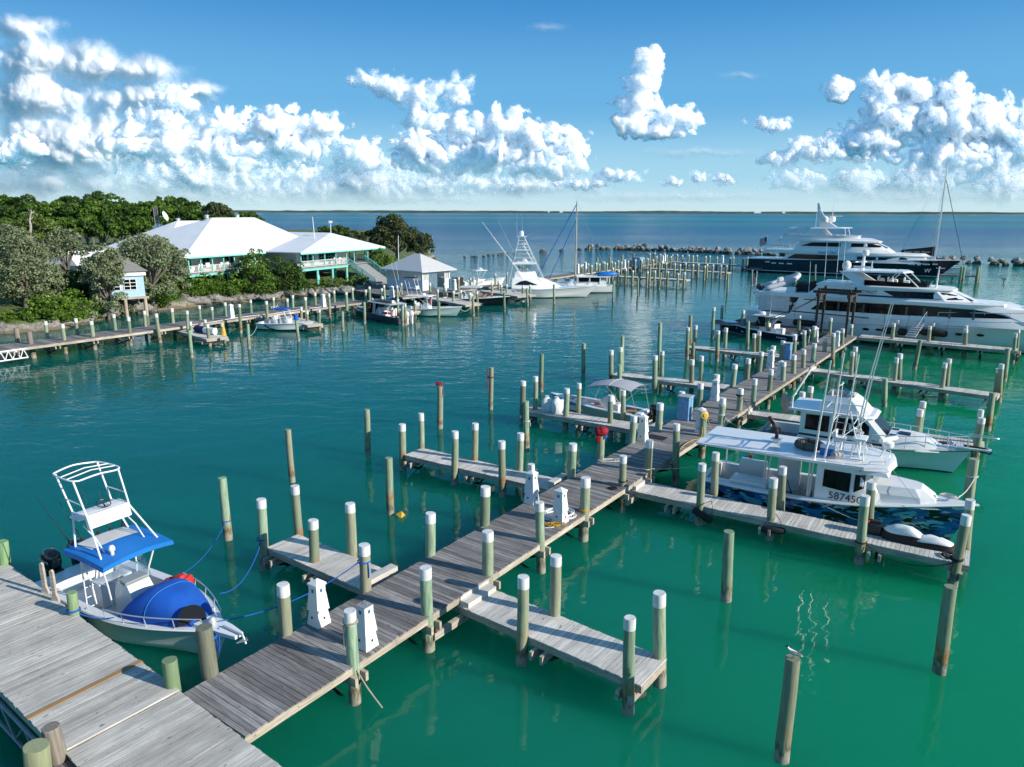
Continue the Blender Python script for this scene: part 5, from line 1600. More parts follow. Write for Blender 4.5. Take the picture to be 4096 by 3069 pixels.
pts = [atY('u', x, y, 92) - Vector(dt.location) for x, y in ((275, 640), (262, 560), (272, 460), (262, 400), (275, 330), (270, 305))]
b.tube(smooth_path(pts, 4), [.2 - .16 * i / 20 for i in range(21)], 7)
for (x0, y0, x1, y1) in ((272, 345, 300, 310), (270, 330, 250, 300), (275, 560, 335, 520), (268, 395, 300, 355), (276, 335, 310, 320), (265, 420, 255, 395)):
 b.tube(smooth_path([atY('u', x0, y0, 92) - Vector(dt.location), atY('u', (x0 + x1) / 2, (y0 + y1) / 2 + 6, 92.2) - Vector(dt.location), atY('u', x1, y1, 92.3) - Vector(dt.location)], 3), [.06, .055, .05, .04, .03, .02, .012], 5)
b.build('trunk', M['bark_pale'], dt, smooth=True)
# -- boat kit
def lerp(a, b, t):
 return a + (b - a) * t
def hull_colour(name, top, low, zs, stripe=None):
 m, nt, b = nmat(name)
 tc = nt.nodes.new('ShaderNodeTexCoord')
 sp = nt.nodes.new('ShaderNodeSeparateXYZ')
 nt.links.new(tc.outputs['Object'], sp.inputs[0])
 c = mix(nt, mth(nt, 'GREATER_THAN', sp.outputs['Z'], zs), low, top)
 if stripe:
  k = mth(nt, 'MULTIPLY', mth(nt, 'GREATER_THAN', sp.outputs['Z'], zs + stripe[0]), mth(nt, 'LESS_THAN', sp.outputs['Z'], zs + stripe[1]))
  c = mix(nt, k, c, stripe[2])
 gr = noise(nt, coords(nt, (.6, .6, 2.5)), 2.0, 4, .6)
 c = mix(nt, maprange(nt, gr, .5, .8, 0, .12), c, (.3, .27, .2))
 nt.links.new(c, b.inputs['Base Color'])
 b.inputs['Roughness'].default_value = .2
 b.inputs['Coat Weight'].default_value = .4
 return m
class Hull:
 def __init__(s, L, B, zs, zb, rake=.6, draft=.45, tr=.9, p=2.4, chine=.86, flare=.62, x0=0.0, mid=.45, sheer_pow=2.0, chz=.12, bowround=0.0):
  s.__dict__.update(locals())
 def b(s, t):
  if t < s.mid:
   return s.B / 2 * (s.tr + (1 - s.tr) * math.sin(math.pi / 2 * t / s.mid))
  q = (t - s.mid) / (1 - s.mid)
  return s.B / 2 * max(0.0, 1 - q ** s.p) ** (1 - s.bowround * q)
 def sheer(s, t):
  return s.zs + (s.zb - s.zs) * t ** s.sheer_pow
 def X(s, t, z):
  return s.x0 + s.L * t + s.rake * max(0, min(1.2, z / s.zb)) * t ** 7
 def pt(s, t, v):
  """v 0 keel .. 1 sheer, starboard side half-breadth"""
  b = s.b(t)
  q = max(0, (t - .45) / .55)
  c = b * (s.chine - s.flare * q ** 1.5)
  zc = s.chz + .38 * s.zb * q ** 2.2
  zk = -s.draft + (s.draft + .06) * q ** 3.5
  zz = s.sheer(t)
  zc = min(zc, zz - .1)
  zk = min(zk, zc)
  if v < .35:
   u = v / .35
   y, z = c * u, lerp(zk, zc, u)
  else:
   u = (v - .35) / .65
   y, z = lerp(c, b, u) - .10 * b * q * math.sin(math.pi * u), lerp(zc, zz, u)
  return s.X(t, z), y, z
 def tx(s, x):
  return max(0, min(1, (x - s.x0) / (s.L + s.rake)))
 def shell(s, name, mat, parent, n=26):
  ts = [1 - (1 - i / n) ** 1.35 for i in range(n + 1)]
  vs = [0, .18, .35, .45, .6, .75, .88, 1]
  rings = []
  for t in ts:
   P = [s.pt(t, v) for v in vs]
   rings.append([(x, -y, z) for x, y, z in reversed(P)] + [(x, y, z) for x, y, z in P[1:]])
  mb = MB()
  mb.loft(rings, closed=False)
  k = len(rings[0])
  mb.f.append(tuple(range(k)))
  mb.m.append(0)
  return mb.build(name, mat, parent, smooth=True, auto=45)
 def rub(s, parent, mat, r=.035, dz=0.0, name='rub_rail', n=26):
  pts = []
  for i in range(n + 1):
   t = 1 - (1 - i / n) ** 1.35
   x, y, z = s.pt(t, 1.0)
   pts.append((x, -y - .004, z + dz))
  full = pts + [(x, -y, z) for x, y, z in reversed(pts[:-1])]
  mb = MB()
  mb.tube(full, r, 5)
  return mb.build(name, mat, parent, smooth=True)
 def deck(s, name, mats, parent, g=.22, t0=0.03, t1=.62, floor=.35, camber=.05, n=28, cap=.03, close_t=None):
  """gunwale, sunken cockpit from t0 to t1, closed foredeck beyond; mats = (gunwale/foredeck, cockpit sole)"""
  mb = MB()
  prev = None
  ts = sorted(q for q in set([i / n for i in range(n + 1)] + [t0, t0 + .001, t1, t1 + .001]) if q <= 1)
  for t in ts:
   b, zz = s.b(t), s.sheer(t) + cap
   x = s.X(t, s.sheer(t))
   bi = max(b - g, b * .15)
   op = t0 < t <= t1
   if op:
    half = [(b + .01, zz - .06, 0), (b + .01, zz, 0), (bi, zz, 0), (bi * .97, floor, 0), (0, floor, 1)]
   else:
    half = [(b + .01, zz - .06, 0), (b + .01, zz, 0), (bi, zz + .003, 0), (bi * .5, zz + camber * .8 * b, 0), (0, zz + camber * b, 0)]
   ring = [(x, -y, z) for y, z, _ in half] + [(x, y, z) for y, z, _ in reversed(half[:-1])]
   if prev is not None:
    o = len(mb.v)
    mb.v += prev[0] + ring
    k = len(ring)
    for i in range(k - 1):
     mb.f.append((o + i, o + i + 1, o + k + i + 1, o + k + i))
     mb.m.append(1 if (op and prev[1] and i in (3, 4)) else 0)
   prev = (ring, op)
  return mb.build(name, mats, parent)
class House:
 """deckhouse: levels of (z, [(x, half width)...] aft to forward)"""
 def __init__(s, levels):
  s.lv = levels
 def hw(s, x, z):
  lv = s.lv
  i = 0
  while i < len(lv) - 2 and z > lv[i + 1][0]:
   i += 1
  (z0, a), (z1, b) = lv[i], lv[i + 1]
  u = max(0, min(1, (z - z0) / (z1 - z0)))
  o = [(lerp(p[0], q[0], u), lerp(p[1], q[1], u)) for p, q in zip(a, b)]
  return float(np.interp(x, [q[0] for q in o], [q[1] for q in o]))
 def build(s, name, mat, parent, smooth=True, auto=35, top=True):
  mb = MB()
  rings = []
  for z, o in s.lv:
   rings.append([(x, -w, z) for x, w in o] + [(x, w, z) for x, w in reversed(o)])
  mb.loft(rings, cap1=top)
  return mb.build(name, mat, parent, smooth=smooth, auto=auto)
 def strip(s, mb, xs, zlo, zhi, off=.012, sides=(-1, 1)):
  for sd in sides:
   n = len(xs)
   vs, fs = [], []
   for i, x in enumerate(xs):
    for z in (zlo[i], zhi[i]):
     w = s.hw(x, z)
     vs += [(x, sd * (w + off), z), (x, sd * (w - .02), z)]
   for i in range(n - 1):
    a, c = i * 4, (i + 1) * 4
    fs += [(a, c, c + 2, a + 2), (a, a + 1, c + 1, c), (a + 2, c + 2, c + 3, a + 3)]
   fs += [(0, 2, 3, 1), ((n - 1) * 4, (n - 1) * 4 + 1, (n - 1) * 4 + 3, (n - 1) * 4 + 2)]
   mb.add(vs, fs)
def resample(pts, n=16):
 """polyline (x, z) -> n points"""
 xs = np.linspace(pts[0][0], pts[-1][0], n)
 return xs, np.interp(xs, [p[0] for p in pts], [p[1] for p in pts])
def outboard(parent, x, y, z, s=1.0, mat='black', label=None, text_=None, tilt=0.0):
 """tilt: radians the engine is swung up"""
 R = Matrix.Rotation(tilt, 3, 'Y')
 base = Vector((x, y, z))
 f = lambda px, py, pz: tuple(base + R @ Vector((px * s, py * s, pz * s)))
 b = MB()
 rings = []
 for zz, (xa, xb, w) in ((.12, (-.62, -.10, .15)), (.2, (-.70, -.06, .19)), (.42, (-.74, -.04, .22)), (.62, (-.70, -.05, .21)), (.74, (-.60, -.12, .15)), (.78, (-.50, -.2, .08))):
  xm = (xa + xb) / 2
  rx = (xb - xa) / 2
  rings.append([f(xm + rx * math.copysign(abs(math.cos(q)) ** .7, math.cos(q)), w * math.copysign(abs(math.sin(q)) ** .75, math.sin(q)), zz) for q in [k * math.pi / 8 for k in range(16)]])
 b.loft(rings)
 o = b.build('outboard_motor', M[mat + '_motor'], parent, smooth=True, auto=50)
 b = MB()
 b.loft([[f(-.5 + dx, dy, zz) for dx, dy in ((-.14 * k, -.07 * k), (.18 * k, -.09 * k), (.18 * k, .09 * k), (-.14 * k, .07 * k))] for zz, k in ((.14, 1.2), (-.2, 1), (-.55, .8), (-.8, .5))])
 b.box(f(-.5, 0, -.42), (.5 * s, .2 * s, .03 * s))
 b.tube([f(-.72, 0, -.6), f(-.3, 0, -.6)], .06 * s, 8)
 b.box(f(-.08, 0, -.02), (.22 * s, .26 * s, .4 * s))
 b.build('lower_unit', M[mat], o, smooth=True, auto=40)
 if text_:
  text(text_, .14 * s, M['alu_white'], o, frame_matrix(f(-.4, -.222, .44), R @ Vector((1, 0, 0)), R @ Vector((0, 0, 1))), extrude=.002)
 return o
M['black_motor'] = plain('black_motor_cowl', (.008, .009, .011), .12, coat=.6)
M['white_motor'] = plain('white_motor_cowl', (.80, .80, .79), .15, coat=.5)
M['grey_motor'] = plain('grey_motor_cowl', (.16, .17, .19), .18, coat=.5, metal=.2)
M['clear'] = bpy.data.materials.new('clear_acrylic')
M['clear'].use_nodes = True
_n = M['clear'].node_tree
_n.nodes.clear()
_o, _g, _t, _m = _n.nodes.new('ShaderNodeOutputMaterial'), _n.nodes.new('ShaderNodeBsdfGlossy'), _n.nodes.new('ShaderNodeBsdfTransparent'), _n.nodes.new('ShaderNodeMixShader')
_g.inputs['Roughness'].default_value = .05
_t.inputs[0].default_value = (.78, .84, .86, 1)
_m.inputs[0].default_value = .18
_n.links.new(_t.outputs[0], _m.inputs[1])
_n.links.new(_g.outputs[0], _m.inputs[2])
_n.links.new(_m.outputs[0], _o.inputs[0])
def rails(name, H, parent, ts, h=.45, inset=.1, r=.018, mat='alu', side=(-1, 1), mid=False, lean=0.05):
 mb = MB()
 for sd in side:
  top = []
  for t in ts:
   b, z = max(0, H.b(t) - inset), H.sheer(t) + .03
   x = H.X(t, H.sheer(t))
   top.append((x, sd * (b + lean), z + h))
   mb.tube([(x, sd * b, z), (x, sd * (b + lean), z + h)], r * .85, 5)
  mb.tube(smooth_path(top, 4), r, 6)
  if mid:
   mb.tube(smooth_path([(x, y, z - h / 2) for x, y, z in top], 4), r * .7, 5)
 return mb.build(name, M[mat], parent, smooth=True)
def place(root, c, ang):
 root.location = (c[0], c[1], c[2] if len(c) > 2 else 0)
 root.rotation_euler = (0, 0, math.radians(ang))
def steering_wheel(mb, c, r=.2, tilt=.6):
 R = Matrix.Rotation(tilt, 3, 'Y')
 mb.tube([Vector(c) + R @ Vector((r * math.cos(q * .5236), r * math.sin(q * .5236), 0)) for q in range(12)], .016, 5, closed=True)
 for q in range(3):
  mb.tube([c, Vector(c) + R @ Vector((r * math.cos(q * 2.09), r * math.sin(q * 2.09), 0))], .012, 4)
# -- the blue-topped fishing boat at the wide dock
A_ = thing('fishing_boat', 'white centre-console fishing boat with bright blue top, tower and blue bow tent', 'boat')
place(A_, (-14.15, 21.38), -32.0)
HA = Hull(7.2, 2.55, .78, 1.12, rake=.55, draft=.4, tr=.93, p=2.5, flare=.45)
HA.shell('hull', hull_colour('white_hull_grey_bottom', (.80, .80, .77), (.03, .035, .04), .06, (.02, .06, (.75, .75, .72))), A_)
HA.rub(A_, M['white'], .04)
HA.deck('deck', [M['white'], M['offwhite']], A_, g=.27, t0=.10, t1=.70, floor=.36)
b = MB()
b.box((.42, 0, .62), (.5, 2.0, .52))
b.box((.70, 0, .50), (.06, 1.7, .2))
b.build('transom_bench', M['white'], A_)
b = MB()
b.loft([[(3.15, -.42, .36), (4.15, -.38, .36), (4.15, .38, .36), (3.15, .42, .36)], [(3.2, -.42, 1.1), (4.0, -.36, 1.05), (4.0, .36, 1.05), (3.2, .42, 1.1)], [(3.3, -.40, 1.45), (3.75, -.34, 1.4), (3.75, .34, 1.4), (3.3, .40, 1.45)]])
b.build('console', M['white'], A_, smooth=True, auto=30)
b = MB()
b.box((3.5, 0, 1.47), (.42, .7, .06))
b.build('dash', M['cream'], A_)
b = MB()
b.quad((3.75, -.42, 1.42), (3.75, .42, 1.42), (3.5, .40, 2.0), (3.5, -.40, 2.0))
b.quad((3.75, -.42, 1.42), (3.5, -.40, 2.0), (3.0, -.46, 2.0), (3.1, -.46, 1.45))
b.quad((3.75, .42, 1.42), (3.5, .40, 2.0), (3.0, .46, 2.0), (3.1, .46, 1.45))
b.build('windshield', M['clear'], A_)
b = MB()
b.rbox((2.3, 0, .72), (.55, 1.0, .7), .06)
b.rbox((2.3, 0, 1.12), (.5, 1.05, .12), .05)
b.build('leaning_post', M['white'], A_, smooth=True, auto=40)
b = MB()
b.rbox((4.55, 0, .52), (.6, .7, .34), .05)
b.parts('seat', M['white'], A_)
tt = MB()
zt = 2.36
def ttop(x, y):
 q = min(1, abs(y) / 1.05)
 return zt + .10 * (1 - q ** 2) + .05 * math.sin((x - 1.9) / 2.1 * math.pi)
g_ = [[(x, y, ttop(x, y)) for y in np.linspace(-1.05, 1.05, 9)] for x in np.linspace(1.9, 4.0, 9)]
rim = [(x, y) for x, y in [(1.9, yy) for yy in np.linspace(-1.05, 1.05, 9)] + [(xx, 1.05) for xx in np.linspace(1.9, 4.0, 9)[1:]] + [(4.0, yy) for yy in np.linspace(1.05, -1.05, 9)[1:]] + [(xx, -1.05) for xx in np.linspace(4.0, 1.9, 9)[1:-1]]]
tt.loft(g_, closed=False)
for (x, y), (x2, y2) in zip(rim, rim[1:] + rim[:1]):
 tt.quad((x, y, ttop(x, y)), (x2, y2, ttop(x2, y2)), (x2 * 1.0, y2 * 1.03, ttop(x2, y2) - .14), (x, y * 1.03, ttop(x, y) - .14))
top_ = tt.build('canvas_top', M['azure'], A_, smooth=True, auto=50)
b = MB()
b.loft([[(x, y, ttop(x, y) + .015) for y in np.linspace(-.72, .72, 7)] for x in np.linspace(2.0, 2.85, 5)], closed=False)
b.build('white_panel', M['offwhite'], top_)
b = MB()
for sd in (-1, 1):
 b.tube([(3.2, sd * .5, .4), (3.25, sd * .62, 1.4), (3.45, sd * .85, zt - .05)], .026, 6)
 b.tube([(2.5, sd * .62, .4), (2.5, sd * .7, 1.4), (2.2, sd * .85, zt - .05)], .026, 6)
 b.tube([(2.2, sd * .98, zt - .06), (3.8, sd * .98, zt - .06)], .024, 6)
 b.tube([(2.5, sd * .7, 1.4), (3.25, sd * .62, 1.4)], .02, 6)
b.tube([(3.8, -.98, zt - .06), (3.8, .98, zt - .06)], .024, 6)
b.tube([(2.2, -.98, zt - .06), (2.2, .98, zt - .06)], .024, 6)
for i in range(5):
 z = .6 + i * .32
 b.tube([(2.5, -.9, z), (2.5, -.64, z)], .016, 5)
b.tube([(2.5, -.9, .4), (2.5, -.9, 2.3)], .02, 5)
b.build('top_frame', M['alu_white'], A_, smooth=True)
b = MB()
feet = [(3.55, -.85), (3.55, .85), (2.1, -.8), (2.1, .8)]
z2, z3, z4 = 3.05, 3.35, 4.42
mids = [(2.65, -.62), (2.65, .62), (1.75, -.58), (1.75, .58)]
tops = [(2.2, -.66), (2.2, .66), (1.15, -.62), (1.15, .62)]
for f_, m_, t_ in zip(feet, mids, tops):
 b.tube([(f_[0], f_[1], zt + .05), (m_[0], m_[1], z3), (t_[0], t_[1], z4)], .028, 7)
for sd in (-1, 1):
 b.tube([(3.3, sd * .6, zt + .08), (2.9, sd * .6, 2.8), (2.3, sd * .6, z2)], .022, 6)
 b.tube([(2.65, sd * .62, z3), (1.75, sd * .58, z3)], .024, 6)
 b.tube([(2.48, sd * .64, 3.72), (1.5, sd * .6, 3.72)], .018, 6)
hoop = smooth_path([(2.3, -.55, z4), (2.36, 0, z4 + .06), (2.3, .55, z4), (2.1, .72, z4 + .02), (1.2, .68, z4), (.98, .5, z4), (.93, 0, z4 + .05), (.98, -.5, z4), (1.2, -.68, z4), (2.1, -.72, z4 + .02), (2.3, -.55, z4)], 4)
b.tube(hoop, .026, 6)
b.tube([(1.6, -.7, z4 + .02), (1.6, 0, z4 + .1), (1.6, .7, z4 + .02)], .018, 5)
b.tube([(1.95, -.72, z4 + .02), (1.95, 0, z4 + .1), (1.95, .72, z4 + .02)], .018, 5)
tower = b.build('tower', M['alu_white'], A_, smooth=True)
b = MB()
b.rbox((2.6, 0, 3.22), (.22, 1.25, .42), .05, ry=-.25)
b.rbox((2.3, 0, 3.40), (.5, 1.3, .05), .02)
b.rbox((1.75, 0, 3.12), (.5, 1.15, .06), .02)
b.build('upper_station', M['white'], tower, smooth=True, auto=40)
b = MB()
steering_wheel(b, (2.3, .05, 3.52), .2, .3)
b.tube([(2.42, .05, 3.38), (2.3, .05, 3.52)], .02, 5)
b.build('steering_wheel', M['black'], tower)
b = MB()
b.tube([(3.6, -.55, 2.45), (3.6, -.55, 2.62)], .05, 8)
b.lathe([(.09, 0), (.09, .08), (.05, .14), (0, .15)], (3.6, -.55, 2.6), 10)
b.build('top_light', M['white'], A_, smooth=True)
for i, (y, dx, dy) in enumerate(((-.75, -.45, -.5), (-.45, -.3, -.35), (.0, -.25, -.15), (.35, -.2, -.05), (.7, -.15, .15))):
 b = MB()
 p0, p1 = Vector((2.0, y, 2.25)), Vector((2.0 + dx * 1.8, y + dy, 3.95 - .2 * (i % 2)))
 b.tube([p0, p0.lerp(p1, .3), p0.lerp(p1, .7), p1], [.022, .014, .008, .004], 5)
 b.lathe([(.05, -.05), (.06, 0), (.05, .05)], tuple(p0.lerp(p1, .15)), 8)
 b.build('fishing_rod', M['black'], A_)
tb = MB()
rings = []
for u in np.linspace(0, 1, 17):
 x = lerp(4.28, 6.72, u)
 t = HA.tx(x)
 bw = max(.2, HA.b(t) - .26)
 if u > .93:
  bw *= .96
 h = 1.02 * math.sin(math.pi * min(1, .02 + u * 1.0) ** .62) ** .85 * (1 - .12 * u) if u < 1 else 0
 h = max(.02, .80 * (math.sin(math.pi * (u ** .66) * .95 + .03)) ** .85 * (1 - .05 * abs(math.sin(3 * math.pi * u))))
 zz = HA.sheer(t) + .04
 rings.append([(x, -bw * math.copysign(abs(math.cos(q)) ** .8, math.cos(q)), zz + h * math.sin(q) ** .9 if q not in (0, math.pi) else zz) for q in [math.pi * k / 16 for k in range(17)]])
tb.loft(rings, closed=False)
tb.f.append(tuple(range(16 * 17, 16 * 17 + 17)))
tb.m.append(0)
tent = tb.build('bow_tent', M['blue'], A_, smooth=True, auto=60)
b = MB()
R_ = rings[7]
b.tube([Vector(p) + Vector((0, 0, .012)) for p in R_], .012, 5)
b.build('piping', M['azure'], tent)
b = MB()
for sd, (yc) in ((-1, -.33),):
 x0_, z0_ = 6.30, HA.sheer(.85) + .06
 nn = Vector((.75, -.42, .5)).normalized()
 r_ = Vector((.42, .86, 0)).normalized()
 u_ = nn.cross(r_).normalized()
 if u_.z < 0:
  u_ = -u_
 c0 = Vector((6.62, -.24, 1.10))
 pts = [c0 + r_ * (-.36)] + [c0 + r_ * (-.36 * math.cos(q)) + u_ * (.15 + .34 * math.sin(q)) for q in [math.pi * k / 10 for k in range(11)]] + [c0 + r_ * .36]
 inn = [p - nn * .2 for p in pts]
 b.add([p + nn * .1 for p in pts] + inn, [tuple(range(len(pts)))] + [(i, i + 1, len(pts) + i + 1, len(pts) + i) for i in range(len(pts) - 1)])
b.build('mouth', plain('tent_opening_shade', (.004, .006, .012), .95), tent)  # near-black plate, the shade inside the tent opening put into its colour
b = MB()
zp = 1.16
b.loft([[(6.75, -.30, zp - .1), (6.75, .30, zp - .1), (6.75, .30, zp), (6.75, -.30, zp)], [(7.7, -.22, zp - .08), (7.7, .22, zp - .08), (7.7, .22, zp + .03), (7.7, -.22, zp + .03)], [(8.25, -.13, zp - .06), (8.25, .13, zp - .06), (8.25, .13, zp + .03), (8.25, -.13, zp + .03)]])
b.build('pulpit', M['white'], A_)
b = MB()
b.tube([(7.6, 0, zp + .07), (8.4, 0, zp + .06)], .03, 6)
b.tube([(8.4, 0, zp + .06), (8.5, .0, zp - .16)], .03, 6)
b.slab((8.35, -.16, zp - .12), (8.62, 0, zp - .02), (8.35, .16, zp - .12), (8.3, 0, zp - .2), .03)
b.lathe([(.11, 0), (.11, .1), (.06, .16), (0, .17)], (7.15, 0, zp + .02), 10)
b.build('anchor', M['alu'], A_, smooth=True)
rails('bow_rail', HA, A_, [.56, .66, .76, .86, .94], .30, .06)
outboard(A_, .02, .38, .72, 1.05, 'black', text_='YAMAHA')
outboard(A_, .02, -.42, .72, 1.05, 'black', text_='YAMAHA')
b = MB()
for yy, xx, sz in ((.86, 4.35, (.36, .34, .3)), (.78, 4.6, (.3, .36, .46)), (.66, 4.3, (.3, .3, .3)), (.92, 4.72, (.4, .24, .36))):
 b.rbox((xx, yy, 1.15 + sz[2] * .3), sz, .1, rz=.4 + xx, rx=.2)
o = b.parts('life_vests', M['red'], A_, smooth=True, auto=50)
text('Se', .20, M['black'], A_, frame_matrix((2.3, -1.235, .50), (1, 0.01, 0), (0, -.25, 1)), shear=.2)
b = MB()
b.lathe([(.02, -.26), (.12, -.2), (.15, 0), (.12, .2), (.03, .28)], (3.02, -1.36, .45), 10)
b.tube([(3.02, -1.36, .7), (3.02, -1.16, .92)], .012, 5)
tag(b.build('fender', plain('teal_fender', (.02, .25, .27), .4), None, smooth=True), 'teal fender hanging between the blue-topped boat and the wide dock', 'fender')
bpy.data.objects['fender'].matrix_world = A_.matrix_basis.copy()
# -- camouflage-hulled lobster boat
def camo_material():
 m, nt, b = nmat('blue_camouflage_paint')
 tc = nt.nodes.new('ShaderNodeTexCoord')
 sp = nt.nodes.new('ShaderNodeSeparateXYZ')
 nt.links.new(tc.outputs['Object'], sp.inputs[0])
 cols = [(.50, .56, .52), (.03, .20, .50), (.03, .05, .17), (.14, .46, .68), (.006, .008, .012)]
 c = (.03, .13, .38)
 for i, (col, th) in enumerate(zip(cols, (.56, .555, .56, .60, .565))):
  v = coords(nt, (1.0, 1.0, 2.6))
  mp = v.node
  mp.inputs['Location'].default_value = (i * 7.3, i * 3.7, i * 5.1)
  n = noise(nt, v, 1.25 + .12 * i, 1.6, .45, .55)
  k = maprange(nt, n, th, th + .012)
  c = mix(nt, k, c, col)
 k = mth(nt, 'LESS_THAN', sp.outputs['Z'], .13)
 c = mix(nt, k, c, (.035, .035, .03))
 nt.links.new(c, b.inputs['Base Color'])
 b.inputs['Roughness'].default_value = .25
 b.inputs['Coat Weight'].default_value = .3
 return m
Bt = thing('lobster_boat', 'white workboat with blue camouflage hull, long flat roof and number 587450', 'boat')
place(Bt, (8.75, 30.25), -33.2)
HB = Hull(9.2, 3.1, .98, 1.62, rake=.75, draft=.5, tr=.88, p=2.2, flare=.5, sheer_pow=2.4)
HB.shell('hull', camo_material(), Bt)
HB.rub(Bt, M['white'], .05, -.02)
HB.deck('deck', [M['white'], M['offwhite']], Bt, g=.24, t0=.02, t1=.50, floor=.30)
hb = House([(.98, [(4.55, 1.28), (5.6, 1.3), (6.4, 1.22), (6.9, .98)]), (1.62, [(4.55, 1.26), (5.6, 1.27), (6.35, 1.18), (6.78, .9)]), (2.52, [(4.55, 1.2), (5.6, 1.18), (6.0, 1.1), (6.25, .82)])])
hb.build('wheelhouse', M['white'], Bt, auto=25)
b = MB()
for xs_, (l0_, l1_) in (((4.82, 5.78), ((1.66, 1.60), (2.34, 2.34))), ((5.92, 6.26), ((1.62, 1.84), (2.32, 2.30)))):
 xs__ = np.linspace(*xs_, 5)
 hb.strip(b, xs__, np.linspace(*l0_, 5), np.linspace(*l1_, 5), .02)
gw = b.parts('side_window', M['glass'], Bt)
b = MB()
b.quad((6.80, -.84, 1.68), (6.80, .84, 1.68), (6.30, .74, 2.46), (6.30, -.74, 2.46))
b.quad((6.72, -.92, 1.68), (6.80, -.84, 1.68), (6.30, -.74, 2.46), (6.22, -.84, 2.46))
b.build('windscreen', plain('hazy_windscreen', (.30, .32, .33), .1), Bt)
tb = House([(1.3, [(6.4, 1.0), (8.2, .72), (8.75, .45)]), (1.66, [(6.4, .96), (8.1, .62), (8.55, .36)]), (1.95, [(6.4, .86), (7.9, .5), (8.1, .36)])])
tb.build('trunk_cabin', M['white'], Bt, smooth=False)
b = MB()
b.loft([[(-.25, -1.42, 2.50), (4.4, -1.45, 2.58), (6.2, -1.38, 2.60), (7.05, -1.0, 2.58), (7.2, 0, 2.58), (7.05, 1.0, 2.58), (6.2, 1.38, 2.60), (4.4, 1.45, 2.58), (-.25, 1.42, 2.50)],
  [(-.25, -1.44, 2.58), (4.4, -1.47, 2.68), (6.2, -1.40, 2.74), (6.95, -1.0, 2.74), (7.08, 0, 2.76), (6.95, 1.0, 2.74), (6.2, 1.40, 2.74), (4.4, 1.47, 2.68), (-.25, 1.44, 2.58)],
  [(-.2, 0.02, 2.62), (4.4, 0.02, 2.74), (6.2, 0.02, 2.80), (6.9, 0.02, 2.79), (6.95, 0, 2.79), (6.9, -.02, 2.79), (6.2, -.02, 2.80), (4.4, -.02, 2.74), (-.2, -.02, 2.62)]])
roofB = b.build('canopy_roof', M['white'], Bt, smooth=False)
b = MB()
b.box((6.55, 0, 2.50), (1.0, 2.5, .14), top=(.8, 2.3))
b.build('brow', M['white'], roofB)
b = MB()
for sd in (-1, 1):
 b.tube([(4.9, sd * 1.25, 2.72), (4.95, sd * 1.25, 2.86), (6.1, sd * 1.18, 2.92), (6.15, sd * 1.18, 2.78)], .02, 5)
 b.tube([(6.3, sd * 1.1, 2.78), (6.35, sd * 1.1, 2.9), (6.85, sd * .8, 2.9), (6.85, sd * .8, 2.78)], .02, 5)
b.parts('grab_rail', M['alu'], roofB, smooth=True)
b = MB()
for x, y in ((2.6, 1.25), (2.6, -1.25), (.3, 1.3), (4.3, -1.3), (4.3, 1.3)):
 b.tube([(x, y, 1.0), (x, y, 2.54)], .035, 6)
b.tube([(2.55, -.9, .4), (2.75, -.9, 2.55)], .03, 6)
b.parts('roof_post', M['alu'], Bt, smooth=True)
b = MB()
b.rbox((3.1, 1.0, 1.35), (.9, .35, 2.0), .05)
b.rbox((1.9, -.55, .72), (1.5, .9, .82), .04)
b.rbox((1.6, .9, .9), (1.1, .5, 1.1), .05)
b.rbox((.75, -.95, .66), (.9, .4, .65), .04)
b.parts('deck_locker', M['white'], Bt, smooth=True, auto=40)
b = MB()
b.rbox((3.85, -.55, .62), (.5, .45, .6), .06)
b.rbox((4.2, -.75, .95), (.35, .5, .35), .08)
b.parts('deck_gear', M['fabric_tan'], Bt, smooth=True)
b = MB()
for x, y in ((3.35, -1.0), (3.7, -1.05)):
 b.tube([(x, y, .95), (x - .25, y + .1, 1.5)], .02, 5)
 b.rbox((x, y, .85), (.2, .18, .22), .05)
b.parts('reel', M['black'], Bt)
b = MB()
b.lathe([(.09, 0), (.09, .4), (.04, .46), (.03, .52)], (.35, -.75, .34), 10)
b.build('fire_extinguisher', M['red'], Bt, smooth=True)
b = MB()
b.rbox((1.1, 1.42, 1.2), (.14, .1, .5), .04, ry=.2)
b.build('blue_jug', M['azure'], Bt)
b = MB()
b.rbox((1.28, 1.44, 1.25), (.14, .1, .55), .04, ry=.35)
b.build('red_jug', M['crimson'], Bt)
y_ = -hb.hw(5.4, 1.33) - .012
text('587450', .40, M['black'], Bt, frame_matrix((5.66, y_ - .01, 1.36), (1, .01, 0), (0, .05, 1)), extrude=.003)
b = MB()
for (x, y, zt_) in ((4.35, -1.22, 6.6), (4.75, -1.0, 6.9), (5.05, .6, 6.6)):
 b.tube([(x, y, 1.0 if x < 4.5 else 2.7), (x + .12, y + .05, 4.0), (x + .28, y + .1, zt_)], [.045, .04, .03], 7)
for (x, y) in ((5.6, .55), (5.6, -.55)):
 b.tube([(x, y, 2.75), (x + .35, y * .9, 6.0), (x + .75, y * .8, 8.8)], [.035, .026, .012], 6)
b.parts('outrigger_pole', M['alu'], Bt, smooth=True)
b = MB()
F4 = [(4.7, -.75), (4.7, .75), (6.0, -.85), (6.0, .85)]
T4 = [(4.9, -.45), (4.9, .45), (5.4, -.45), (5.4, .45)]
for f_, t_ in zip(F4, T4):
 b.tube([(f_[0], f_[1], 2.75), (t_[0], t_[1], 4.6)], .026, 6)
for z_, q in ((3.5, .55), (4.1, .3)):
 ring = [(lerp(T4[i][0], F4[i][0], q), lerp(T4[i][1], F4[i][1], q), z_) for i in (0, 1, 3, 2)]
 b.tube(ring, .02, 5, closed=True)
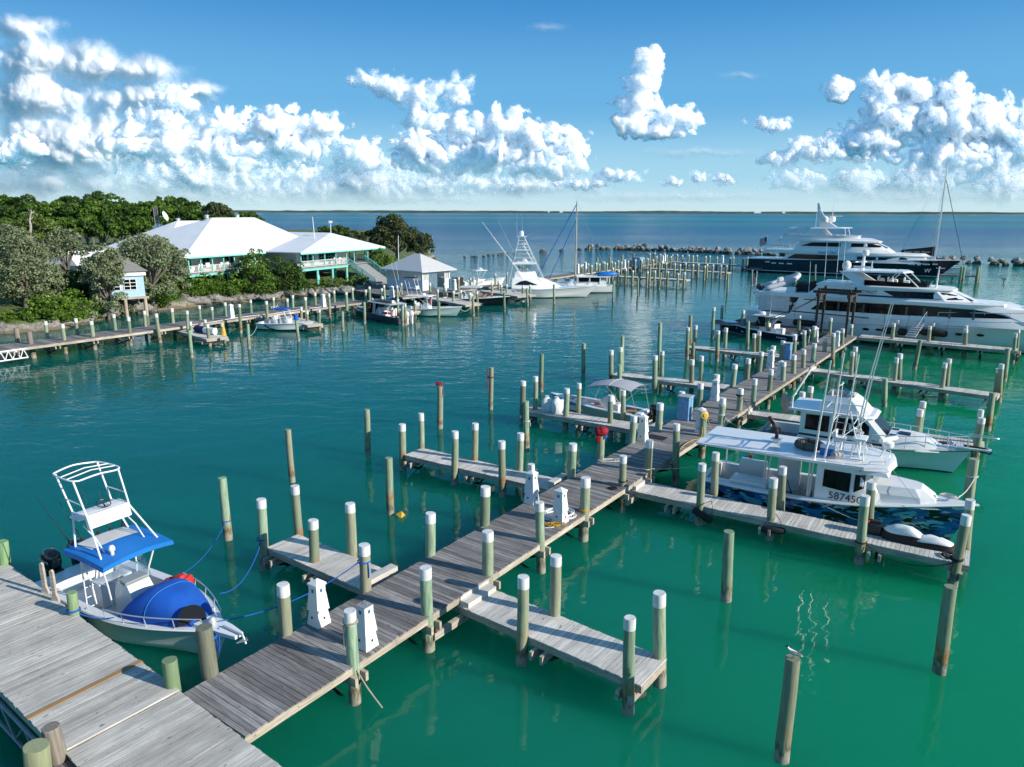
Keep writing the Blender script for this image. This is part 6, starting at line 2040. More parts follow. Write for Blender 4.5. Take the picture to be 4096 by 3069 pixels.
b.tube([(4.55, -.5, 4.6), (5.7, -.5, 4.6), (5.8, 0, 4.6), (5.7, .5, 4.6), (4.55, .5, 4.6)], .022, 5, closed=True)
b.tube([(4.9, -.45, 4.6), (4.9, -.45, 5.5), (5.0, 0, 5.55), (4.9, .45, 5.5), (4.9, .45, 4.6)], .02, 5)
b.tube([(4.7, -.7, 3.0), (6.0, .5, 4.2)], .016, 5)
b.build('tower', M['alu_white'], Bt, smooth=True)
b = MB()
b.rbox((5.85, -.35, 3.55), (.5, .75, .1), .04)
b.tube([(5.85, -.35, 2.75), (5.85, -.35, 3.55)], .05, 8)
b.tube([(6.05, -.1, 2.75), (6.0, -.15, 3.5)], .022, 5)
b.tube([(6.05, -.6, 2.75), (6.0, -.55, 3.5)], .022, 5)
b.build('upper_helm', M['white'], Bt, smooth=True, auto=40)
b = MB()
steering_wheel(b, (5.75, -.35, 3.82), .2, .25)
b.tube([(5.85, -.35, 3.6), (5.75, -.35, 3.82)], .022, 5)
b.build('steering_wheel', M['alu'], Bt)
b = MB()
b.rbox((5.15, -.4, 3.42), (.45, .45, .14), .06)
b.rbox((4.97, -.4, 3.6), (.1, .45, .3), .04)
for dx in (-.15, .15):
 b.tube([(5.15 + dx, -.5, 2.75), (5.15 + dx, -.45, 3.4)], .02, 5)
b.build('helm_seat', M['white'], Bt, smooth=True, auto=40)
b = MB()
b.tube([(6.55, .2, 2.75), (6.75, .2, 3.25)], .05, 6)
b.lathe([(.2, 0), (.22, .08), (.2, .18), (.12, .22)], (6.78, .2, 3.22), 12)
b.tube([(6.55, -.15, 3.52), (7.0, .55, 3.52)], .095, 8)
b.build('radar', M['white'], Bt, smooth=True)
b = MB()
b.lathe([(.05, 0), (.05, .1)], (2.65, .1, 2.66), 8)
b.box((2.65, .1, 2.86), (.42, .42, .04), top=(.2, .2))
b.box((2.65, .1, 2.72), (.22, .22, .2))
b.build('stack_base', M['alu'], Bt)
b = MB()
b.tube(smooth_path([(2.65, .1, 2.85), (2.65, .1, 3.15), (2.5, .18, 3.35), (2.25, .3, 3.7)], 4), .075, 9)
b.build('exhaust_stack', M['rust'], Bt, smooth=True)
R0 = Bt.location
Mw = Matrix.Translation(Bt.location) @ Matrix.Rotation(math.radians(-33.2), 4, 'Z')
b = MB()
b.tube([(.46 * math.cos(q * .3142), .38 * math.sin(q * .3142), .13) for q in range(20)], .135, 9, closed=True)
lr = b.build('life_raft', plain('olive_and_orange_raft_fabric', (.12, .11, .085), .8, var=.2, scale=5), smooth=True)
b = MB()
b.lathe([(.34, .03), (.3, .12), (0, .13)], (0, 0, 0), 14)
b.build('raft_floor', M['rust'], lr)
b = MB()
for q in range(7):
 a = q * .9
 b.tube([(.46 * math.cos(a) + .15 * math.cos(a) * math.cos(k * .7), .38 * math.sin(a) + .15 * math.sin(a) * math.cos(k * .7), .13 + .15 * math.sin(k * .7)) for k in range(10)], .012, 4)
b.build('lashing', M['rope_black'], lr)
lr.matrix_world = Mw @ Matrix.Translation((4.0, -.05, 2.74))
tag(lr, 'olive ring-shaped life raft lashed on the roof of the camouflage boat', 'life raft')
b = MB()
b.rbox((0, 0, .16), (.5, .32, .3), .04)
cl_ = b.build('cool_box', M['azure'], smooth=True, auto=40)
b = MB()
b.rbox((0, 0, .34), (.52, .34, .08), .03)
b.build('lid', M['white'], cl_, smooth=True, auto=40)
cl_.matrix_world = Mw @ Matrix.Translation((4.75, -.55, 2.72))
tag(cl_, 'blue cool box with white lid on the roof of the camouflage boat', 'cool box')
b = MB()
b.tube([(-.28, 0, .14), (-.22, 0, .14), (.22, 0, .14), (.28, 0, .14)], [.05, .14, .14, .05], 10)
fb = b.build('fender', plain('grey_worn_fender', (.42, .42, .42), .6, var=.2), smooth=True)
fb.matrix_world = Mw @ Matrix.Translation((5.15, -.72, 2.72)) @ Matrix.Rotation(1.0, 4, 'Z')
tag(fb, 'grey worn fender lying on the camouflage boat roof', 'fender')
# -- white flybridge cruiser behind it
Ct = thing('flybridge_cruiser', 'white flybridge cruiser with dark windows, bow pulpit and grey aft cockpit', 'boat')
place(Ct, (13.55, 37.2), -33.4)
HC = Hull(8.7, 3.0, .88, 1.30, rake=.65, draft=.5, tr=.9, p=2.3, flare=.52, sheer_pow=1.8)
HC.shell('hull', hull_colour('white_hull_blue_bottom', (.80, .80, .78), (.01, .06, .16), .10), Ct)
HC.rub(Ct, M['black'], .022, -.05)
HC.deck('deck', [M['white'], M['dkgrey']], Ct, g=.2, t0=.01, t1=.21, floor=.42)
hc = House([(1.0, [(1.95, 1.24), (4.5, 1.22), (6.2, 1.08), (6.6, .9)]), (1.42, [(1.95, 1.22), (4.5, 1.18), (5.75, 1.05), (6.05, .85)]), (2.32, [(1.95, 1.15), (4.0, 1.1), (4.9, .98), (5.15, .78)])])
hc.build('cabin', M['white'], Ct, auto=25)
b = MB()
hc.strip(b, np.linspace(2.2, 3.3, 4), [1.44] * 4, np.linspace(2.2, 2.24, 4), .015)
hc.strip(b, np.linspace(3.45, 5.1, 6), np.linspace(1.42, 1.44, 6), [2.24, 2.24, 2.24, 2.24, 2.24, 1.95], .015)
b.parts('side_window', M['glass'], Ct)
b = MB()
for y0_, y1_ in ((-.78, -.30), (-.26, .26), (.30, .78)):
 b.slab((6.03, y0_ * 1.05, 1.5), (6.03, y1_ * 1.05, 1.5), (5.25, y1_ * .95, 2.24), (5.25, y0_ * .95, 2.24), -.03)
b.parts('windscreen', M['glass'], Ct)
b = MB()
hc.strip(b, np.linspace(1.95, 5.9, 7), [1.12] * 7, [1.22] * 7, .012)
b.build('black_stripe', M['black'], Ct)
cab = House([(1.1, [(5.9, 1.12), (7.4, .95), (8.1, .6)]), (1.42, [(5.9, 1.02), (7.2, .85), (7.8, .5)]), (1.62, [(5.9, .9), (7.0, .7), (7.35, .5)])])
cab.build('fore_cabin', M['white'], Ct, auto=25)
b = MB()
b.box((6.55, -.05, 1.64), (.5, .5, .05))
b.box((6.1, -.6, 1.62), (.3, .3, .04))
b.box((6.1, .55, 1.62), (.3, .3, .04))
b.parts('deck_hatch', M['glass'], Ct)
b = MB()
b.loft([[(1.35, -1.3, 2.34), (4.9, -1.24, 2.36), (5.35, -.8, 2.36), (5.35, .8, 2.36), (4.9, 1.24, 2.36), (1.35, 1.3, 2.34)], [(1.35, -1.3, 2.44), (4.8, -1.22, 2.46), (5.2, -.8, 2.46), (5.2, .8, 2.46), (4.8, 1.22, 2.46), (1.35, 1.3, 2.44)]])
fd = b.build('flybridge_deck', M['white'], Ct)
fl = House([(2.46, [(2.75, 1.0), (4.6, .95), (5.0, .7)]), (2.95, [(2.85, .95), (4.3, .86), (4.55, .66)]), (3.2, [(2.95, .85), (4.0, .75), (4.2, .58)])])
fl.build('flybridge', M['white'], Ct, smooth=False, top=False)
b = MB()
b.box((3.55, 0, 2.9), (1.1, 1.4, .05))
b.box((3.05, 0, 3.0), (.08, 1.3, .35))
b.box((3.3, -.3, 3.0), (.4, .45, .1))
b.box((3.15, -.3, 3.2), (.08, .45, .35))
b.parts('flybridge_seat', M['greyfab'], Ct)
b = MB()
b.rbox((4.0, .25, 3.12), (.35, .8, .2), .05)
b.lathe([(.1, 0), (.1, .06), (0, .08)], (4.1, .0, 3.25), 10)
b.build('helm_console', M['cream'], Ct)
b = MB()
steering_wheel(b, (3.78, .2, 3.3), .17, .6)
b.build('steering_wheel', M['blue'], Ct)
b = MB()
b.tube([(1.5, -1.2, 2.45), (1.5, -1.2, 3.0), (1.9, -.75, 3.9), (2.1, -.4, 4.4)], .05, 7)
b.tube([(1.5, -1.2, 3.0), (1.5, -.4, 3.0)], .025, 5)
b.build('davit', M['white'], Ct, smooth=True)
rails('bow_rail', HC, Ct, [.60, .68, .76, .84, .92, .985], .62, .08, .022)
b = MB()
b.loft([[(8.7, -.28, 1.36), (8.7, .28, 1.36), (8.7, .28, 1.42), (8.7, -.28, 1.42)], [(10.1, -.17, 1.38), (10.1, .17, 1.38), (10.1, .17, 1.44), (10.1, -.17, 1.44)]])
b.build('pulpit', M['white'], Ct)
b = MB()
b.tube(smooth_path([(9.1, -.22, 2.0), (9.9, -.15, 2.02), (10.3, 0, 2.02), (9.9, .15, 2.02), (9.1, .22, 2.0)], 4), .022, 6)
for x, y in ((9.2, -.2), (9.2, .2), (9.9, -.14), (9.9, .14)):
 b.tube([(x, y, 1.43), (x, y, 2.0)], .018, 5)
b.build('pulpit_rail', M['alu'], Ct, smooth=True)
b = MB()
b.tube([(9.0, 0, 1.48), (9.9, 0, 1.46), (10.15, 0, 1.3)], .045, 6)
b.slab((9.6, -.2, 1.3), (10.1, -.05, 1.22), (10.1, .05, 1.22), (9.6, .2, 1.3), .05)
b.build('anchor', M['black'], Ct)
b = MB()
b.lathe([(.13, 0), (.13, .14), (.08, .2), (0, .21)], (8.5, .05, 1.4), 10)
b.build('windlass', M['alu'], Ct)
text('7169 Z', .13, M['black'], Ct, frame_matrix((5.35, -hc.hw(5.35, 1.28) - .014, 1.32), (1, .09, 0), (0, .1, 1)))
b = MB()
b.rbox((.25, -.6, .75), (.25, .5, .4), .04)
b.rbox((.4, .5, .62), (.5, .5, .35), .04)
b.rbox((.05, 0, .95), (.16, 2.5, .12), .03)
b.parts('cockpit_gear', M['grey'], Ct)
b = MB()
b.tube(smooth_path([(8.15, -.15, 1.42), (8.35, .1, 1.44), (8.2, .3, 1.42), (8.0, .1, 1.44), (8.2, -.1, 1.46)], 4), .03, 5)
b.build('deck_line', M['rope_black'], Ct)
# -- white motor yacht at the cross pier
UD = math.radians(-35.5)
nD = Vector((-math.sin(UD), math.cos(UD), 0))
Dt = thing('motor_yacht', 'long white motor yacht with dark window bands, black fenders and a grey tender on deck', 'yacht')
BD = 5.6
place(Dt, Vector((33.2, 67.7, 0)) + nD * BD / 2, -35.5)
HD = Hull(27.5, BD, 2.25, 3.25, rake=2.2, draft=.8, tr=.92, p=2.6, chine=.95, flare=.5, x0=-11.3, mid=.4, sheer_pow=2.2, chz=.25)
HD.shell('hull', hull_colour('white_yacht_hull', (.80, .80, .79), (.012, .014, .02), .12), Dt, n=34)
HD.rub(Dt, M['white'], .05, -.55, 'rub_rail')
HD.deck('deck', [M['white'], M['offwhite']], Dt, g=.3, t0=2, t1=3, camber=.03)
b = MB()
b.rbox((-12.2, 0, .62), (2.0, 4.8, .22), .08)
b.build('swim_platform', M['timber_dark'], Dt, smooth=True)
h1 = House([(2.3, [(-7.0, 2.62), (2, 2.68), (8, 2.42), (12.0, 1.8), (15.2, .9)]), (3.9, [(-6.2, 2.6), (2, 2.64), (7.6, 2.3), (10.5, 1.7), (12.5, .8)]), (4.35, [(-6.2, 2.55), (2, 2.58), (7.4, 2.2), (9.6, 1.5), (11.0, .6)])])
h1.build('main_deckhouse', M['white'], Dt, auto=30)
xs_ = np.linspace(-4.98, 11.3, 24)
zl = np.interp(xs_, [-5, 3, 11.4], [2.82, 2.9, 3.16])
zh = np.interp(xs_, [-5, -4.05, 4.3, 8.8, 10.6, 11.4], [2.86, 3.74, 3.87, 3.77, 3.42, 3.18])
b = MB()
h1.strip(b, xs_, zl, zh, .02)
wb = b.parts('window_band', M['glass'], Dt, smooth=True)
b = MB()
for x in (-2.6, -.4, 1.8, 3.2, 4.6, 6.6, 8.4):
 h1.strip(b, [x, x + .18], [2.9] * 2, [3.66] * 2, .035)
b.parts('window_post', M['dkgrey'], wb)
b = MB()
h1.strip(b, np.linspace(-10.1, -7.1, 3), [2.4] * 3, [3.9] * 3, .01)
b.box((-8.6, 0, 3.2), (2.9, 5.0, 1.55))
b.build('aft_enclosure', plain('white_canvas_screen', (.66, .67, .68), .7), Dt)
b = MB()
prof = [(-10.8, 2.5), (-8, 2.72), (2, 2.74), (8, 2.4), (10.6, 1.4), (11.2, 0)]
ring = [(x, -w) for x, w in prof] + [(x, w) for x, w in reversed(prof[:-1])]
b.loft([[(x * 1, y, 3.92) for x, y in ring], [(x, y * 1.01, 4.2) for x, y in ring], [(x * .99, y * .96, 4.32) for x, y in ring]])
b.build('upper_deck', M['white'], Dt, smooth=True, auto=30)
h2 = House([(4.3, [(-5.6, 2.3), (1, 2.42), (6.2, 2.15), (8.2, 1.2), (8.6, .5)]), (4.75, [(-5.0, 2.32), (1, 2.42), (5.8, 2.1), (7.4, 1.2), (7.7, .5)]), (5.25, [(-4.6, 2.3), (1, 2.36), (5.3, 2.0), (6.3, 1.1), (6.5, .5)])])
h2.build('pilothouse', M['white'], Dt, auto=30)
xs_ = np.linspace(1.2, 7.5, 12)
b = MB()
h2.strip(b, xs_, np.interp(xs_, [1.2, 2.3, 7.5], [4.95, 4.42, 4.5]), np.interp(xs_, [1.2, 6, 7.5], [5.0, 5.08, 4.74]), .02)
b.parts('pilothouse_window', M['glass'], Dt, smooth=True)
b = MB()
b.slab((8.25, -1.15, 4.45), (8.25, 1.15, 4.45), (6.45, 1.0, 5.2), (6.45, -1.0, 5.2), -.04)
b.parts('windscreen', M['glass'], Dt)
b = MB()
prof = [(-4.8, 2.35), (1, 2.5), (5.2, 2.2), (6.6, 1.3), (6.9, 0)]
ring = [(x, -w) for x, w in prof] + [(x, w) for x, w in reversed(prof[:-1])]
b.loft([[(x, y, 5.2) for x, y in ring], [(x, y, 5.34) for x, y in ring], [(x * .98, y * .95, 5.4) for x, y in ring]])
b.build('flybridge_deck', M['white'], Dt, smooth=True, auto=30)
fly = House([(5.38, [(-1.5, 2.1), (3, 1.9), (4.2, 1.2)]), (5.95, [(-1.5, 2.15), (3.2, 1.9), (4.6, 1.1)])])
b = MB()
fly.strip(b, np.linspace(-.6, 4.5, 8), [5.38] * 8, np.linspace(5.9, 5.75, 8), .0)
b.slab((4.6, -1.05, 5.4), (4.6, 1.05, 5.4), (4.75, 1.0, 5.85), (4.75, -1.0, 5.85), .03)
b.build('wind_deflector', M['glass'], Dt, smooth=True)
b = MB()
for x, y in ((.6, -.9), (1.4, -.5), (1.6, .6), (.4, .9), (2.7, 0)):
 b.rbox((x, y, 5.65), (.5, .6, .45), .1)
 b.rbox((x - .22, y, 5.95), (.12, .55, .4), .05)
b.parts('flybridge_seat', M['white'], Dt, smooth=True, auto=40)
b = MB()
b.loft([[(-2.6, -1.9, 6.55), (2.6, -1.85, 6.6), (3.2, 0, 6.62), (2.6, 1.85, 6.6), (-2.6, 1.9, 6.55)], [(-2.6, -1.8, 6.68), (2.5, -1.75, 6.75), (3.0, 0, 6.76), (2.5, 1.75, 6.75), (-2.6, 1.8, 6.68)]])
b.build('hardtop', M['white'], Dt)
b = MB()
for sd in (-1, 1):
 b.slab((-1.2, sd * 1.95, 5.3), (.2, sd * 1.95, 5.3), (-2.0, sd * 1.75, 6.6), (-3.0, sd * 1.75, 6.6), .2 * sd)
 b.tube([(3.9, sd * 1.6, 5.4), (2.6, sd * 1.75, 6.62)], .06, 6)
 b.tube([(1.2, sd * 1.9, 5.6), (2.0, sd * 1.8, 6.6)], .035, 6)
b.parts('radar_arch', M['white'], Dt)
b = MB()
b.lathe([(0, 0), (.36, .02), (.42, .3), (.36, .6), (.18, .76), (0, .8)], (-2.5, -.9, 6.75), 14)
b.lathe([(0, 0), (.3, .02), (.34, .25), (.28, .5), (0, .62)], (-1.2, .5, 8.0), 12)
b.parts('satellite_dome', M['white'], Dt, smooth=True)
b = MB()
b.tube([(-1.3, .3, 6.7), (-1.25, .3, 8.1)], [.18, .1], 8)
b.tube([(-1.9, -.1, 7.4), (-1.1, .9, 7.4)], .07, 6)
b.tube([(-1.9, -.9, 7.0), (-.2, -.9, 7.0)], .09, 6)
b.tube([(-.3, -.9, 6.7), (-.3, -.9, 7.6)], .06, 6)
for x, y, z0_, z1_ in ((-4.2, -1.8, 5.4, 9.2), (-3.1, -1.9, 5.4, 9.6), (-3.3, 1.9, 5.4, 9.3), (-5.5, -2.0, 4.4, 7.4)):
 b.tube([(x, y, z0_), (x - .1, y, z1_)], [.035, .012], 5)
b.parts('mast', M['white'], Dt, smooth=True)
b = MB()
b.tube([(5.2, -.6, 5.4), (5.25, -.6, 7.3)], [.09, .05], 7)
b.tube([(5.0, -.6, 7.15), (5.7, -.6, 7.15)], .03, 5)
b.build('forward_pole', M['white'], Dt)
b = MB()
b.rbox((11.3, 0, 3.95), (2.6, 1.6, .35), .12)
b.build('sun_pad', M['white'], Dt, smooth=True)
rails('bow_rail', HD, Dt, [.62, .68, .74, .80, .86, .92, .97], .75, .15, .03)
b = MB()
for x, z in ((-7.9, 1.3), (.1, 1.35), (1.2, 1.4), (4.6, 1.45), (6.2, 1.5), (7.6, 1.55), (9.2, 1.6)):
 t = HD.tx(x)
 y = -HD.b(t) * (.965 if x < 6 else .94) - .02
 b.add([(x + .30 * math.cos(q * .5236), y - .03, z + .12 * math.sin(q * .5236)) for q in range(12)] + [(x + .30 * math.cos(q * .5236), y + .12, z + .12 * math.sin(q * .5236)) for q in range(12)], [tuple(range(12))] + [(q, (q + 1) % 12, 12 + (q + 1) % 12, 12 + q) for q in range(12)])
b.parts('porthole', M['glass'], Dt)
b = MB()
for q in range(2):
 b.tube([(-7.0 + q * .45, -2.62, 3.25), (-6.95 + q * .45, -2.68, 3.25)], .17, 10)
b.parts('crest', M['cream'], Dt)
text('ERED PAST', .42, M['dkgrey'], Dt, frame_matrix((-.4, -h2.hw(-.4, 4.78) - .03, 4.8), (1, 0, 0), (0, .02, 1)), shear=.25)
b = MB()
h2.strip(b, np.linspace(-2.6, 3.2, 5), [4.40] * 5, [4.55] * 5, .03)
b.build('name_board', M['black'], Dt)
for x, z, lab in ((-5.4, 1.5, 'left of the timber frame'), (2.6, 1.45, 'left of the gangway'), (5.75, 1.6, 'right of the gangway')):
 w = Vector((33.2, 67.7, 0)) + Vector((math.cos(UD), math.sin(UD), 0)) * x - nD * .32
 b = MB()
 b.tube([(-1.05, 0, 0), (-1.0, 0, 0), (-.85, 0, 0), (.85, 0, 0), (1.0, 0, 0), (1.05, 0, 0)], [.1, .22, .32, .32, .22, .1], 12)
 for sx in (-.9, .9):
  b.tube([(sx, 0, .25), (sx * 1.15, .2, 1.6)], .015, 4)
 o = b.build('fender', M['rubber'], loc=(w.x, w.y, z), rz=UD, smooth=True)
 tag(o, 'large black cylindrical fender on the white motor yacht, ' + lab, 'fender')
gw_ = Vector((33.2, 67.7, 0)) + Vector((math.cos(UD), math.sin(UD), 0)) * 4.1
gt = thing('gangway', 'white stepped gangway leaning on the side of the white motor yacht', 'gangway', (gw_.x, gw_.y, 1.1), UD)
b = MB()
for i in range(7):
 b.box((-.1 + i * .09, -1.0 + i * .14, .12 + i * .19), (.75, .24, .04))
b.tube([(-.5, -1.05, .05), (.1, -.05, 1.4)], .025, 5)
b.tube([(.3, -1.05, .05), (.85, -.05, 1.4)], .025, 5)
b.tube([(.3, -1.1, .9), (.85, -.1, 2.3), (.95, -.1, 1.4)], .025, 5)
b.build('steps', M['alu_white'], gt)
MD = Matrix.Translation(Dt.location) @ Matrix.Rotation(UD, 4, 'Z')
rb = thing('inflatable_tender', 'grey inflatable tender standing on the aft deck of the white motor yacht', 'dinghy')
b = MB()
tube_ = smooth_path([(-1.9, -.72, .45), (-.6, -.78, .45), (.8, -.74, .5), (1.6, -.45, .62), (1.95, 0, .72), (1.6, .45, .62), (.8, .74, .5), (-.6, .78, .45), (-1.9, .72, .45)], 4)
b.tube(tube_, [.12] + [.27] * (len(tube_) - 2) + [.12], 10)
b.build('inflated_tube', plain('light_grey_inflatable', (.62, .63, .64), .5), rb, smooth=True)
b = MB()
b.loft([[(-1.6, -.6, .35), (1.3, -.4, .4), (1.3, .4, .4), (-1.6, .6, .35)], [(-1.5, -.05, .05), (1.2, -.05, .2), (1.2, .05, .2), (-1.5, .05, .05)]])
b.rbox((.1, 0, .72), (.5, .5, .6), .08)
b.rbox((-.7, 0, .62), (.5, .7, .4), .08)
b.build('floor', M['white'], rb)
outboard(rb, -1.75, 0, .55, .8, 'black', tilt=-.5)
rb.matrix_world = MD @ Matrix.Translation((-8.6, -.5, 4.6)) @ Matrix.Rotation(math.radians(38), 4, 'Z') @ Matrix.Rotation(math.radians(-16), 4, 'Y')
b = MB()
b.loft([[(-1.5, -.5, 0), (1.6, -.25, 0), (1.6, .25, 0), (-1.5, .5, 0)], [(-1.4, -.5, .5), (.9, -.42, .7), (.9, .42, .7), (-1.4, .5, .5)], [(-1.2, -.2, .85), (.3, -.16, 1.15), (.3, .16, 1.15), (-1.2, .2, .85)]])
o = b.build('covered_jet_ski', M['rubber'], smooth=True, auto=60)
o.matrix_world = MD @ Matrix.Translation((-5.6, -.9, 4.35))
tag(o, 'black-covered water scooter on the aft deck beside the grey tender', 'jet ski')
b = MB()
b.rbox((0, 0, .25), (.9, .5, .5), .12)
o = b.build('deck_locker', M['white'], smooth=True)
o.matrix_world = MD @ Matrix.Translation((-7.2, -1.9, 4.3))
tag(o, 'small white canister locker on the aft deck below the grey tender', 'locker')
fm, fnt, fb_ = nmat('striped_flag')
fs = fnt.nodes.new('ShaderNodeSeparateXYZ')
fc = fnt.nodes.new('ShaderNodeTexCoord')
fnt.links.new(fc.outputs['Object'], fs.inputs[0])
st = mth(fnt, 'GREATER_THAN', mth(fnt, 'FRACT', mth(fnt, 'MULTIPLY', fs.outputs['Z'], 6.5)), .5)
fcol = mix(fnt, st, (.45, .01, .02), (.7, .7, .7))
cant = mth(fnt, 'MULTIPLY', mth(fnt, 'GREATER_THAN', fs.outputs['Z'], .55), mth(fnt, 'LESS_THAN', fs.outputs['X'], .45))
fnt.links.new(mix(fnt, cant, fcol, (.01, .02, .12)), fb_.inputs['Base Color'])
def flag(label, mw, s=1.0):
 b = MB()
 g = [[(i * .1 * s, .07 * s * math.sin(i * 1.1 + j * .5), (j * .115 - i * .035) * s) for j in range(10)] for i in range(11)]
 b.loft(g, closed=False)
 o = b.build('ensign', fm, smooth=True)
 o.matrix_world = mw
 p = MB()
 p.tube([(0, 0, -.9 * s), (0, 0, 1.15 * s)], .03, 6)
 p.build('staff', M['alu_white'], o)
 tag(o, label, 'flag')
flag('red and white striped flag drooping at the stern of the white motor yacht', MD @ Matrix.Translation((-11.0, -1.0, 5.0)) @ Matrix.Rotation(2.2, 4, 'Z'))
# -- navy superyacht
UE = math.radians(-33.4)
nE = Vector((-math.sin(UE), math.cos(UE), 0))
BE = 7.6
Et = thing('superyacht', 'huge navy-hulled superyacht with white decks and a raked radar mast', 'yacht')
place(Et, Vector((48.02, 153.57, 0)) + nE * BE / 2, -33.4)
HE = Hull(34.2, BE, 2.75, 3.55, rake=3.6, draft=1.2, tr=.9, p=2.3, chine=.93, flare=.62, x0=1.2, mid=.42, sheer_pow=1.4, chz=.3)
HE.shell('hull', hull_colour('navy_yacht_hull', (.007, .010, .028), (.05, .08, .07), .35, (.02, .16, (.7, .7, .7))), Et, n=34)
HE.deck('deck', [M['white'], M['offwhite']], Et, g=.4, t0=2, t1=3, camber=.03)
HE.rub(Et, M['white'], .07, .0)
b = MB()
b.rbox((.9, 0, .35), (2.6, 6.0, .3), .1)
b.build('swim_platform', M['navy'], Et, smooth=True)
b = MB()
b.loft([[(1.2, -3.3, .5), (1.2, 3.3, .5), (4.2, 3.4, .5), (4.2, -3.4, .5)], [(2.6, -3.2, 1.8), (2.6, 3.2, 1.8), (4.4, 3.4, 1.8), (4.4, -3.4, 1.8)], [(3.4, -3.3, 2.75), (3.4, 3.3, 2.75), (5, 3.5, 2.75), (5, -3.5, 2.75)]])
b.build('stern_steps', M['navy'], Et)
e1 = House([(2.7, [(7.5, 3.35), (16, 3.72), (26, 3.3), (31, 2.0), (34, .8)]), (4.1, [(9.2, 3.35), (16, 3.7), (25, 3.2), (30, 2.1), (33, 1.0)]), (4.45, [(9.4, 3.3), (16, 3.65), (25, 3.1), (29, 2.0), (31, .8)])])
e1.build('main_deckhouse', M['white'], Et, auto=30)
xs_ = np.linspace(8.9, 18.6, 14)
b = MB()
e1.strip(b, xs_, [3.02] * 14, np.interp(xs_, [8.9, 10.3, 18.6], [3.06, 3.95, 3.96]), .03)
xs_ = np.linspace(21.9, 30.4, 12)
e1.strip(b, xs_, np.interp(xs_, [21.9, 30.4], [3.1, 3.42]), np.interp(xs_, [21.9, 29.8, 30.4], [3.85, 3.85, 3.7]), .03)
b.parts('window_band', M['glass'], Et, smooth=True)
b = MB()
prof = [(4.2, 3.1), (8, 3.6), (16, 3.82), (25, 3.3), (30, 2.2), (33.5, 1.0), (34.2, 0)]
ring = [(x, -w) for x, w in prof] + [(x, w) for x, w in reversed(prof[:-1])]
b.loft([[(x, y, 4.1) for x, y in ring], [(x, y, 4.55) if x < 27 else (x - .6, y * .9, 4.35) for x, y in ring], [(x * .995, y * .96, 4.75) if x < 22 else (x * .97, y * .85, 4.6) for x, y in ring]])
b.build('upper_deck', M['white'], Et, smooth=True, auto=30)
b = MB()
rail_pts = [(4.3, -3.0), (4.3, 3.0)]
for sd in (-1, 1):
 for k in range(7):
  x = 4.4 + k * .7
  b.tube([(x, sd * 3.05, 4.7), (x, sd * 3.05, 5.55)], .03, 5)
 b.tube([(4.4, sd * 3.05, 5.55), (8.8, sd * 3.2, 5.55)], .04, 5)
b.tube([(4.4, -3.05, 5.55), (4.4, 3.05, 5.55)], .04, 5)
b.build('deck_rail', M['alu'], Et)
e2 = House([(4.6, [(9.8, 3.0), (16, 3.45), (24, 3.0), (27.5, 1.6), (28.2, .6)]), (5.5, [(10.4, 3.0), (16, 3.42), (23.6, 2.95), (26.4, 1.5), (26.9, .6)]), (6.5, [(11.2, 2.95), (16, 3.3), (22.8, 2.8), (24.4, 1.4), (24.8, .6)])])
e2.build('upper_deckhouse', M['white'], Et, auto=30)
xs_ = np.linspace(11.3, 18.7, 12)
b = MB()
e2.strip(b, xs_, [5.58] * 12, np.interp(xs_, [11.3, 13.4, 18.7], [5.62, 6.3, 6.34]), .03)
xs_ = np.linspace(20.6, 26.3, 9)
e2.strip(b, xs_, np.interp(xs_, [20.6, 26.3], [5.62, 5.6]), np.interp(xs_, [20.6, 24, 26.3], [6.28, 6.25, 5.72]), .03)
b.slab((26.85, -1.4, 5.55), (26.85, 1.4, 5.55), (24.7, 1.3, 6.45), (24.7, -1.3, 6.45), -.05)
b.parts('upper_window', M['glass'], Et, smooth=True)
b = MB()
prof = [(6.6, 2.9), (10, 3.35), (16, 3.55), (23, 3.0), (25.2, 1.5), (25.6, 0)]
ring = [(x, -w) for x, w in prof] + [(x, w) for x, w in reversed(prof[:-1])]
b.loft([[(x, y, 6.42) for x, y in ring], [(x, y, 6.72) for x, y in ring], [(x * .99, y * .93, 7.1) if x < 20 else (x * .93, y * .85, 7.2) for x, y in ring]])
b.build('sun_deck', M['white'], Et, smooth=True, auto=30)
e3 = House([(7.0, [(7.6, 2.7), (12, 2.95), (19, 2.7), (21.3, 1.5)]), (7.72, [(7.7, 2.75), (12, 3.0), (19.2, 2.75), (21.6, 1.5)])])
e3.build('coaming', M['white'], Et, top=False, auto=30)
b = MB()
b.loft([[(12.6, -2.4, 8.95), (18.5, -2.3, 9.05), (20, -1.4, 9.08), (20, 1.4, 9.08), (18.5, 2.3, 9.05), (12.6, 2.4, 8.95)], [(12.9, -2.2, 9.2), (18.3, -2.0, 9.28), (19.6, -1.2, 9.28), (19.6, 1.2, 9.28), (18.3, 2.0, 9.28), (12.9, 2.2, 9.2)]])
b.build('hardtop', M['white'], Et)
b = MB()
for sd in (-1, 1):
 b.slab((11.6, sd * 2.9, 7.0), (16.6, sd * 2.9, 7.0), (14.6, sd * 2.3, 9.0), (12.8, sd * 2.3, 9.0), .25 * sd)
 b.tube([(19.3, sd * 2.5, 7.7), (19, sd * 2.0, 9.05)], .08, 6)
b.parts('arch', M['white'], Et)
b = MB()
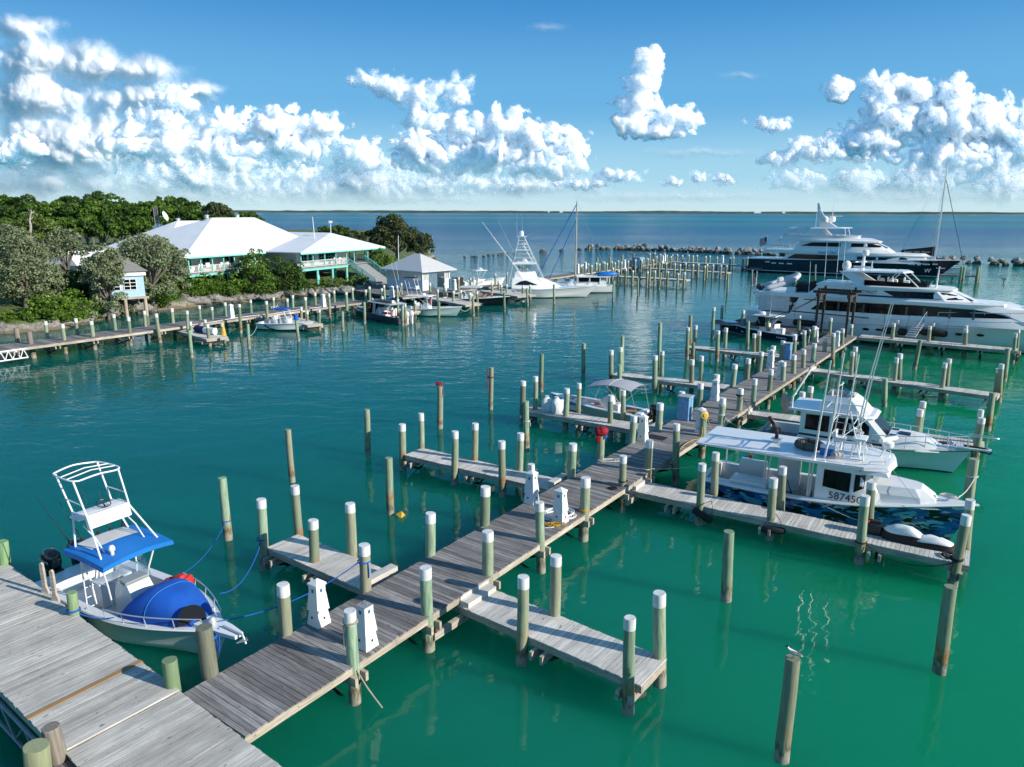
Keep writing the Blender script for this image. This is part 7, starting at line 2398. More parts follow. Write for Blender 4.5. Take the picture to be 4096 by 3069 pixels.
b.loft([[(14.2, -.9, 9.2), (17.3, -.8, 9.2), (17.3, .8, 9.2), (14.2, .9, 9.2)], [(13.6, -.5, 10.6), (15.2, -.45, 10.6), (15.2, .45, 10.6), (13.6, .5, 10.6)], [(13.3, -.25, 12.4), (14.0, -.22, 12.4), (14.0, .22, 12.4), (13.3, .25, 12.4)], [(13.1, -.12, 13.9), (13.5, -.12, 13.9), (13.5, .12, 13.9), (13.1, .12, 13.9)]])
b.tube([(15.6, 0, 11.4), (18.0, 0, 11.4)], .12, 6)
b.tube([(13.8, -1.2, 12.5), (13.8, 1.2, 12.5)], .08, 6)
for x, y, z0_, z1_ in ((16.0, .6, 10, 14.2), (16.3, -.7, 10, 13.4), (12.8, 1.8, 9.2, 13)):
 b.tube([(x, y, z0_), (x, y, z1_)], [.05, .02], 5)
b.build('radar_mast', M['white'], Et, smooth=True, auto=40)
b = MB()
for x, y, z in ((15.0, -1.0, 10.2), (16.0, .9, 10.2)):
 b.lathe([(0, 0), (.55, .05), (.68, .45), (.6, .95), (.3, 1.2), (0, 1.28)], (x, y, z), 14)
b.parts('satellite_dome', M['white'], Et, smooth=True)
b = MB()
for x, y in ((8.3, -1.2), (9.0, .8), (10.2, -1.4), (17.4, -1.5), (18.2, .5), (16.8, 1.0)):
 b.rbox((x, y, 7.45), (1.0, .9, .7), .15)
b.parts('deck_furniture', M['cream'], Et, smooth=True, auto=40)
b = MB()
b.lathe([(.05, 0), (.05, 2.0)], (9.5, -.5, 7.1), 6)
b.lathe([(1.7, 0), (1.5, .1), (.1, .25)], (9.5, -.5, 9.0), 12)
b.build('parasol', M['cream'], Et)
text('Status Quo', .75, M['azure'], Et, frame_matrix((16.5, -3.88, 4.45), (1, 0, 0), (0, 0, 1)), shear=.3)
b = MB()
for x, z, w in ((31.2, 2.65, .55), (32.4, 2.6, .3), (33.6, 2.7, .55), (35.0, 2.75, .4), (5.2, 2.2, .45), (6.5, 2.0, .45), (8.0, 2.0, .5), (9.6, 2.0, .5)):
 t = HE.tx(x)
 y = -HE.b(t) * (.99 if x < 20 else .82) - .06
 b.box((x, y, z), (w * 2, .3, .22))
b.parts('hull_port', M['alu_white'], Et)
t = HE.tx(33.4)
text('W', 1.1, M['alu_white'], Et, frame_matrix((33.9, -HE.b(t) * .62 - .16, 1.5), (1, .42, 0), (0, -.3, 1)), extrude=.02)
flag('flag with dark canton on the stern staff of the navy superyacht', Matrix.Translation(Vector((48.02, 153.57, 5.6)) + Vector((math.cos(UE), math.sin(UE), 0)) * 4.0 + nE * 3) @ Matrix.Rotation(2.4, 4, 'Z'), 1.5)
# -- catamaran at the far right
Sc = thing('catamaran', 'white sailing catamaran with tall mast and black boom cover beyond the superyacht', 'sailboat')
cb = at('q', 1830, 855, 0)
pm = atY('q', 1606, 735, 150.0)
place(Sc, (pm.x - 6.6 * math.cos(math.radians(-24)), 150.0 - 6.6 * math.sin(math.radians(-24)), 0), -24)
for sd in (-1, 1):
 h_ = Hull(13, 1.5, 1.3, 1.6, rake=.3, draft=.5, tr=.8, p=2.2, x0=-.5)
 o = h_.shell('hull', M['white'], Sc)
 o.location = (0, sd * 2.9, 0)
 o = h_.deck('hull_deck', [M['white'], M['white']], Sc, g=.2, t0=2, t1=3)
 o.location = (0, sd * 2.9, 0)
b = MB()
b.loft([[(1, -3, 1.0), (8.5, -3, 1.0), (8.5, 3, 1.0), (1, 3, 1.0)], [(1.2, -2.9, 1.7), (8.0, -2.6, 1.7), (8.0, 2.6, 1.7), (1.2, 2.9, 1.7)], [(2.5, -2.2, 2.6), (6.5, -2, 2.6), (6.5, 2, 2.6), (2.5, 2.2, 2.6)]])
b.box((1.9, 0, 2.9), (3.0, 4.4, .12))
b.build('bridge_deck', M['white'], Sc)
mz = atY('q', 1650, 85, 150).z
mx = 6.6
b = MB()
b.tube([(mx, 0, 2.4), (mx, 0, mz)], [.16, .11], 8)
b.tube([(mx, -.9, mz * .55), (mx, .9, mz * .55)], .05, 5)
b.build('mast', M['alu_white'], Sc)
b = MB()
b.loft([[(mx - .3, -.2, 3.5), (mx - .3, .2, 3.5), (mx - .3, .18, 5.4), (mx - .3, -.18, 5.4)], [(mx - 6.3, -.25, 3.6), (mx - 6.3, .25, 3.6), (mx - 6.3, .12, 4.6), (mx - 6.3, -.12, 4.6)]])
bc = b.build('boom_cover', M['rubber'], Sc)
text('Dream  Yacht  Charter', .50, M['alu_white'], bc, frame_matrix((mx - 3.4, -.27, 4.3), (1, 0, 0), (0, 0, 1)), extrude=.01)
b = MB()
b.tube([(mx, 0, mz * .86), (11.8, 0, 1.7)], .07, 6)
b.build('furled_jib', M['dkgrey'], Sc)
b = MB()
for sd in (-1, 1):
 b.tube([(mx, 0, mz * .93), (mx - 1.0, sd * 3.2, 1.5)], .022, 4)
 b.tube([(mx - .2, sd * .9, mz * .55), (mx - .5, sd * 3.2, 1.5)], .018, 4)
b.tube([(mx, 0, mz), (mx - 6.2, 0, 4.7)], .018, 4)
b.build('rigging', M['grey'], Sc)
# -- more boats
def console_boat(name, label, pos, ang, L, B, zs, zb, hm, top=None, motors=1, motor='black', cx=None, rake=.6, sole='offwhite', gun='white', floor=.35, t1=.68, topmat='white', cons='white', cw=.8, seats=True, post='alu_white', msize=1.0, g=.22):
 r = thing(name, label, 'boat')
 place(r, pos, ang)
 H = Hull(L, B, zs, zb, rake=rake, draft=.4, tr=.92, p=2.4, flare=.5)
 H.shell('hull', hm, r)
 H.rub(r, M[gun], .035)
 H.deck('deck', [M[gun], M[sole]], r, g=g, t0=.06, t1=t1, floor=floor)
 cx = cx or L * .5
 b = MB()
 b.loft([[(cx - .45, -cw / 2, floor), (cx + .55, -cw / 2, floor), (cx + .55, cw / 2, floor), (cx - .45, cw / 2, floor)], [(cx - .4, -cw / 2, floor + .75), (cx + .4, -cw * .45, floor + .7), (cx + .4, cw * .45, floor + .7), (cx - .4, cw / 2, floor + .75)], [(cx - .3, -cw * .46, floor + 1.05), (cx + .05, -cw * .42, floor + 1.05), (cx + .05, cw * .42, floor + 1.05), (cx - .3, cw * .46, floor + 1.05)]])
 b.build('console', M[cons], r)
 b = MB()
 b.quad((cx + .3, -cw * .5, floor + .8), (cx + .3, cw * .5, floor + .8), (cx, cw * .46, floor + 1.55), (cx, -cw * .46, floor + 1.55))
 b.quad((cx + .3, -cw * .5, floor + .8), (cx, -cw * .46, floor + 1.55), (cx - .4, -cw * .5, floor + 1.5), (cx - .4, -cw * .5, floor + .85))
 b.build('windshield', M['clear'], r)
 if seats:
  b = MB()
  b.rbox((cx - 1.1, 0, floor + .4), (.5, cw * 1.2, .75), .06)
  b.rbox((cx - 1.25, 0, floor + .9), (.12, cw * 1.2, .4), .04)
  b.rbox((cx + .95, 0, floor + .22), (.5, cw * .8, .42), .06)
  b.parts('seat', M['white'], r, smooth=True, auto=40)
 b = MB()
 b.rbox((.35, 0, zs - .05), (.4, B * .78, .4), .05)
 b.build('transom_bench', M[gun], r, smooth=True, auto=40)
 if top:
  x0, x1, w, z = top
  b = MB()
  b.loft([[(x0, -w / 2, z), (x1, -w / 2 * .92, z), (x1 + .12, 0, z), (x1, w / 2 * .92, z), (x0, w / 2, z)], [(x0, -w / 2, z + .06), (x1, -w / 2 * .92, z + .06), (x1 + .1, 0, z + .06), (x1, w / 2 * .92, z + .06), (x0, w / 2, z + .06)], [(x0 + .15, -w * .35, z + .12), (x1 - .15, -w * .35, z + .12), (x1 - .1, 0, z + .13), (x1 - .15, w * .35, z + .12), (x0 + .15, w * .35, z + .12)]])
  b.build('hard_top', M[topmat], r)
  b = MB()
  for sd in (-1, 1):
   b.tube([(cx - .5, sd * cw * .55, floor), (cx - .45, sd * cw * .6, floor + 1), (x0 + .35, sd * w * .42, z)], .03, 6)
   b.tube([(cx + .35, sd * cw * .52, floor), (cx + .3, sd * cw * .6, floor + 1), (x1 - .25, sd * w * .4, z)], .03, 6)
  b.build('top_frame', M[post], r, smooth=True)
 for i in range(motors):
  y = (i - (motors - 1) / 2) * .62
  outboard(r, .0, y, zs - .1, msize, motor)
 return r, H
def heading(a, b):
 return math.degrees(math.atan2(b.y - a.y, b.x - a.x))
hull_white = hull_colour('white_hull_black_bottom', (.80, .80, .78), (.012, .013, .016), .16)
bs, bb = at('G', 1335, 300, .45), at('G', 355, 108, 1.05)
hd = heading(bs, bb)
hv = Vector((math.cos(math.radians(hd)), math.sin(math.radians(hd)), 0))
hn = Vector((-hv.y, hv.x, 0))
p0 = bs - hn * 1.25
r_, H_nv = console_boat('console_boat', 'navy-hulled centre-console boat with white hard top and a dark outboard', (p0.x, p0.y, 0), hd - 6, 8.9, 2.7, .72, 1.12, hull_colour('navy_hull_pale_bottom', (.006, .012, .05), (.35, .36, .33), .12), top=(2.6, 4.9, 2.1, 2.15), motor='grey', cx=4.0, rake=.7, msize=1.15)
b = MB()
b.lathe([(0, 0), (.3, .02), (.32, .16), (.26, .24), (0, .26)], (4.4, .1, 2.28), 12)
b.tube([(3.4, .3, 2.25), (3.35, .3, 4.6)], [.02, .008], 5)
b.build('radome', M['white'], r_, smooth=True)
b = MB()
b.quad((4.9, -.5, 1.1), (4.9, .5, 1.1), (4.5, .5, 2.15), (4.5, -.5, 2.15))
b.quad((4.9, .5, 1.1), (4.5, .5, 2.15), (3.7, .55, 2.15), (3.7, .55, 1.1))
b.parts('side_window', M['glass'], r_)
b = MB()
b.rbox((2.2, .2, .75), (.6, .8, .75), .05)
b.build('cooler_seat', M['white'], r_)
text('Everglades', .26, M['alu_white'], r_, frame_matrix((1.35, H_nv.b(.15) - .02, .40), (-1, 0, 0), (0, -.12, 1)), extrude=.003)
b = MB()
b.tube([(9.4, 0, 1.12), (9.85, 0, .95)], .05, 6)
b.build('anchor', M['alu'], r_)
bs, bb = at('F', 1600, 885, .5), at('F', 597, 640, .95)
hd = heading(bs, bb)
hv = Vector((math.cos(math.radians(hd)), math.sin(math.radians(hd)), 0))
hn = Vector((-hv.y, hv.x, 0))
p0 = bs - hn * .55
r_, Hg = console_boat('launch', 'open launch with tan decks under a pale grey arched canopy', (p0.x, p0.y, 0), hd, 6.1, 1.85, .58, .92, hull_colour('sage_hull', (.50, .53, .45), (.3, .3, .28), .02), motors=1, cx=2.7, rake=.55, sole='brown', floor=.25, cw=.6, t1=.84, msize=.95, seats=False)
b = MB()
for (x, y, sx, sy, z) in ((4.3, .5, 1.5, .35, .55), (4.3, -.5, 1.5, .35, .55), (1.0, .0, .9, 1.45, .56), (5.0, 0, .5, .8, .55), (.5, -.45, .5, .4, .58)):
 b.box((x, y, z), (sx, sy, .04))
b.parts('teak_pad', M['tan'], r_)
b = MB()
b.box((3.75, 0, .42), (1.6, .75, .35))
b.rbox((2.0, 0, .62), (.45, .8, .6), .05)
b.box((4.3, .5, .4), (1.5, .36, .3))
b.box((4.3, -.5, .4), (1.5, .36, .3))
b.parts('seat_box', M['white'], r_)
b = MB()
b.rbox((1.75, -.2, .62), (.35, .5, .4), .04)
b.build('blue_crate', M['azure'], r_)
b = MB()
b.lathe([(.16, 0), (.18, .05), (.02, .08)], (3.2, .35, .75), 12)
b.build('red_buoy', M['red'], r_)
b = MB()
g_ = []
for u in np.linspace(0, 1, 11):
 x = lerp(.75, 3.55, u)
 z = 1.92 + .30 * math.sin(math.pi * (u * .86 + .1)) - .05 * u
 g_.append([(x, y, z + .13 * (1 - (y / .98) ** 2)) for y in np.linspace(-.98, .98, 9)])
b.loft(g_, closed=False)
b.loft([[(x, y, z - .03) for x, y, z in row] for row in g_], closed=False)
cn = b.build('canopy', M['greyfab'], r_, smooth=True)
b = MB()
b.tube([Vector(p) + Vector((0, 0, .01)) for p in g_[5]], .012, 4)
b.build('seam', M['white'], cn)
b = MB()
for sd in (-1, 1):
 b.tube([(2.2, sd * .86, .62), g_[0][0 if sd < 0 else 8]], .018, 5)
 b.tube([(2.2, sd * .86, .62), g_[10][0 if sd < 0 else 8]], .018, 5)
 b.tube([(2.2, sd * .86, .62), g_[5][0 if sd < 0 else 8]], .018, 5)
 b.tube([(.35, sd * .86, .6), g_[0][0 if sd < 0 else 8]], .014, 5)
 b.tube([(4.0, sd * .86, .66), g_[10][0 if sd < 0 else 8]], .012, 5)
b.build('canopy_frame', M['alu'], r_, smooth=True)
r_, _h = console_boat('console_boat', 'small white centre-console boat with a blue top and a dark curved stripe', Vector((-26.35, 74.45 + 1.0, 0)), -13.2, 5.5, 2.1, .70, .95, hull_white, top=(1.75, 3.3, 1.5, 2.18), motors=1, motor='grey', cx=3.0, rake=.55, topmat='blue', msize=.8)
b = MB()
for i in range(5):
 y = -.6 + i * .3
 b.tube([(1.8, y, 2.22), (1.68, y, 2.5)], .03, 5)
b.parts('rod_holder', M['white'], r_)
b = MB()
for k in range(2):
 pts = [(0.95 + k * .16, .62), (1.15 + k * .16, .42), (1.5 + k * .16, .26), (2.0 + k * .16, .2)]
 for (x0_, z0_), (x1_, z1_) in zip(pts[:-1], pts[1:]):
  for q in range(3):
   xa, xb, za, zb_ = lerp(x0_, x1_, q / 3), lerp(x0_, x1_, (q + 1) / 3), lerp(z0_, z1_, q / 3), lerp(z0_, z1_, (q + 1) / 3)
   ya, yb2 = -_h.b(_h.tx(xa)) * (.93 + .07 * za), -_h.b(_h.tx(xb)) * (.93 + .07 * zb_)
   b.quad((xa, ya - .03, za - .04), (xb, yb2 - .03, zb_ - .04), (xb, yb2 - .035, zb_ + .04), (xa, ya - .035, za + .04))
b.build('stripe', M['ink'], r_)
b = MB()
b.rbox((.9, .3, .95), (1.1, .25, .2), .05)
b.build('bolster', M['white'], r_)
bs, bb = at('N', 285, 605, .3), at('M', 1470, 655, .75)
hd = heading(bs, bb)
hv = Vector((math.cos(math.radians(hd)), math.sin(math.radians(hd)), 0))
p0 = bs + hv * .4
r_, _h = console_boat('launch', 'dark grey launch with a black and white roof and twin white outboards', (p0.x, p0.y, 0), hd, 10.6, 2.9, .72, .86, hull_colour('charcoal_hull', (.055, .065, .08), (.02, .02, .02), -.1), motors=2, motor='white', cx=4.8, rake=.5, gun='dkgrey', sole='greyfab', t1=.62, cw=1.1, msize=1.1)
b = MB()
b.loft([[(1.5, -1.1, 1.95), (6.3, -1.0, 1.95), (6.6, 0, 1.95), (6.3, 1.0, 1.95), (1.5, 1.1, 1.95)], [(1.4, -1.1, 2.05), (6.2, -1.0, 2.05), (6.5, 0, 2.06), (6.2, 1.0, 2.05), (1.4, 1.1, 2.05)]])
rf = b.build('hard_top', M['white'], r_)
b = MB()
b.loft([[(2.6, -.8, 2.06), (6.0, -.78, 2.07), (6.0, .78, 2.07), (2.6, .8, 2.06)], [(2.6, -.75, 2.09), (5.95, -.74, 2.1), (5.95, .74, 2.1), (2.6, .75, 2.09)]])
b.build('roof_panel', M['rubber'], rf)
b = MB()
for sd in (-1, 1):
 b.slab((5.5, sd * 1.05, .8), (7.0, sd * .9, .85), (6.2, sd * .9, 1.98), (5.6, sd * .95, 1.98), .03)
b.slab((7.1, -.9, .85), (7.1, .9, .85), (6.3, .85, 1.97), (6.3, -.85, 1.97), .03)
b.parts('cabin_window', M['glass'], r_)
b = MB()
for x in (2.0, 4.6, 4.9):
 for sd in (-1, 1):
  b.tube([(x, sd * 1.15, .75), (x, sd * 1.0, 1.97)], .05, 6)
for k in range(4):
 b.tube([(4.6, 1.12 - .04 * k, .9 + k * .28), (4.9, 1.12 - .04 * k, .9 + k * .28)], .03, 5)
b.parts('roof_post', M['white'], r_)
b = MB()
for x, y in ((4.0, .6), (4.0, -.6), (3.3, .6), (3.3, -.6)):
 b.rbox((x, y, .75), (.5, .5, .55), .08)
 b.rbox((x - .22, y, 1.1), (.12, .5, .5), .05)
b.parts('bucket_seat', M['white'], r_, smooth=True, auto=40)
b = MB()
b.rbox((2.6, .75, .98), (1.3, .5, .22), .1)
b.build('red_cushion', M['crimson'], r_, smooth=True)
b = MB()
b.rbox((9.0, 0, .95), (1.2, .9, .14), .05)
b.rbox((7.9, .1, .98), (.9, 1.2, .14), .05)
b.parts('bow_pad', M['greyfab'], r_)
b = MB()
b.lathe([(0, 0), (.2, .02), (.22, .14), (0, .2)], (2.1, .2, 2.08), 12)
b.box((1.75, .5, 2.3), (.03, .3, .3))
b.build('roof_light', M['white'], r_, smooth=True)
bs, bb = at('N', 330, 520, .5), at('N', 712, 485, 1.15)
r_, _h = console_boat('console_boat', 'pale green centre-console boat with white top and small tower', Vector((-13.0, 86.9, 0)), -17, 6.7, 2.5, .80, 1.18, hull_colour('seafoam_hull', (.55, .68, .62), (.03, .10, .14), .1), top=(.6, 3.6, 1.9, 2.28), motors=1, motor='white', cx=3.0, rake=.75, cw=1.0)
b = MB()
for sd in (-1, 1):
 for x in (.9, 2.1):
  b.tube([(x, sd * .6, 2.35), (x - .25, sd * .42, 3.2), (x - .55, sd * .45, 4.4)], .025, 5)
 b.tube([(.65, sd * .43, 3.2), (1.85, sd * .43, 3.2)], .02, 5)
 b.tube([(-.2, sd * .2 - .4, 2.3), (-.9, sd * .6 - .6, 6.2)], [.02, .008], 4)
b.rbox((1.75, 0, 3.25), (.25, .8, .4), .04)
b.build('tower', M['alu_white'], r_)
b = MB()
b.rbox((1.0, 0, 4.43), (1.5, 1.05, .07), .02)
b.build('tower_canopy', M['rubber'], r_)
b = MB()
b.lathe([(0, 0), (.26, .02), (.28, .14), (.2, .22), (0, .24)], (2.6, 0, 2.4), 12)
b.build('radome', M['white'], r_, smooth=True)
b = MB()
b.box((3.62, -.3, 1.75), (.03, .22, .5))
b.build('red_pennant', M['red'], r_)
r_, _h = console_boat('console_boat', 'glossy black centre-console boat with cream top and two people aboard', Vector((-9.2, 96.6, 0)), -8, 8.2, 2.7, .90, 1.22, M['ink'], top=(2.3, 5.2, 2.1, 2.35), motors=2, cx=3.6, rake=.8, topmat='cream', cw=1.0, t1=.72, floor=.6)
BLK = Matrix.Translation((-9.2, 96.6, 0)) @ Matrix.Rotation(math.radians(-8), 4, 'Z')
def person(label, mw, pose, top_mat, leg_mat, hair):
 """seated / lying figure grown from a jointed skeleton with the Skin modifier"""
 J = pose
 order = ['pelvis', 'waist', 'chest', 'neck', 'head', 'crown', 'shL', 'elL', 'haL', 'shR', 'elR', 'haR', 'hipL', 'knL', 'anL', 'toL', 'hipR', 'knR', 'anR', 'toR']
 rad = dict(pelvis=.15, waist=.13, chest=.15, neck=.055, head=.095, crown=.075, shL=.065, elL=.045, haL=.03, shR=.065, elR=.045, haR=.03, hipL=.09, knL=.06, anL=.042, toL=.03, hipR=.09, knR=.06, anR=.042, toR=.03)
 ed = [('pelvis', 'waist'), ('waist', 'chest'), ('chest', 'neck'), ('neck', 'head'), ('head', 'crown'), ('chest', 'shL'), ('shL', 'elL'), ('elL', 'haL'), ('chest', 'shR'), ('shR', 'elR'), ('elR', 'haR'), ('pelvis', 'hipL'), ('hipL', 'knL'), ('knL', 'anL'), ('anL', 'toL'), ('pelvis', 'hipR'), ('hipR', 'knR'), ('knR', 'anR'), ('anR', 'toR')]
 me = bpy.data.meshes.new('person')
 me.from_pydata([J[k] for k in order], [(order.index(a), order.index(c)) for a, c in ed], [])
 o = bpy.data.objects.new('person', me)
 COL.objects.link(o)
 sk = o.modifiers.new('skin', 'SKIN')
 for i, k in enumerate(order):
  me.skin_vertices[0].data[i].radius = (rad[k], rad[k])
  me.skin_vertices[0].data[i].use_root = (k == 'pelvis')
 o.modifiers.new('sub', 'SUBSURF').levels = 2
 o.modifiers['sub'].render_levels = 2
 me.materials.append(M['skin'])
 o.matrix_world = mw
 hb_ = MB()
 h = Vector(J['head'])
 hb_.lathe([(0, .11), (.06, .10), (.10, .05), (.105, 0), (.09, -.04)], (h.x - .015, h.y, h.z + .02), 10)
 hb_.build('hair', M[hair], o, smooth=True)
 p_ = Vector(J['pelvis'])
 sb_ = MB()
 sb_.tube([J['hipL'], p_, J['hipR']], .135, 10)
 sb_.build('swim_shorts', M[leg_mat], o, smooth=True)
 return tag(o, label, 'person')
sit = dict(pelvis=(0, 0, .12), waist=(-.06, 0, .30), chest=(-.10, 0, .50), neck=(-.07, 0, .66), head=(-.02, 0, .78), crown=(-.02, 0, .87), shL=(-.1, .2, .58), elL=(.06, .26, .34), haL=(.28, .16, .30), shR=(-.1, -.2, .58), elR=(.04, -.28, .34), haR=(.26, -.18, .28),
           hipL=(.04, .1, .10), knL=(.42, .16, .34), anL=(.66, .12, .02), toL=(.78, .12, .0), hipR=(.04, -.1, .10), knR=(.44, -.14, .30), anR=(.72, -.12, .02), toR=(.84, -.12, .0))
lie = dict(pelvis=(0, 0, .14), waist=(-.18, 0, .17), chest=(-.38, 0, .24), neck=(-.55, 0, .32), head=(-.66, 0, .38), crown=(-.75, 0, .42), shL=(-.44, .2, .24), elL=(-.28, .32, .12), haL=(-.05, .3, .1), shR=(-.44, -.2, .24), elR=(-.28, -.32, .12), haR=(-.05, -.3, .1),
           hipL=(.05, .1, .13), knL=(.36, .12, .42), anL=(.55, .12, .05), toL=(.68, .12, .05), hipR=(.05, -.1, .13), knR=(.40, -.12, .36), anR=(.66, -.12, .05), toR=(.8, -.12, .06))
person('person in dark shorts sitting at the bow of the black boat', BLK @ Matrix.Translation((6.55, -.1, 1.17)) @ Matrix.Rotation(2.6, 4, 'Z'), sit, 'skin', 'ink', 'black')
person('person lying back with knees raised on the black boat foredeck', BLK @ Matrix.Translation((5.35, -.35, 1.10)), lie, 'skin', 'crimson', 'black')
b = MB()
b.rbox((4.9, .2, 1.25), (.9, .9, .35), .12)
b.build('tan_cushion', M['tan'], r_, smooth=True)
r_, _h = console_boat('console_boat', 'white centre-console boat moored behind the platform, partly hidden', Vector((-8.4, 118.6, 0)), 38, 8.4, 2.6, .85, 1.2, M['white'], top=(2.4, 4.8, 2.0, 2.6), motors=2, cx=3.6, rake=.7)
b = MB()
b.tube([(3.5, 0, 2.7), (3.5, 0, 4.6)], [.03, .01], 5)
b.tube([(3.0, -1, 3.0), (4.6, .8, 3.0)], .05, 5)
b.lathe([(0, 0), (.3, .02), (.3, .2), (0, .26)], (4.0, 0, 2.72), 10)
b.build('aerials', M['white'], r_)
# -- sport fishing yacht with the tall tower
It = thing('sport_fishing_yacht', 'white sport fishing yacht with a tall lattice tower and dark wedge window', 'yacht')
place(It, (-.9, 106.4, 0), -5)
HI = Hull(11.6, 4.4, 1.15, 1.62, rake=1.5, draft=.6, tr=.9, p=2.2, flare=.55, sheer_pow=1.8)
HI.shell('hull', hull_colour('white_sport_hull', (.80, .80, .79), (.012, .03, .07), .08), It)
HI.deck('deck', [M['white'], M['offwhite']], It, g=.25, t0=.02, t1=.18, floor=.5)
HI.rub(It, M['white'], .04)
i1 = House([(1.3, [(1.0, 1.9), (4.5, 1.8), (7.6, .9), (8.6, .3)]), (2.0, [(1.0, 1.85), (4.2, 1.65), (6.4, .8), (7.2, .3)]), (2.75, [(1.1, 1.7), (3.6, 1.4), (4.8, .8), (5.4, .3)])])
i1.build('deckhouse', M['white'], It, smooth=True, auto=50)
xs_ = np.linspace(1.5, 4.6, 12)
b = MB()
i1.strip(b, xs_, [1.84] * 12, np.interp(xs_, [1.5, 2.2, 3.0, 4.6], [1.9, 2.35, 2.48, 1.9]), .035)
b.build('wedge_window', M['ink'], It, smooth=True)
i2 = House([(2.7, [(1.3, 1.55), (3.6, 1.3), (4.6, .6)]), (3.65, [(1.5, 1.45), (3.5, 1.2), (4.2, .6)])])
i2.build('flybridge', M['white'], It, smooth=True, auto=40)
b = MB()
b.quad((3.9, -1.0, 3.66), (3.9, 1.0, 3.66), (3.5, .95, 4.7), (3.5, -.95, 4.7))
for sd in (-1, 1):
 b.quad((3.9, sd * 1.0, 3.66), (3.5, sd * .95, 4.7), (2.6, sd * 1.15, 4.7), (2.6, sd * 1.2, 3.66))
b.build('flybridge_screen', M['clear'], It)
b = MB()
b.rbox((2.9, 0, 3.95), (.5, 1.4, .6), .08)
for y in (-.6, .6):
 b.rbox((2.1, y, 3.9), (.5, .5, .5), .08)
 b.rbox((1.85, y, 4.2), (.1, .5, .5), .05)
b.parts('helm', M['greyfab'], It, smooth=True)
b = MB()
b.loft([[(1.0, -1.45, 4.72), (4.2, -1.2, 4.74), (4.4, 0, 4.74), (4.2, 1.2, 4.74), (1.0, 1.45, 4.72)], [(1.0, -1.45, 4.82), (4.2, -1.2, 4.84), (4.4, 0, 4.84), (4.2, 1.2, 4.84), (1.0, 1.45, 4.82)], [(1.6, -.8, 5.05), (3.4, -.7, 5.05), (3.5, 0, 5.05), (3.4, .7, 5.05), (1.6, .8, 5.05)]])
b.lathe([(.5, 0), (.45, .3), (.2, .45), (0, .48)], (2.6, 0, 5.0), 12)
b.build('hard_top', M['white'], It)
b = MB()
lg = [((.6, -1.8, 2.0), (1.9, -.42, 8.55)), ((.6, 1.8, 2.0), (1.9, .42, 8.55)), ((5.6, -1.2, 2.3), (2.6, -.42, 8.55)), ((5.6, 1.2, 2.3), (2.6, .42, 8.55))]
for p, q in lg:
 b.tube([p, Vector(p).lerp(Vector(q), .42), q], .028, 6)
for z_ in (5.6, 6.15, 6.7, 7.1, 7.5, 8.0):
 rr_ = [Vector(p).lerp(Vector(q), (z_ - 2.0) / 6.55 if p[2] == 2.0 else (z_ - 2.3) / 6.25) for p, q in (lg[0], lg[1], lg[3], lg[2])]
 b.tube(rr_, .017, 5, closed=True)
b.tube([(4.0, -1.1, 4.8), (2.5, .4, 7.4)], .035, 5)
b.tube([(4.0, 1.1, 4.8), (2.5, -.4, 7.4)], .035, 5)
for k in range(9):
 b.tube([(2.0, -.2, 4.9 + k * .22), (2.0, .2, 4.9 + k * .22)], .022, 4)
tw = b.build('tower', M['alu_white'], It, smooth=True)
b = MB()
b.rbox((2.3, 0, 6.7), (1.9, 1.3, .1), .04)
b.rbox((2.5, 0, 7.55), (.6, .8, .35), .1)
b.rbox((2.25, 0, 8.62), (1.5, 1.0, .08), .03)
b.build('tower_platform', M['white'], tw, smooth=True, auto=40)
b = MB()
b.lathe([(0, 0), (.34, .02), (.36, .4), (.28, .66), (0, .74)], (2.2, 0, 8.68), 12)
b.build('radome', M['white'], It, smooth=True)
b = MB()
for y in (-.45, .45):
 b.tube([(2.0 + y * .8, y, 8.65), (1.85 + y * .8, y, 11.9)], [.035, .012], 5)
for (x0_, y0_, x1_, z1_) in ((2.9, -1.5, -3.2, 10.7), (2.9, 1.5, -1.4, 10.8)):
 b.tube([(x0_, y0_, 2.6), (lerp(x0_, x1_, .5), y0_ * 1.2, lerp(2.6, z1_, .5)), (x1_, y0_ * 1.5, z1_)], [.02, .014, .008], 6)
b.parts('outrigger', M['alu'], It, smooth=True)
rails('bow_rail', HI, It, [.52, .60, .68, .76, .84, .92, .985], .55, .12, .025)
b = MB()
b.loft([[(12.6, -.2, 1.7), (12.6, .2, 1.7), (13.6, .12, 1.74), (13.6, -.12, 1.74)], [(12.6, -.2, 1.76), (12.6, .2, 1.76), (13.6, .12, 1.8), (13.6, -.12, 1.8)]])
b.build('pulpit', M['white'], It)
Jt = thing('sailboat', 'white sailboat with blue canvas dinghy on the stern roof and tall mast', 'sailboat')
place(Jt, (15.6, 112.6, 0), 181)
HJ = Hull(11.5, 3.6, 1.0, 1.35, rake=1.0, draft=.8, tr=.75, p=2.0, flare=.4)
HJ.shell('hull', hull_colour('white_sail_hull', (.80, .80, .79), (.02, .03, .03), .08), Jt)
HJ.deck('deck', [M['white'], M['offwhite']], Jt, g=.25, t0=.04, t1=.2, floor=.5)
b = MB()
b.loft([[(1.2, -1.3, 1.0), (7.2, -1.1, 1.1), (7.2, 1.1, 1.1), (1.2, 1.3, 1.0)], [(1.3, -1.2, 1.75), (6.6, -1.0, 1.7), (6.6, 1.0, 1.7), (1.3, 1.2, 1.75)]])
b.build('cabin', M['white'], Jt)
b = MB()
b.box((3.2, 0, 2.42), (5.2, 2.9, .12))
b.build('hard_top', M['white'], Jt)
b = MB()
for x in (.8, 2.2, 3.8, 5.6):
 for y in (-1.3, 1.3):
  b.box((x, y, 1.9), (.12, .08, 1.0))
b.parts('roof_post', M['white'], Jt)
b = MB()
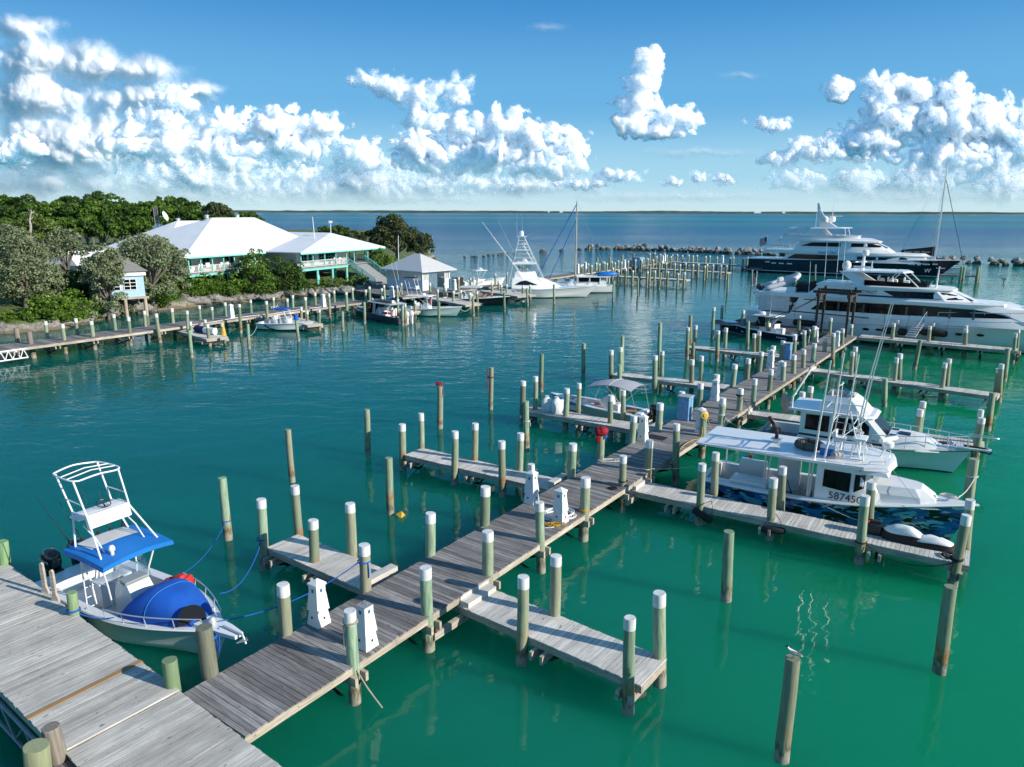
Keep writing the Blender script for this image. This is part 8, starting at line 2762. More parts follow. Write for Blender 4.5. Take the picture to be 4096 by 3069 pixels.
for x in (3.0, 4.7):
 for y in (-1.26, 1.26):
  b.box((x, y, 2.0), (1.35, .03, .65))
b.parts('side_window', M['glass'], Jt)
b = MB()
b.loft([[(1.0 + 1.6 * math.cos(q * .3927) * k, .75 * math.sin(q * .3927) * k, z) for q in range(16)] for k, z in ((.9, 2.5), (1.05, 2.75), (.95, 2.98), (.6, 3.12), (.1, 3.16))])
o = b.build('blue_dinghy_cover', M['azure'], Jt, smooth=True)
b = MB()
mzj = atY('w', 1105, 45, 111.5).z
mxj = 5.9
b.tube([(mxj, 0, 1.2), (mxj, 0, mzj)], [.13, .09], 8)
b.tube([(mxj, -.95, 8.0), (mxj, .95, 8.0)], .04, 5)
b.tube([(mxj, 0, mzj), (mxj, 0, mzj + .7)], .02, 4)
b.build('mast', plain('bare_mast', (.55, .50, .44), .4, metal=.4), Jt, smooth=True)
b = MB()
b.tube([(mxj, 0, mzj * .97), (12.2, 0, 1.5)], .075, 6)
b.tube([(mxj, 0, mzj * .80), (10.2, 0, 1.4)], .06, 6)
b.parts('furled_sail', M['rope_blue'], Jt)
b = MB()
for sd in (-1, 1):
 b.tube([(mxj, 0, mzj * .97), (mxj - .3, sd * 1.7, 1.1)], .015, 4)
 b.tube([(mxj, sd * .95, 8.0), (mxj, sd * 1.75, 1.1)], .015, 4)
b.tube([(mxj, 0, mzj), (.2, 0, 1.1)], .015, 4)
b.build('rigging', M['grey'], Jt)
b = MB()
b.tube([(1.5, 0, 2.6), (-.6, 0, 3.9)], .03, 5)
b.tube([(mxj - 2.2, -.9, 6.2), (mxj - 2.2, -.9, 6.9)], [.05, .12, ][:2], 6)
b.build('yellow_marker', M['yellow'], Jt)
# -- dark timber frame over the pier end
tf = thing('boat_hoist', 'tall dark timber hoist frame standing over the end of the main pier', 'hoist', (0, 0, 0))
Pp = [at('G', 1545, 190, 1.1), at('G', 1640, 268, 1.1), at('G', 1868, 225, 1.1), at('G', 1938, 300, 1.1)]
tops = []
for P, (tx, ty) in zip(Pp, ((805, 945), (870, 930), (998, 958), (1052, 940))):
 pass
zt_ = 4.9
mid_ = sum(Pp, Vector()) / 4
u_ = umain
v_ = nmain
hx = 1.15
hy = 1.35
cors = [mid_ + u_ * a + v_ * c for a, c in ((1.2, 1.3), (-1.2, 1.3), (1.2, -1.3), (-1.2, -1.3))]
for P in cors:
 b = MB()
 b.box((P.x, P.y, (1.0 + zt_ + .5) / 2), (.2, .2, zt_ + .5 - 1.0), YAW_MAIN)
 b.build('post', M['timber_dark'], tf)
for c_ in (1.3, -1.3):
 b = MB()
 P = mid_ + v_ * c_
 b.box((P.x, P.y, zt_ - .1), (3.3, .28, .3), YAW_MAIN)
 b.build('top_beam', M['timber_dark'], tf)
 b = MB()
 for a in (-1, 1):
  q0, q1 = mid_ + v_ * c_ + u_ * 1.15 * a, mid_ + v_ * c_ + u_ * .35 * a
  b.tube([(q0.x, q0.y, zt_ - 1.0), (q1.x, q1.y, zt_ - .2)], .07, 4)
 b.build('brace', M['timber_dark'], tf)
for a in (1.2, -1.2):
 b = MB()
 P = mid_ + u_ * a
 b.box((P.x, P.y, zt_ + .16), (.22, 3.6, .22), YAW_MAIN)
 b.build('cross_beam', M['timber_dark'], tf)
b = MB()
P0, P1 = mid_ + v_ * 3.6 - u_ * 1.0, mid_ - v_ * 3.0 - u_ * 1.0
b.tube([(P0.x, P0.y, 3.1), (P1.x, P1.y, 3.0)], .06, 5)
P0, P1 = mid_ + v_ * 3.2 + u_ * 1.4, mid_ - v_ * .5 + u_ * 1.2
b.tube([(P0.x, P0.y, 4.0), (P1.x, P1.y, 4.0)], .05, 5)
b.build('boom', M['timber_dark'], tf)
b = MB()
P0 = cors[1]
for k, (dx, z) in enumerate(((8.5, 1.2), (7.5, 1.3))):
 Pe = mid_ + v_ * dx - u_ * 1.0
 b.tube(arc((P0.x, P0.y, zt_ - .3), (Pe.x, Pe.y, z), .35, 8), .025, 4)
b.build('hoist_line', M['rope_black'], tf)
# -- power pedestals
def pedestal(label, p, rz=None, s=1.0, cap=True, group='white power pedestals'):
 r = thing('power_pedestal', label, 'power pedestal', p, YAW_MAIN if rz is None else rz, group)
 r.scale = (s, s, s)
 b = MB()
 b.box((0, 0, .58), (.30, .32, 1.16), top=(.30, .32))
 b.build('body', M['white_matt'], r)
 b = MB()
 for z0, z1, w0, w1 in ((.0, .45, .44, .33), (.43, .92, .41, .315)):
  b.box((0, 0, (z0 + z1) / 2), (w0, w0 + .02, z1 - z0), top=(w1, w1 + .02))
 b.build('skirt_panel', M['white_matt'], r)
 b = MB()
 if cap:
  b.box((0, 0, 1.18), (.35, .37, .06))
  b.box((0, 0, 1.265), (.34, .36, .11), top=(.02, .02))
 else:
  b.box((0, 0, 1.165), (.31, .33, .012))
  b.box((.05, .02, 1.18), (.1, .12, .02), .4)
 b.build('cap', M['white_matt'] if cap else M['grey'], r)
 b = MB()
 b.box((-.152, .0, 1.02), (.016, .08, .10))
 b.box((.0, -.162, 1.03), (.07, .016, .09))
 b.parts('badge', plain('blue_sticker', (.03, .18, .30), .4), r)
 b = MB()
 b.box((-.196, .04, .24), (.02, .05, .06))
 b.box((0.02, -.206, .22), (.05, .02, .06))
 b.build('outlet', M['black'], r)
 return r
for lab, t, x, y, z, cap, s in (('white pedestal on the left edge beside the blue-topped boat', 'A', 597, 415, Z_MAIN, True, 1.0), ('white pedestal without its pointed cap, lowest on the right edge', 'A', 1003, 610, Z_MAIN, False, 1.0), ('white pedestal opposite the coiled white hose, left edge', 'D', 278, 905, Z_MAIN, True, 1.0),
                             ('white pedestal standing in the coiled white hose', 'D', 532, 1075, Z_MAIN, True, 1.0), ('white pedestal beside the black mat', 'D', 1260, 358, Z_MAIN, True, 1.0), ('white pedestal behind the piling with the yellow reel', 'D', 1768, 285, Z_MAIN, True, 1.0), ('white pedestal just beyond the nearer blue box', 'G', 437, 970, Z_MAIN, True, 1.0),
                             ('white pedestal just before the farther blue box', 'G', 1050, 605, Z_MAIN, True, 1.0), ('grey-white pedestal half behind a right-edge piling', 'G', 1157, 742, Z_MAIN, True, 1.0), ('white pedestal by the navy boat outboard', 'G', 1545, 328, Z_MAIN, True, 1.0), ('narrow white pedestal near the timber frame, right edge', 'G', 1780, 372, Z_MAIN, True, 1.0),
                             ('white pedestal under the timber frame at the white yacht', 'G', 1905, 205, Z_MAIN, True, 1.0), ('white pedestal on the shore dock left of the small white boat', 'L', 1570, 640, ZL, True, 1.15), ('white pedestal on the shore dock between the small boat and dark launch', 'M', 1082, 652, ZL, True, 1.15),
                             ('white pedestal at the right end of the shore dock', 'M', 2092, 515, ZL, True, 1.15), ('white pedestal beside the brown screen by the pavilion', 'N', 672, 338, 1.1, True, 1.2)):
 pedestal(lab, at(t, x, y, z), s=s, cap=cap, rz=None if z == Z_MAIN else math.atan2(ul.y, ul.x))
for (x, y) in ((16, 228), (64, 215), (312, 196), (555, 165), (568, 152), (935, 162)):
 pedestal('small white pedestal among the white-topped pilings of the far docks', at('P', x, y, ZF), s=1.35, group='power pedestals of the far docks')
def dock_box(label, p, d, rz=YAW_MAIN):
 r = thing('dock_box', label, 'storage box', p, rz, 'light blue dock boxes')
 b = MB()
 b.box((0, 0, d[2] / 2), d)
 b.build('cabinet', M['box_blue'], r)
 b = MB()
 b.box((0, 0, d[2] + .025), (d[0] + .08, d[1] + .08, .05))
 b.build('lid', plain('grey_blue_weathered_lid', (.42, .47, .48), .7, var=.2, scale=5), r)
 b = MB()
 b.box((0, -d[1] / 2 - .008, d[2] * .5), (.02, .016, d[2] * .92))
 b.box((-d[0] / 2 - .008, 0, d[2] * .7), (.016, .06, .1))
 b.build('door_edge', M['grey'], r)
 return r
dock_box('tall light blue box with peeling paint at the nearer pier side', at('F', 2038, 905, Z_MAIN), (.62, .62, 1.28))
dock_box('tall light blue box farther along, beside the navy boat stern', at('G', 1222, 515, Z_MAIN), (.62, .66, 1.22))
dock_box('small bright blue box among the far docks', at('P', 400, 186, ZF), (1.5, 1.5, 1.9))
b = MB()
b.box((0, 0, .8), (1.6, .12, 1.6))
b.box((-.7, .4, .6), (.2, .8, 1.2))
tag(b.build('timber_screen', M['timber_dark'], loc=at('N', 700, 325, 1.1), rz=.2), 'brown timber screen on the platform right of the pavilion', 'screen')
# -- lines, hoses and loose gear
def rope(label, pts, r=.014, mat='rope_white', cat='rope', name='mooring_line', group=None):
 b = MB()
 b.tube(pts, r, 6)
 return tag(b.build(name, M[mat], smooth=True), label, cat, group)
def A_w(x, y, z):
 return Matrix.Translation(A_.location) @ Matrix.Rotation(math.radians(-32.0), 4, 'Z') @ Vector((x, y, z))
def B_w(x, y, z):
 return Matrix.Translation(Bt.location) @ Matrix.Rotation(math.radians(-33.2), 4, 'Z') @ Vector((x, y, z))
def C_w(x, y, z):
 return Matrix.Translation(Ct.location) @ Matrix.Rotation(math.radians(-33.4), 4, 'Z') @ Vector((x, y, z))
def ring(c, r, n=14, z=0.0, turns=1.0):
 return [(c[0] + r * math.cos(k * 2 * math.pi / n), c[1] + r * math.sin(k * 2 * math.pi / n), c[2] + z * k / n) for k in range(int(n * turns) + 1)]
gp = at('Z', 1790, 545, 1.0)
gp = at('Z', 1808, 800, 1.15)
gp = Vector((gp.x, gp.y, 1.95))
rope('blue bow line hanging from the pulpit to the thick grey piling', ring(gp, .225, 14, .03, 2) + arc(gp + Vector((.2, .05, 0)), A_w(7.55, -.1, 1.2), .55, 14), .018, 'rope_blue')
rope('loose blue rope end hanging down the thick grey piling', smooth_path([gp + Vector((-.05, -.22, .02)), gp + Vector((.0, -.24, -.5)), gp + Vector((.03, -.23, -1.0))], 5), .016, 'rope_blue')
l1 = at('C', 1020, 1455, Z_MAIN)
l1 = Vector((l1.x, l1.y, 2.05))
rope('long blue line from the bow past the pedestal to a main pier piling', arc(A_w(7.3, .1, 1.22), l1 + Vector((-.15, -.05, 0)), .32, 20) + ring(l1, .185, 14, .02, 2), .016, 'rope_blue')
rope('loose blue rope tail hanging on the main pier piling', smooth_path([l1 + Vector((.14, -.13, .03)), l1 + Vector((.16, -.14, -.2)), l1 + Vector((.15, -.13, -.45))], 5), .018, 'rope_blue')
f1 = at('C', 130, 1270, 0)
f1 = Vector((f1.x, f1.y, 1.1))
rope('blue line from the boat side to the outer piling of the short finger', arc(A_w(5.9, 1.15, 1.12), f1, .5, 16) + ring(f1, .175, 14, .02, 2), .016, 'rope_blue')
f2 = at('S', 913, 2158, 0)
f2 = Vector((f2.x, f2.y, .75))
rope('thin blue line from the boat to the lone mooring pile', arc(A_w(3.6, 1.25, .95), f2, .35, 16) + ring(f2, .17, 14, .02, 2), .013, 'rope_blue')
f3 = at('Z', 640, 352, 1.15)
rope('blue midship line from the hull to the fresh green piling', arc(A_w(4.35, -1.12, 1.0), Vector((f3.x, f3.y, 1.3)), .12, 10) + ring(Vector((f3.x, f3.y, 1.3)), .17, 14, .03, 2), .016, 'rope_blue')
hc_ = at('D', 520, 1030, Z_MAIN)
pts = []
for k in range(120):
 a = k * .42
 r_a = .52 + .10 * math.sin(k * .9)
 pts.append((hc_.x + r_a * math.cos(a) * 1.05, hc_.y + r_a * math.sin(a) * .9, Z_MAIN + .03 + .0012 * k))
pts += smooth_path([pts[-1], (hc_.x - .35, hc_.y - .75, Z_MAIN + .03), (hc_.x - .25, hc_.y - 1.0, Z_MAIN + .03), (hc_.x - .55, hc_.y - 1.05, Z_MAIN + .03)], 6)
rope('coiled white water hose lying round a pedestal', pts, .016, 'white_matt', 'hose', 'hose')
yc = at('D', 450, 1110, Z_MAIN)
pts = []
for k in range(70):
 a = k * .55
 pts.append((yc.x + (.25 + .08 * math.sin(k * .7)) * math.cos(a) + .004 * k, yc.y + (.13 + .05 * math.cos(k * 1.3)) * math.sin(a), Z_MAIN + .02 + .001 * k))
rope('tangled yellow cable beside the coiled white hose', pts + smooth_path([pts[-1], tuple(at('D', 600, 1050, Z_MAIN + .03)), tuple(at('D', 640, 1000, Z_MAIN + .03)), tuple(at('D', 700, 995, Z_MAIN + .1))], 6), .014, 'rope_yellow', 'cable', 'power_cable')
p5 = at('D', 737, 1240, 0)
rope('yellow cable tied round the piling beyond the coiled hose', ring(Vector((p5.x, p5.y, 1.22)), .19, 14, .02, 3), .016, 'rope_yellow', 'cable', 'power_cable')
ha, hb2 = at('D', 1590, 438, Z_MAIN + .03), at('D', 1775, 335, Z_MAIN + .05)
rope('yellow hose along the pier edge to the piling with the reel', smooth_path([ha, ha.lerp(hb2, .35) + Vector((-.1, .1, .02)), ha.lerp(hb2, .7) + Vector((-.05, .05, .05)), hb2, hb2 + Vector((.1, .2, .5))], 6), .022, 'rope_yellow', 'hose', 'hose')
p8 = at('D', 1550, 745, 0)
rope('yellow line hanging down the piling before the workboat stern', smooth_path([Vector((p8.x - .1, p8.y - .1, 1.5)), Vector((p8.x - .18, p8.y - .12, 1.0)), Vector((p8.x, p8.y - .17, .5)), Vector((p8.x + .05, p8.y - .18, .1))], 5), .014, 'rope_yellow', 'rope')
p9 = at('J', 565, 640, 0)
b = MB()
b.lathe([(.16, -.05), (.2, -.03), (.2, .03), (.16, .05)], (0, 0, 0), 14)
b.lathe([(.09, -.09), (.09, .09)], (0, 0, 0), 10)
o = b.build('cable_reel', M['yellow'], loc=(p9.x - .02, p9.y - .2, 2.28), smooth=True, auto=40)
o.rotation_euler = (1.35, 0, .2)
tag(o, 'yellow cable reel hanging on the white top of a piling', 'reel')
rope('slack yellow line hanging from the yellow reel', smooth_path([Vector((p9.x + .08, p9.y - .2, 2.2)), Vector((p9.x + .35, p9.y - .15, 1.6)), Vector((p9.x + .6, p9.y, 1.25))], 6), .016, 'rope_yellow', 'rope')
wc = at('D', 950, 540, Z_MAIN)
pts = []
rr_ = random.Random(5)
for k in range(60):
 a = k * .8
 pts.append((wc.x + (.22 + .16 * rr_.random()) * math.cos(a) * 1.5 + .003 * k, wc.y + (.12 + .1 * rr_.random()) * math.sin(a), Z_MAIN + .02 + .03 * rr_.random()))
rope('heap of white rope on the pier by the red-covered piling', smooth_path(pts + [tuple(at('D', 1050, 520, Z_MAIN + .02))], 3), .013, 'rope_white')
kc = at('D', 1000, 785, Z_MAIN)
pts = [(kc.x + (.10 + .1 * rr_.random()) * math.cos(k * .9), kc.y + (.08 + .1 * rr_.random()) * math.sin(k * .9), Z_MAIN + .02 + .04 * rr_.random()) for k in range(34)]
p6 = at('D', 1075, 990, 0)
rope('small heap of black line tied to a right-edge piling', smooth_path(pts + [(p6.x - .1, p6.y + .1, 1.3)] + ring(Vector((p6.x, p6.y, 1.35)), .185, 14, .02, 2), 3), .014, 'rope_black')
p7 = at('F', 1635, 1140, 2.55)
rope('white line from a right-edge piling to the workboat stern', ring(Vector((p7.x, p7.y, 1.28)), .19, 14, .02, 2) + arc(Vector((p7.x + .18, p7.y, 1.28)), B_w(.2, 1.2, 1.0), .1, 14), .013, 'rope_white')
pr9 = at('G', 527, 947, 2.55)
rope('white rope wound round the piling and sagging to the white cruiser stern', ring(Vector((pr9.x, pr9.y, 2.1)), .185, 14, .05, 3) + ring(Vector((pr9.x, pr9.y, 1.6)), .187, 14, .04, 3) + arc(Vector((pr9.x + .15, pr9.y - .1, 1.5)), C_w(.1, .9, .95), .5, 16), .018, 'rope_white')
pr10 = at('G', 685, 1300, 0)
rope('black line from the piling to the white cruiser cockpit', ring(Vector((pr10.x, pr10.y, 2.0)), .18, 14, .03, 3) + arc(Vector((pr10.x + .15, pr10.y, 2.0)), C_w(.5, -.9, .95), .4, 14), .016, 'rope_black')
cr = at('S', 3860, 2085, 0)
rope('white line tied round the bare pile off the white cruiser bow', ring(Vector((cr.x, cr.y, 1.9)), .2, 14, .02, 2) + arc(Vector((cr.x, cr.y - .18, 1.9)), B_w(9.3, .1, 1.75), .15, 12), .018, 'rope_white')
rope('long line from the camouflage boat bow back to its finger pier', arc(B_w(4.6, -1.45, 1.1), at('E', 1000, 470, .85), .15, 14), .012, 'rope_white')
rope('thin forestay wire on the camouflage boat foredeck', [B_w(6.8, -.3, 2.8), B_w(8.1, -.9, 1.55)], .008, 'grey', 'wire', 'wire')
rope('coil of grey line on the camouflage boat bow', [tuple(B_w(9.0 + .28 * math.cos(k * .7) * (1 + .2 * math.sin(k)), .05 + .16 * math.sin(k * .7), 1.70 + .002 * k)) for k in range(40)], .016, 'rope_white')
e1_, e2_ = at('E', 745, 780, 0), at('E', 1575, 985, 0)
rope('black line sagging between two pilings at the finger end', ring(Vector((e1_.x, e1_.y, .8)), .18, 14, .02, 2) + arc(Vector((e1_.x + .1, e1_.y - .15, .8)), Vector((e2_.x - .1, e2_.y - .15, .95)), .42, 22) + ring(Vector((e2_.x, e2_.y, .95)), .19, 14, .03, 3), .017, 'rope_black')
rope('black rope end hanging from the outer piling', smooth_path([Vector((e2_.x - .15, e2_.y - .12, .95)), Vector((e2_.x - .2, e2_.y - .13, .6)), Vector((e2_.x - .18, e2_.y - .12, .25))], 5), .016, 'rope_black')
bc_ = at('E', 1545, 725, .80)
pts = [(bc_.x + (.16 + .12 * rr_.random()) * math.cos(k * .9), bc_.y + (.14 + .12 * rr_.random()) * math.sin(k * .9), .83 + .07 * rr_.random()) for k in range(60)]
rope('tangled heap of black line at the finger outer end', smooth_path(pts, 3), .014, 'rope_black')
a_ = at('A', 905, 1100, 0)
rope('frayed pale strap hanging from the pier piling into the water', smooth_path([Vector((a_.x + .12, a_.y - .12, 1.0)), Vector((a_.x + .35, a_.y - .1, .5)), Vector((a_.x + .75, a_.y - .2, -.05)), Vector((a_.x + .85, a_.y - .25, -.2))], 6), .02, 'fabric_tan')
rope('yellow strap looped under the white top of a piling', ring(Vector((a_.x, a_.y, 2.24)), .17, 14, .03, 2) + [Vector((a_.x - .16, a_.y - .08, 2.2)), Vector((a_.x - .17, a_.y - .09, 1.6))], .018, 'fabric_tan')
for t, x, y, z, lab, m in (('S', 1760, 1714, 2.62, '', 'crimson'), ('S', 1963, 1638, 2.1, '', 'crimson')):
 q = at(t, x, y, 0)
 lab = 'red cloth tied over the top of a mooring pile' if z > 2.4 else 'red cord tied round a mooring pile'
 b = MB()
 b.tube(ring(Vector((q.x, q.y, z - .05)), .165, 14, .02, 2), .035, 6)
 if z > 2.4:
  b.rbox((q.x - .02, q.y, z + .02), (.34, .32, .12), .05)
  b.tube(smooth_path([(q.x + .15, q.y - .1, z), (q.x + .2, q.y - .1, z - .35), (q.x + .16, q.y - .12, z - .8)], 4), .02, 5)
 else:
  b.tube(smooth_path([(q.x - .15, q.y - .1, z + .5), (q.x - .2, q.y - .12, z), (q.x - .16, q.y - .15, z - .9)], 4), .025, 5)
 tag(b.build('red_tie', M[m], smooth=True), lab, 'cloth')
q = at('F', 290, 1240, 0)
rope('white tie round the mooring pile by the white sacks', ring(Vector((q.x, q.y, 1.55)), .17, 14, .01, 2) + [Vector((q.x + .17, q.y - .05, 1.5)), Vector((q.x + .2, q.y - .06, 1.3))], .02, 'rope_white')
ka, kb = at('N', 832, 560, 0), at('N', 712, 487, 1.1)
rope('pink line drooping from the pale green boat bow to a mooring pile', arc(kb, Vector((ka.x, ka.y, 1.6)), .7, 14), .03, 'rope_white')
na, nb = at('M', 100, 940, .6), at('L', 1830, 1090, 0)
rope('white stern line of the small white boat', arc(na, Vector((nb.x, nb.y, 1.2)), .3, 10), .02, 'rope_white')
rope('white hose running along the edge of the shore dock', smooth_path([at('L', 990, 735, ZL + .04), at('L', 1300, 690, ZL + .04), at('L', 1640, 632, ZL + .04), at('L', 2100, 578, ZL + .04), at('M', 250, 770, ZL + .04), at('M', 700, 700, ZL + .04), at('M', 1050, 655, ZL + .04)], 6), .03, 'white_matt', 'hose', 'hose')
rc = at('D', 885, 530, Z_MAIN)
b = MB()
for k, (dx, dy, dz, s) in enumerate(((0, 0, 0, (.52, .48, .34)), (.08, -.02, .06, (.42, .4, .3)), (-.1, .05, .03, (.36, .34, .34)))):
 b.rbox((dx, dy, dz), s, .13, rz=.5 * k, rx=.12 * k)
b.rbox((-.13, -.15, -.3), (.2, .1, .36), .04, rx=.1)
o = b.build('red_engine_cover', M['crimson'], loc=(rc.x, rc.y, 2.48), smooth=True, auto=70)
tag(o, 'crumpled red fabric cover draped over a piling', 'cover')
b = MB()
b.rbox((0, 0, 0), (.1, .08, .2), .03, ry=.5)
b.build('blue_tag', M['azure'], o).location = (.2, -.16, -.2)
ch = thing('armchair', 'worn tan swivel armchair standing on the finger pier', 'chair', at('G', 1250, 1105, .80), YAW_MAIN - .9)
b = MB()
b.lathe([(.33, .02), (.36, .08), (.38, .40), (.36, .44)], (0, 0, 0), 16)
b.build('base', M['fabric_tan'], ch, smooth=True)
b = MB()
b.rbox((.04, 0, .50), (.58, .56, .16), .07)
b.build('seat', M['fabric_tan'], ch, smooth=True, auto=60)
b = MB()
rg = []
for z_, k in ((.40, 1.0), (.75, 1.02), (1.0, .96), (1.12, .78)):
 outer = [(-.04 + .40 * k * math.cos(q), .40 * k * math.sin(q), z_) for q in np.linspace(1.75, 4.53, 11)]
 inner = [(-.02 + .26 * k * math.cos(q), .27 * k * math.sin(q), z_) for q in np.linspace(4.53, 1.75, 11)]
 rg.append(outer + inner)
b.loft(rg)
b.build('backrest', M['fabric_tan'], ch, smooth=True, auto=60)
for i, (x, y, lab, sc) in enumerate(((517, 815, 'open-topped bulky white sack, left one on the finger pier', 1.0), (625, 832, 'bulky white sack with a tied neck, second on the finger pier', 1.02), (688, 820, 'smaller white sack tucked behind the tied one', .8))):
 p = at('F', x, y, .80)
 r = random.Random(i)
 b = MB()
 rings = []
 for z_, k in ((0, .24), (.05, .29), (.3, .31), (.55, .29), (.7, .24), (.8, .16), (.86, .09), (.92, .12)):
  rings.append([(k * sc * (1 + .10 * math.sin(3 * q + i + z_ * 4)) * math.copysign(abs(math.cos(q)) ** .75, math.cos(q)), k * sc * (1 + .1 * math.cos(2 * q + i)) * math.copysign(abs(math.sin(q)) ** .75, math.sin(q)), z_ * sc) for q in [n_ * math.pi / 10 for n_ in range(20)]])
 b.loft(rings)
 tag(b.build('sack', plain('white_woven_sack', (.78, .78, .76), .7, var=.06, scale=5, bmp=.5), loc=p, rz=.4 * i, smooth=True, auto=60), lab, 'sack', None)
bk = thing('bucket', 'green bucket with a red rim on the finger pier', 'bucket', at('E', 790, 500, .8))
b = MB()
b.lathe([(.15, 0), (.19, .42)], (0, 0, 0), 16)
b.build('pail', M['green'], bk, smooth=True, auto=40)
b = MB()
b.lathe([(.195, .40), (.215, .42), (.215, .48), (.19, .5), (.17, .46), (.17, .3)], (0, 0, 0), 16)
b.build('rim', M['red'], bk, smooth=True, auto=40)
b = MB()
b.rbox((0, 0, .22), (.5, .36, .44), .08, ry=.06)
b.rbox((.02, .02, .46), (.34, .26, .1), .05)
tag(b.build('duffel_bag', M['black'], loc=at('E', 880, 520, .8), rz=-.4, smooth=True, auto=60), 'black bag next to the green bucket', 'bag')
for i, (x, y, L_, ang, lab) in enumerate(((1130, 580, 1.45, -.62, 'white and black padded cover, fatter one nearer the bucket'), (1390, 635, 1.5, -.5, 'white and black padded cover, flatter one nearer the finger end'))):
 c_ = thing('padded_cover', lab, 'cover', at('E', x, y, .8), ang)
 r = random.Random(i + 3)
 for nm, m_, z0_, z1_, k0 in (('black_side', 'rubber', 0.0, .30 if i == 0 else .2, 1.0), ('white_top', 'white_matt', .26 if i == 0 else .17, .56 if i == 0 else .38, .88)):
  b = MB()
  rings = []
  for u in np.linspace(0, 1, 5):
   z_ = lerp(z0_, z1_, u)
   k = k0 * (1 if nm == 'black_side' else (1 - .55 * u ** 2)) * (.9 + .1 * math.sin(math.pi * min(1, u + .3)))
   rings.append([(L_ / 2 * k * math.copysign(abs(math.cos(q)) ** .8, math.cos(q)) * (1 + .03 * math.sin(5 * q)), .30 * k * math.copysign(abs(math.sin(q)) ** .8, math.sin(q)) * (1 + .05 * math.cos(3 * q + i)), z_ + .02 * math.sin(4 * q + i)) for q in [n_ * math.pi / 14 for n_ in range(28)]])
  b.loft(rings)
  b.build(nm, M[m_], c_, smooth=True, auto=60)
for (p, tl, lab) in ((at('J', 1315, 1540, 0), .05, 'fatter black fender hung level on the finger piling, middle one'), (at('D', 1758, 1100, 0), -.5, 'black fender hanging tilted on the finger piling nearest the main pier')):
 b = MB()
 b.tube([(-.42, 0, 0), (-.40, 0, 0), (-.34, 0, 0), (.34, 0, 0), (.40, 0, 0), (.42, 0, 0)], [.05, .10, .135, .135, .10, .05], 12)
 o = b.build('fender', M['rubber'], loc=(p.x + .02, p.y - .30, .52), smooth=True)
 o.rotation_euler = (0, -tl, -.35)
 tag(o, lab, 'fender')
 q = MB()
 q.tube(smooth_path([(-.38, 0, .05), (-.15, .15, .45), (.0, .28, .6)], 4), .012, 5)
 q.tube(smooth_path([(.38, 0, .05), (.15, .15, .45), (.0, .28, .6)], 4), .012, 5)
 q.build('lanyard', M['rope_black'], o)
b = MB()
b.box((0, 0, .012), (.95, .62, .02))
tag(b.build('rubber_mat', M['rubber'], loc=at('F', 1730, 1105, Z_MAIN), rz=YAW_MAIN + 1.57), 'black ribbed mat lying on the main pier', 'mat')
by = thing('buoy', 'yellow and white buoy floating beside the mooring pile', 'buoy', at('C', 1325, 805, 0), .4)
b = MB()
b.lathe([(.05, -.1), (.22, -.02), (.2, .08), (.03, .26)], (0, 0, 0), 4)
o = b.build('float', M['yellow'], by)
o.rotation_euler = (.5, .2, 0)
b = MB()
b.tube([(0, 0, -.1), (.05, -.05, -.5)], .03, 5)
b.build('weight', M['rust'], by)
for x, y, m_, lab in ((1130, 850, 'navy', 'navy rolled bundle on the low raft'), (1262, 872, 'white_matt', 'white rolled bundle on the low raft')):
 b = MB()
 b.tube([(-.8, 0, .32), (-.72, 0, .32), (.72, 0, .32), (.8, 0, .32)], [.1, .33, .33, .1], 12)
 tag(b.build('rolled_bundle', plain('navy_canvas', (.012, .02, .10), .8) if m_ == 'navy' else M[m_], loc=at('L', x, y, .77), rz=math.radians(-30), smooth=True), lab, 'bundle')
q = at('L', 1467, 1000, 0)
b = MB()
b.lathe([(.28, -.9), (.2, -.3), (.06, .5)], (0, 0, 0), 10)
tag(b.build('yellow_wrap', M['yellow'], loc=(q.x, q.y - .02, 1.35)), 'yellow cloth wrapped round the outer raft piling', 'cloth')
b = MB()
b.tube([(0, 0, -.4), (0, 0, .12)], [.24, .2], 10)
tag(b.build('blue_wrap', M['rope_blue'], loc=(at('M', 715, 1160, 0).x - .1, at('M', 715, 1160, 0).y, 2.45), smooth=True), 'blue rope bundle on the mooring pile at the small white boat', 'rope')
b = MB()
for k in range(8):
 a = k * .8
 b.rbox((.25 * math.cos(a), .15 * math.sin(a), .08), (.3, .25, .16), .06, rz=a)
tag(b.build('net_heap', plain('pale_green_net', (.42, .55, .52), .9), loc=at('O', 340, 460, .97), smooth=True), 'pale green heap of net on the finger by the sport yacht', 'net')
b = MB()
b.tube(smooth_path([(0, 0, .9), (-.35, 0, .4), (-.1, 0, .05), (.15, 0, -.2)], 4), .13, 7)
tag(b.build('bent_fender', M['white_matt'], loc=at('O', 405, 535, .1), smooth=True), 'white bent pipe fender at the finger end by the sport yacht', 'fender')
b = MB()
b.rbox((0, 0, .3), (.7, .5, .6), .1)
b.rbox((.3, .3, .25), (.5, .4, .5), .1)
tag(b.build('outboard_cover', M['rubber'], loc=at('N', 640, 400, 1.0), smooth=True), 'black covered gear on the finger behind the black boat', 'cover')
b = MB()
b.rbox((0, 0, .1), (.5, .35, .2), .05)
b.rbox((.3, .1, .06), (.3, .25, .12), .04)
tag(b.build('blue_cloth', M['azure'], loc=at('M', 2030, 535, ZL), smooth=True), 'blue cloth heap beside the pedestal at the shore dock end', 'cloth')
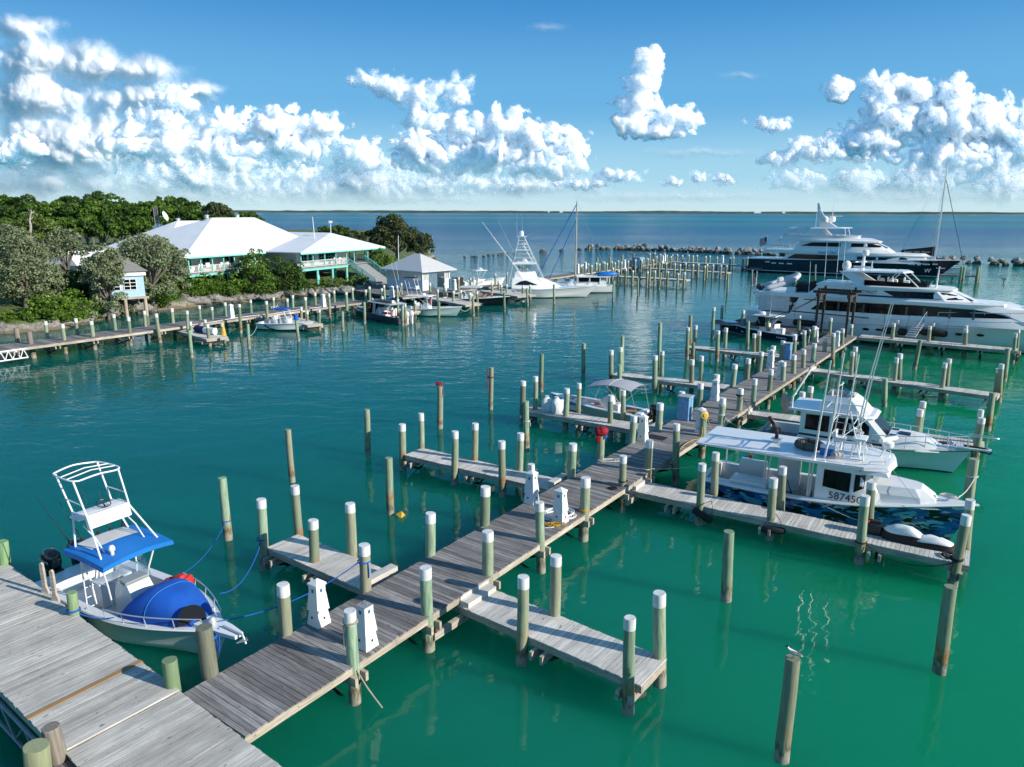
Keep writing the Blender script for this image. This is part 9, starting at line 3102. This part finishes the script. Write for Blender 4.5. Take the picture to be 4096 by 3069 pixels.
for (a, c, lab) in (((at('A', 1580, 535, .45)), at('A', 1875, 340, .48), 'lowest right finger'), (at('D', 1115, 915, .45), at('D', 1230, 835, .48), 'camouflage boat finger'), (at('G', 730, 1225, .45), at('G', 800, 1175, .48), 'armchair finger')):
 d = c - a
 b = MB()
 b.box((0, 0, 0), (d.length, .14, .22))
 tag(b.build('tie_beam', M['timber'], loc=(a + c) / 2, rz=math.atan2(d.y, d.x)), 'pale timber beam below the root of the ' + lab, 'beam', None)
# -- the gull on its pile
gpos = at('Y', 848, 645, 2.58)
gull = thing('gull', 'small gull with dark head and grey back standing on a mooring pile', 'bird', (gpos.x, gpos.y, 2.595), math.radians(150))
gull.scale = (.92, 1.0, 1.05)
b = MB()
rings = []
for x_, z_, rx_, rz_ in ((-.20, .10, .006, .006), (-.14, .115, .03, .024), (-.06, .125, .05, .045), (.02, .135, .056, .055), (.08, .155, .045, .048), (.115, .185, .03, .032), (.13, .215, .03, .03), (.15, .235, .03, .03), (.175, .235, .02, .02), (.185, .235, .006, .006)):
 rings.append([(x_ + .2 * rz_ * math.cos(q), rx_ * math.sin(q), z_ + rz_ * math.cos(q)) for q in [n_ * math.pi / 6 for n_ in range(12)]])
b.loft(rings)
b.build('body', plain('white_feathers', (.80, .80, .78), .7), gull, smooth=True, auto=80)
b = MB()
for sd in (-1, 1):
 b.loft([[(x_, sd * y_, z_ + h_) for h_ in (0, .012)] + [(x_, sd * (y_ + .006), z_ + .006)] for x_, y_, z_ in ((.06, .045, .16), (0, .058, .15), (-.1, .048, .135), (-.2, .015, .12), (-.27, .005, .11))])
 b.quad((.06, sd * .04, .185), (-.02, sd * .03, .185), (-.02, sd * .06, .12), (.06, sd * .055, .12))
 b.quad((-.02, sd * .03, .185), (-.16, sd * .01, .16), (-.16, sd * .035, .12), (-.02, sd * .06, .12))
b.build('wing', plain('grey_feathers', (.28, .29, .31), .7), gull)
b = MB()
b.lathe([(0, .032), (.02, .028), (.031, .012), (.031, 0), (.026, -.01)], (.158, 0, .235), 10)
b.tube([(.18, 0, .232), (.225, 0, .222)], [.009, .003], 6)
b.build('head', plain('dark_hood', (.03, .03, .035), .6), gull, smooth=True)
b = MB()
for sd in (-1, 1):
 b.tube([(.0, sd * .022, .09), (.01, sd * .022, .0)], .005, 5)
 b.tube([(.01, sd * .022, .004), (.05, sd * .03, .004)], .004, 4)
b.build('leg', M['black'], gull)
bpy.context.view_layer.update()
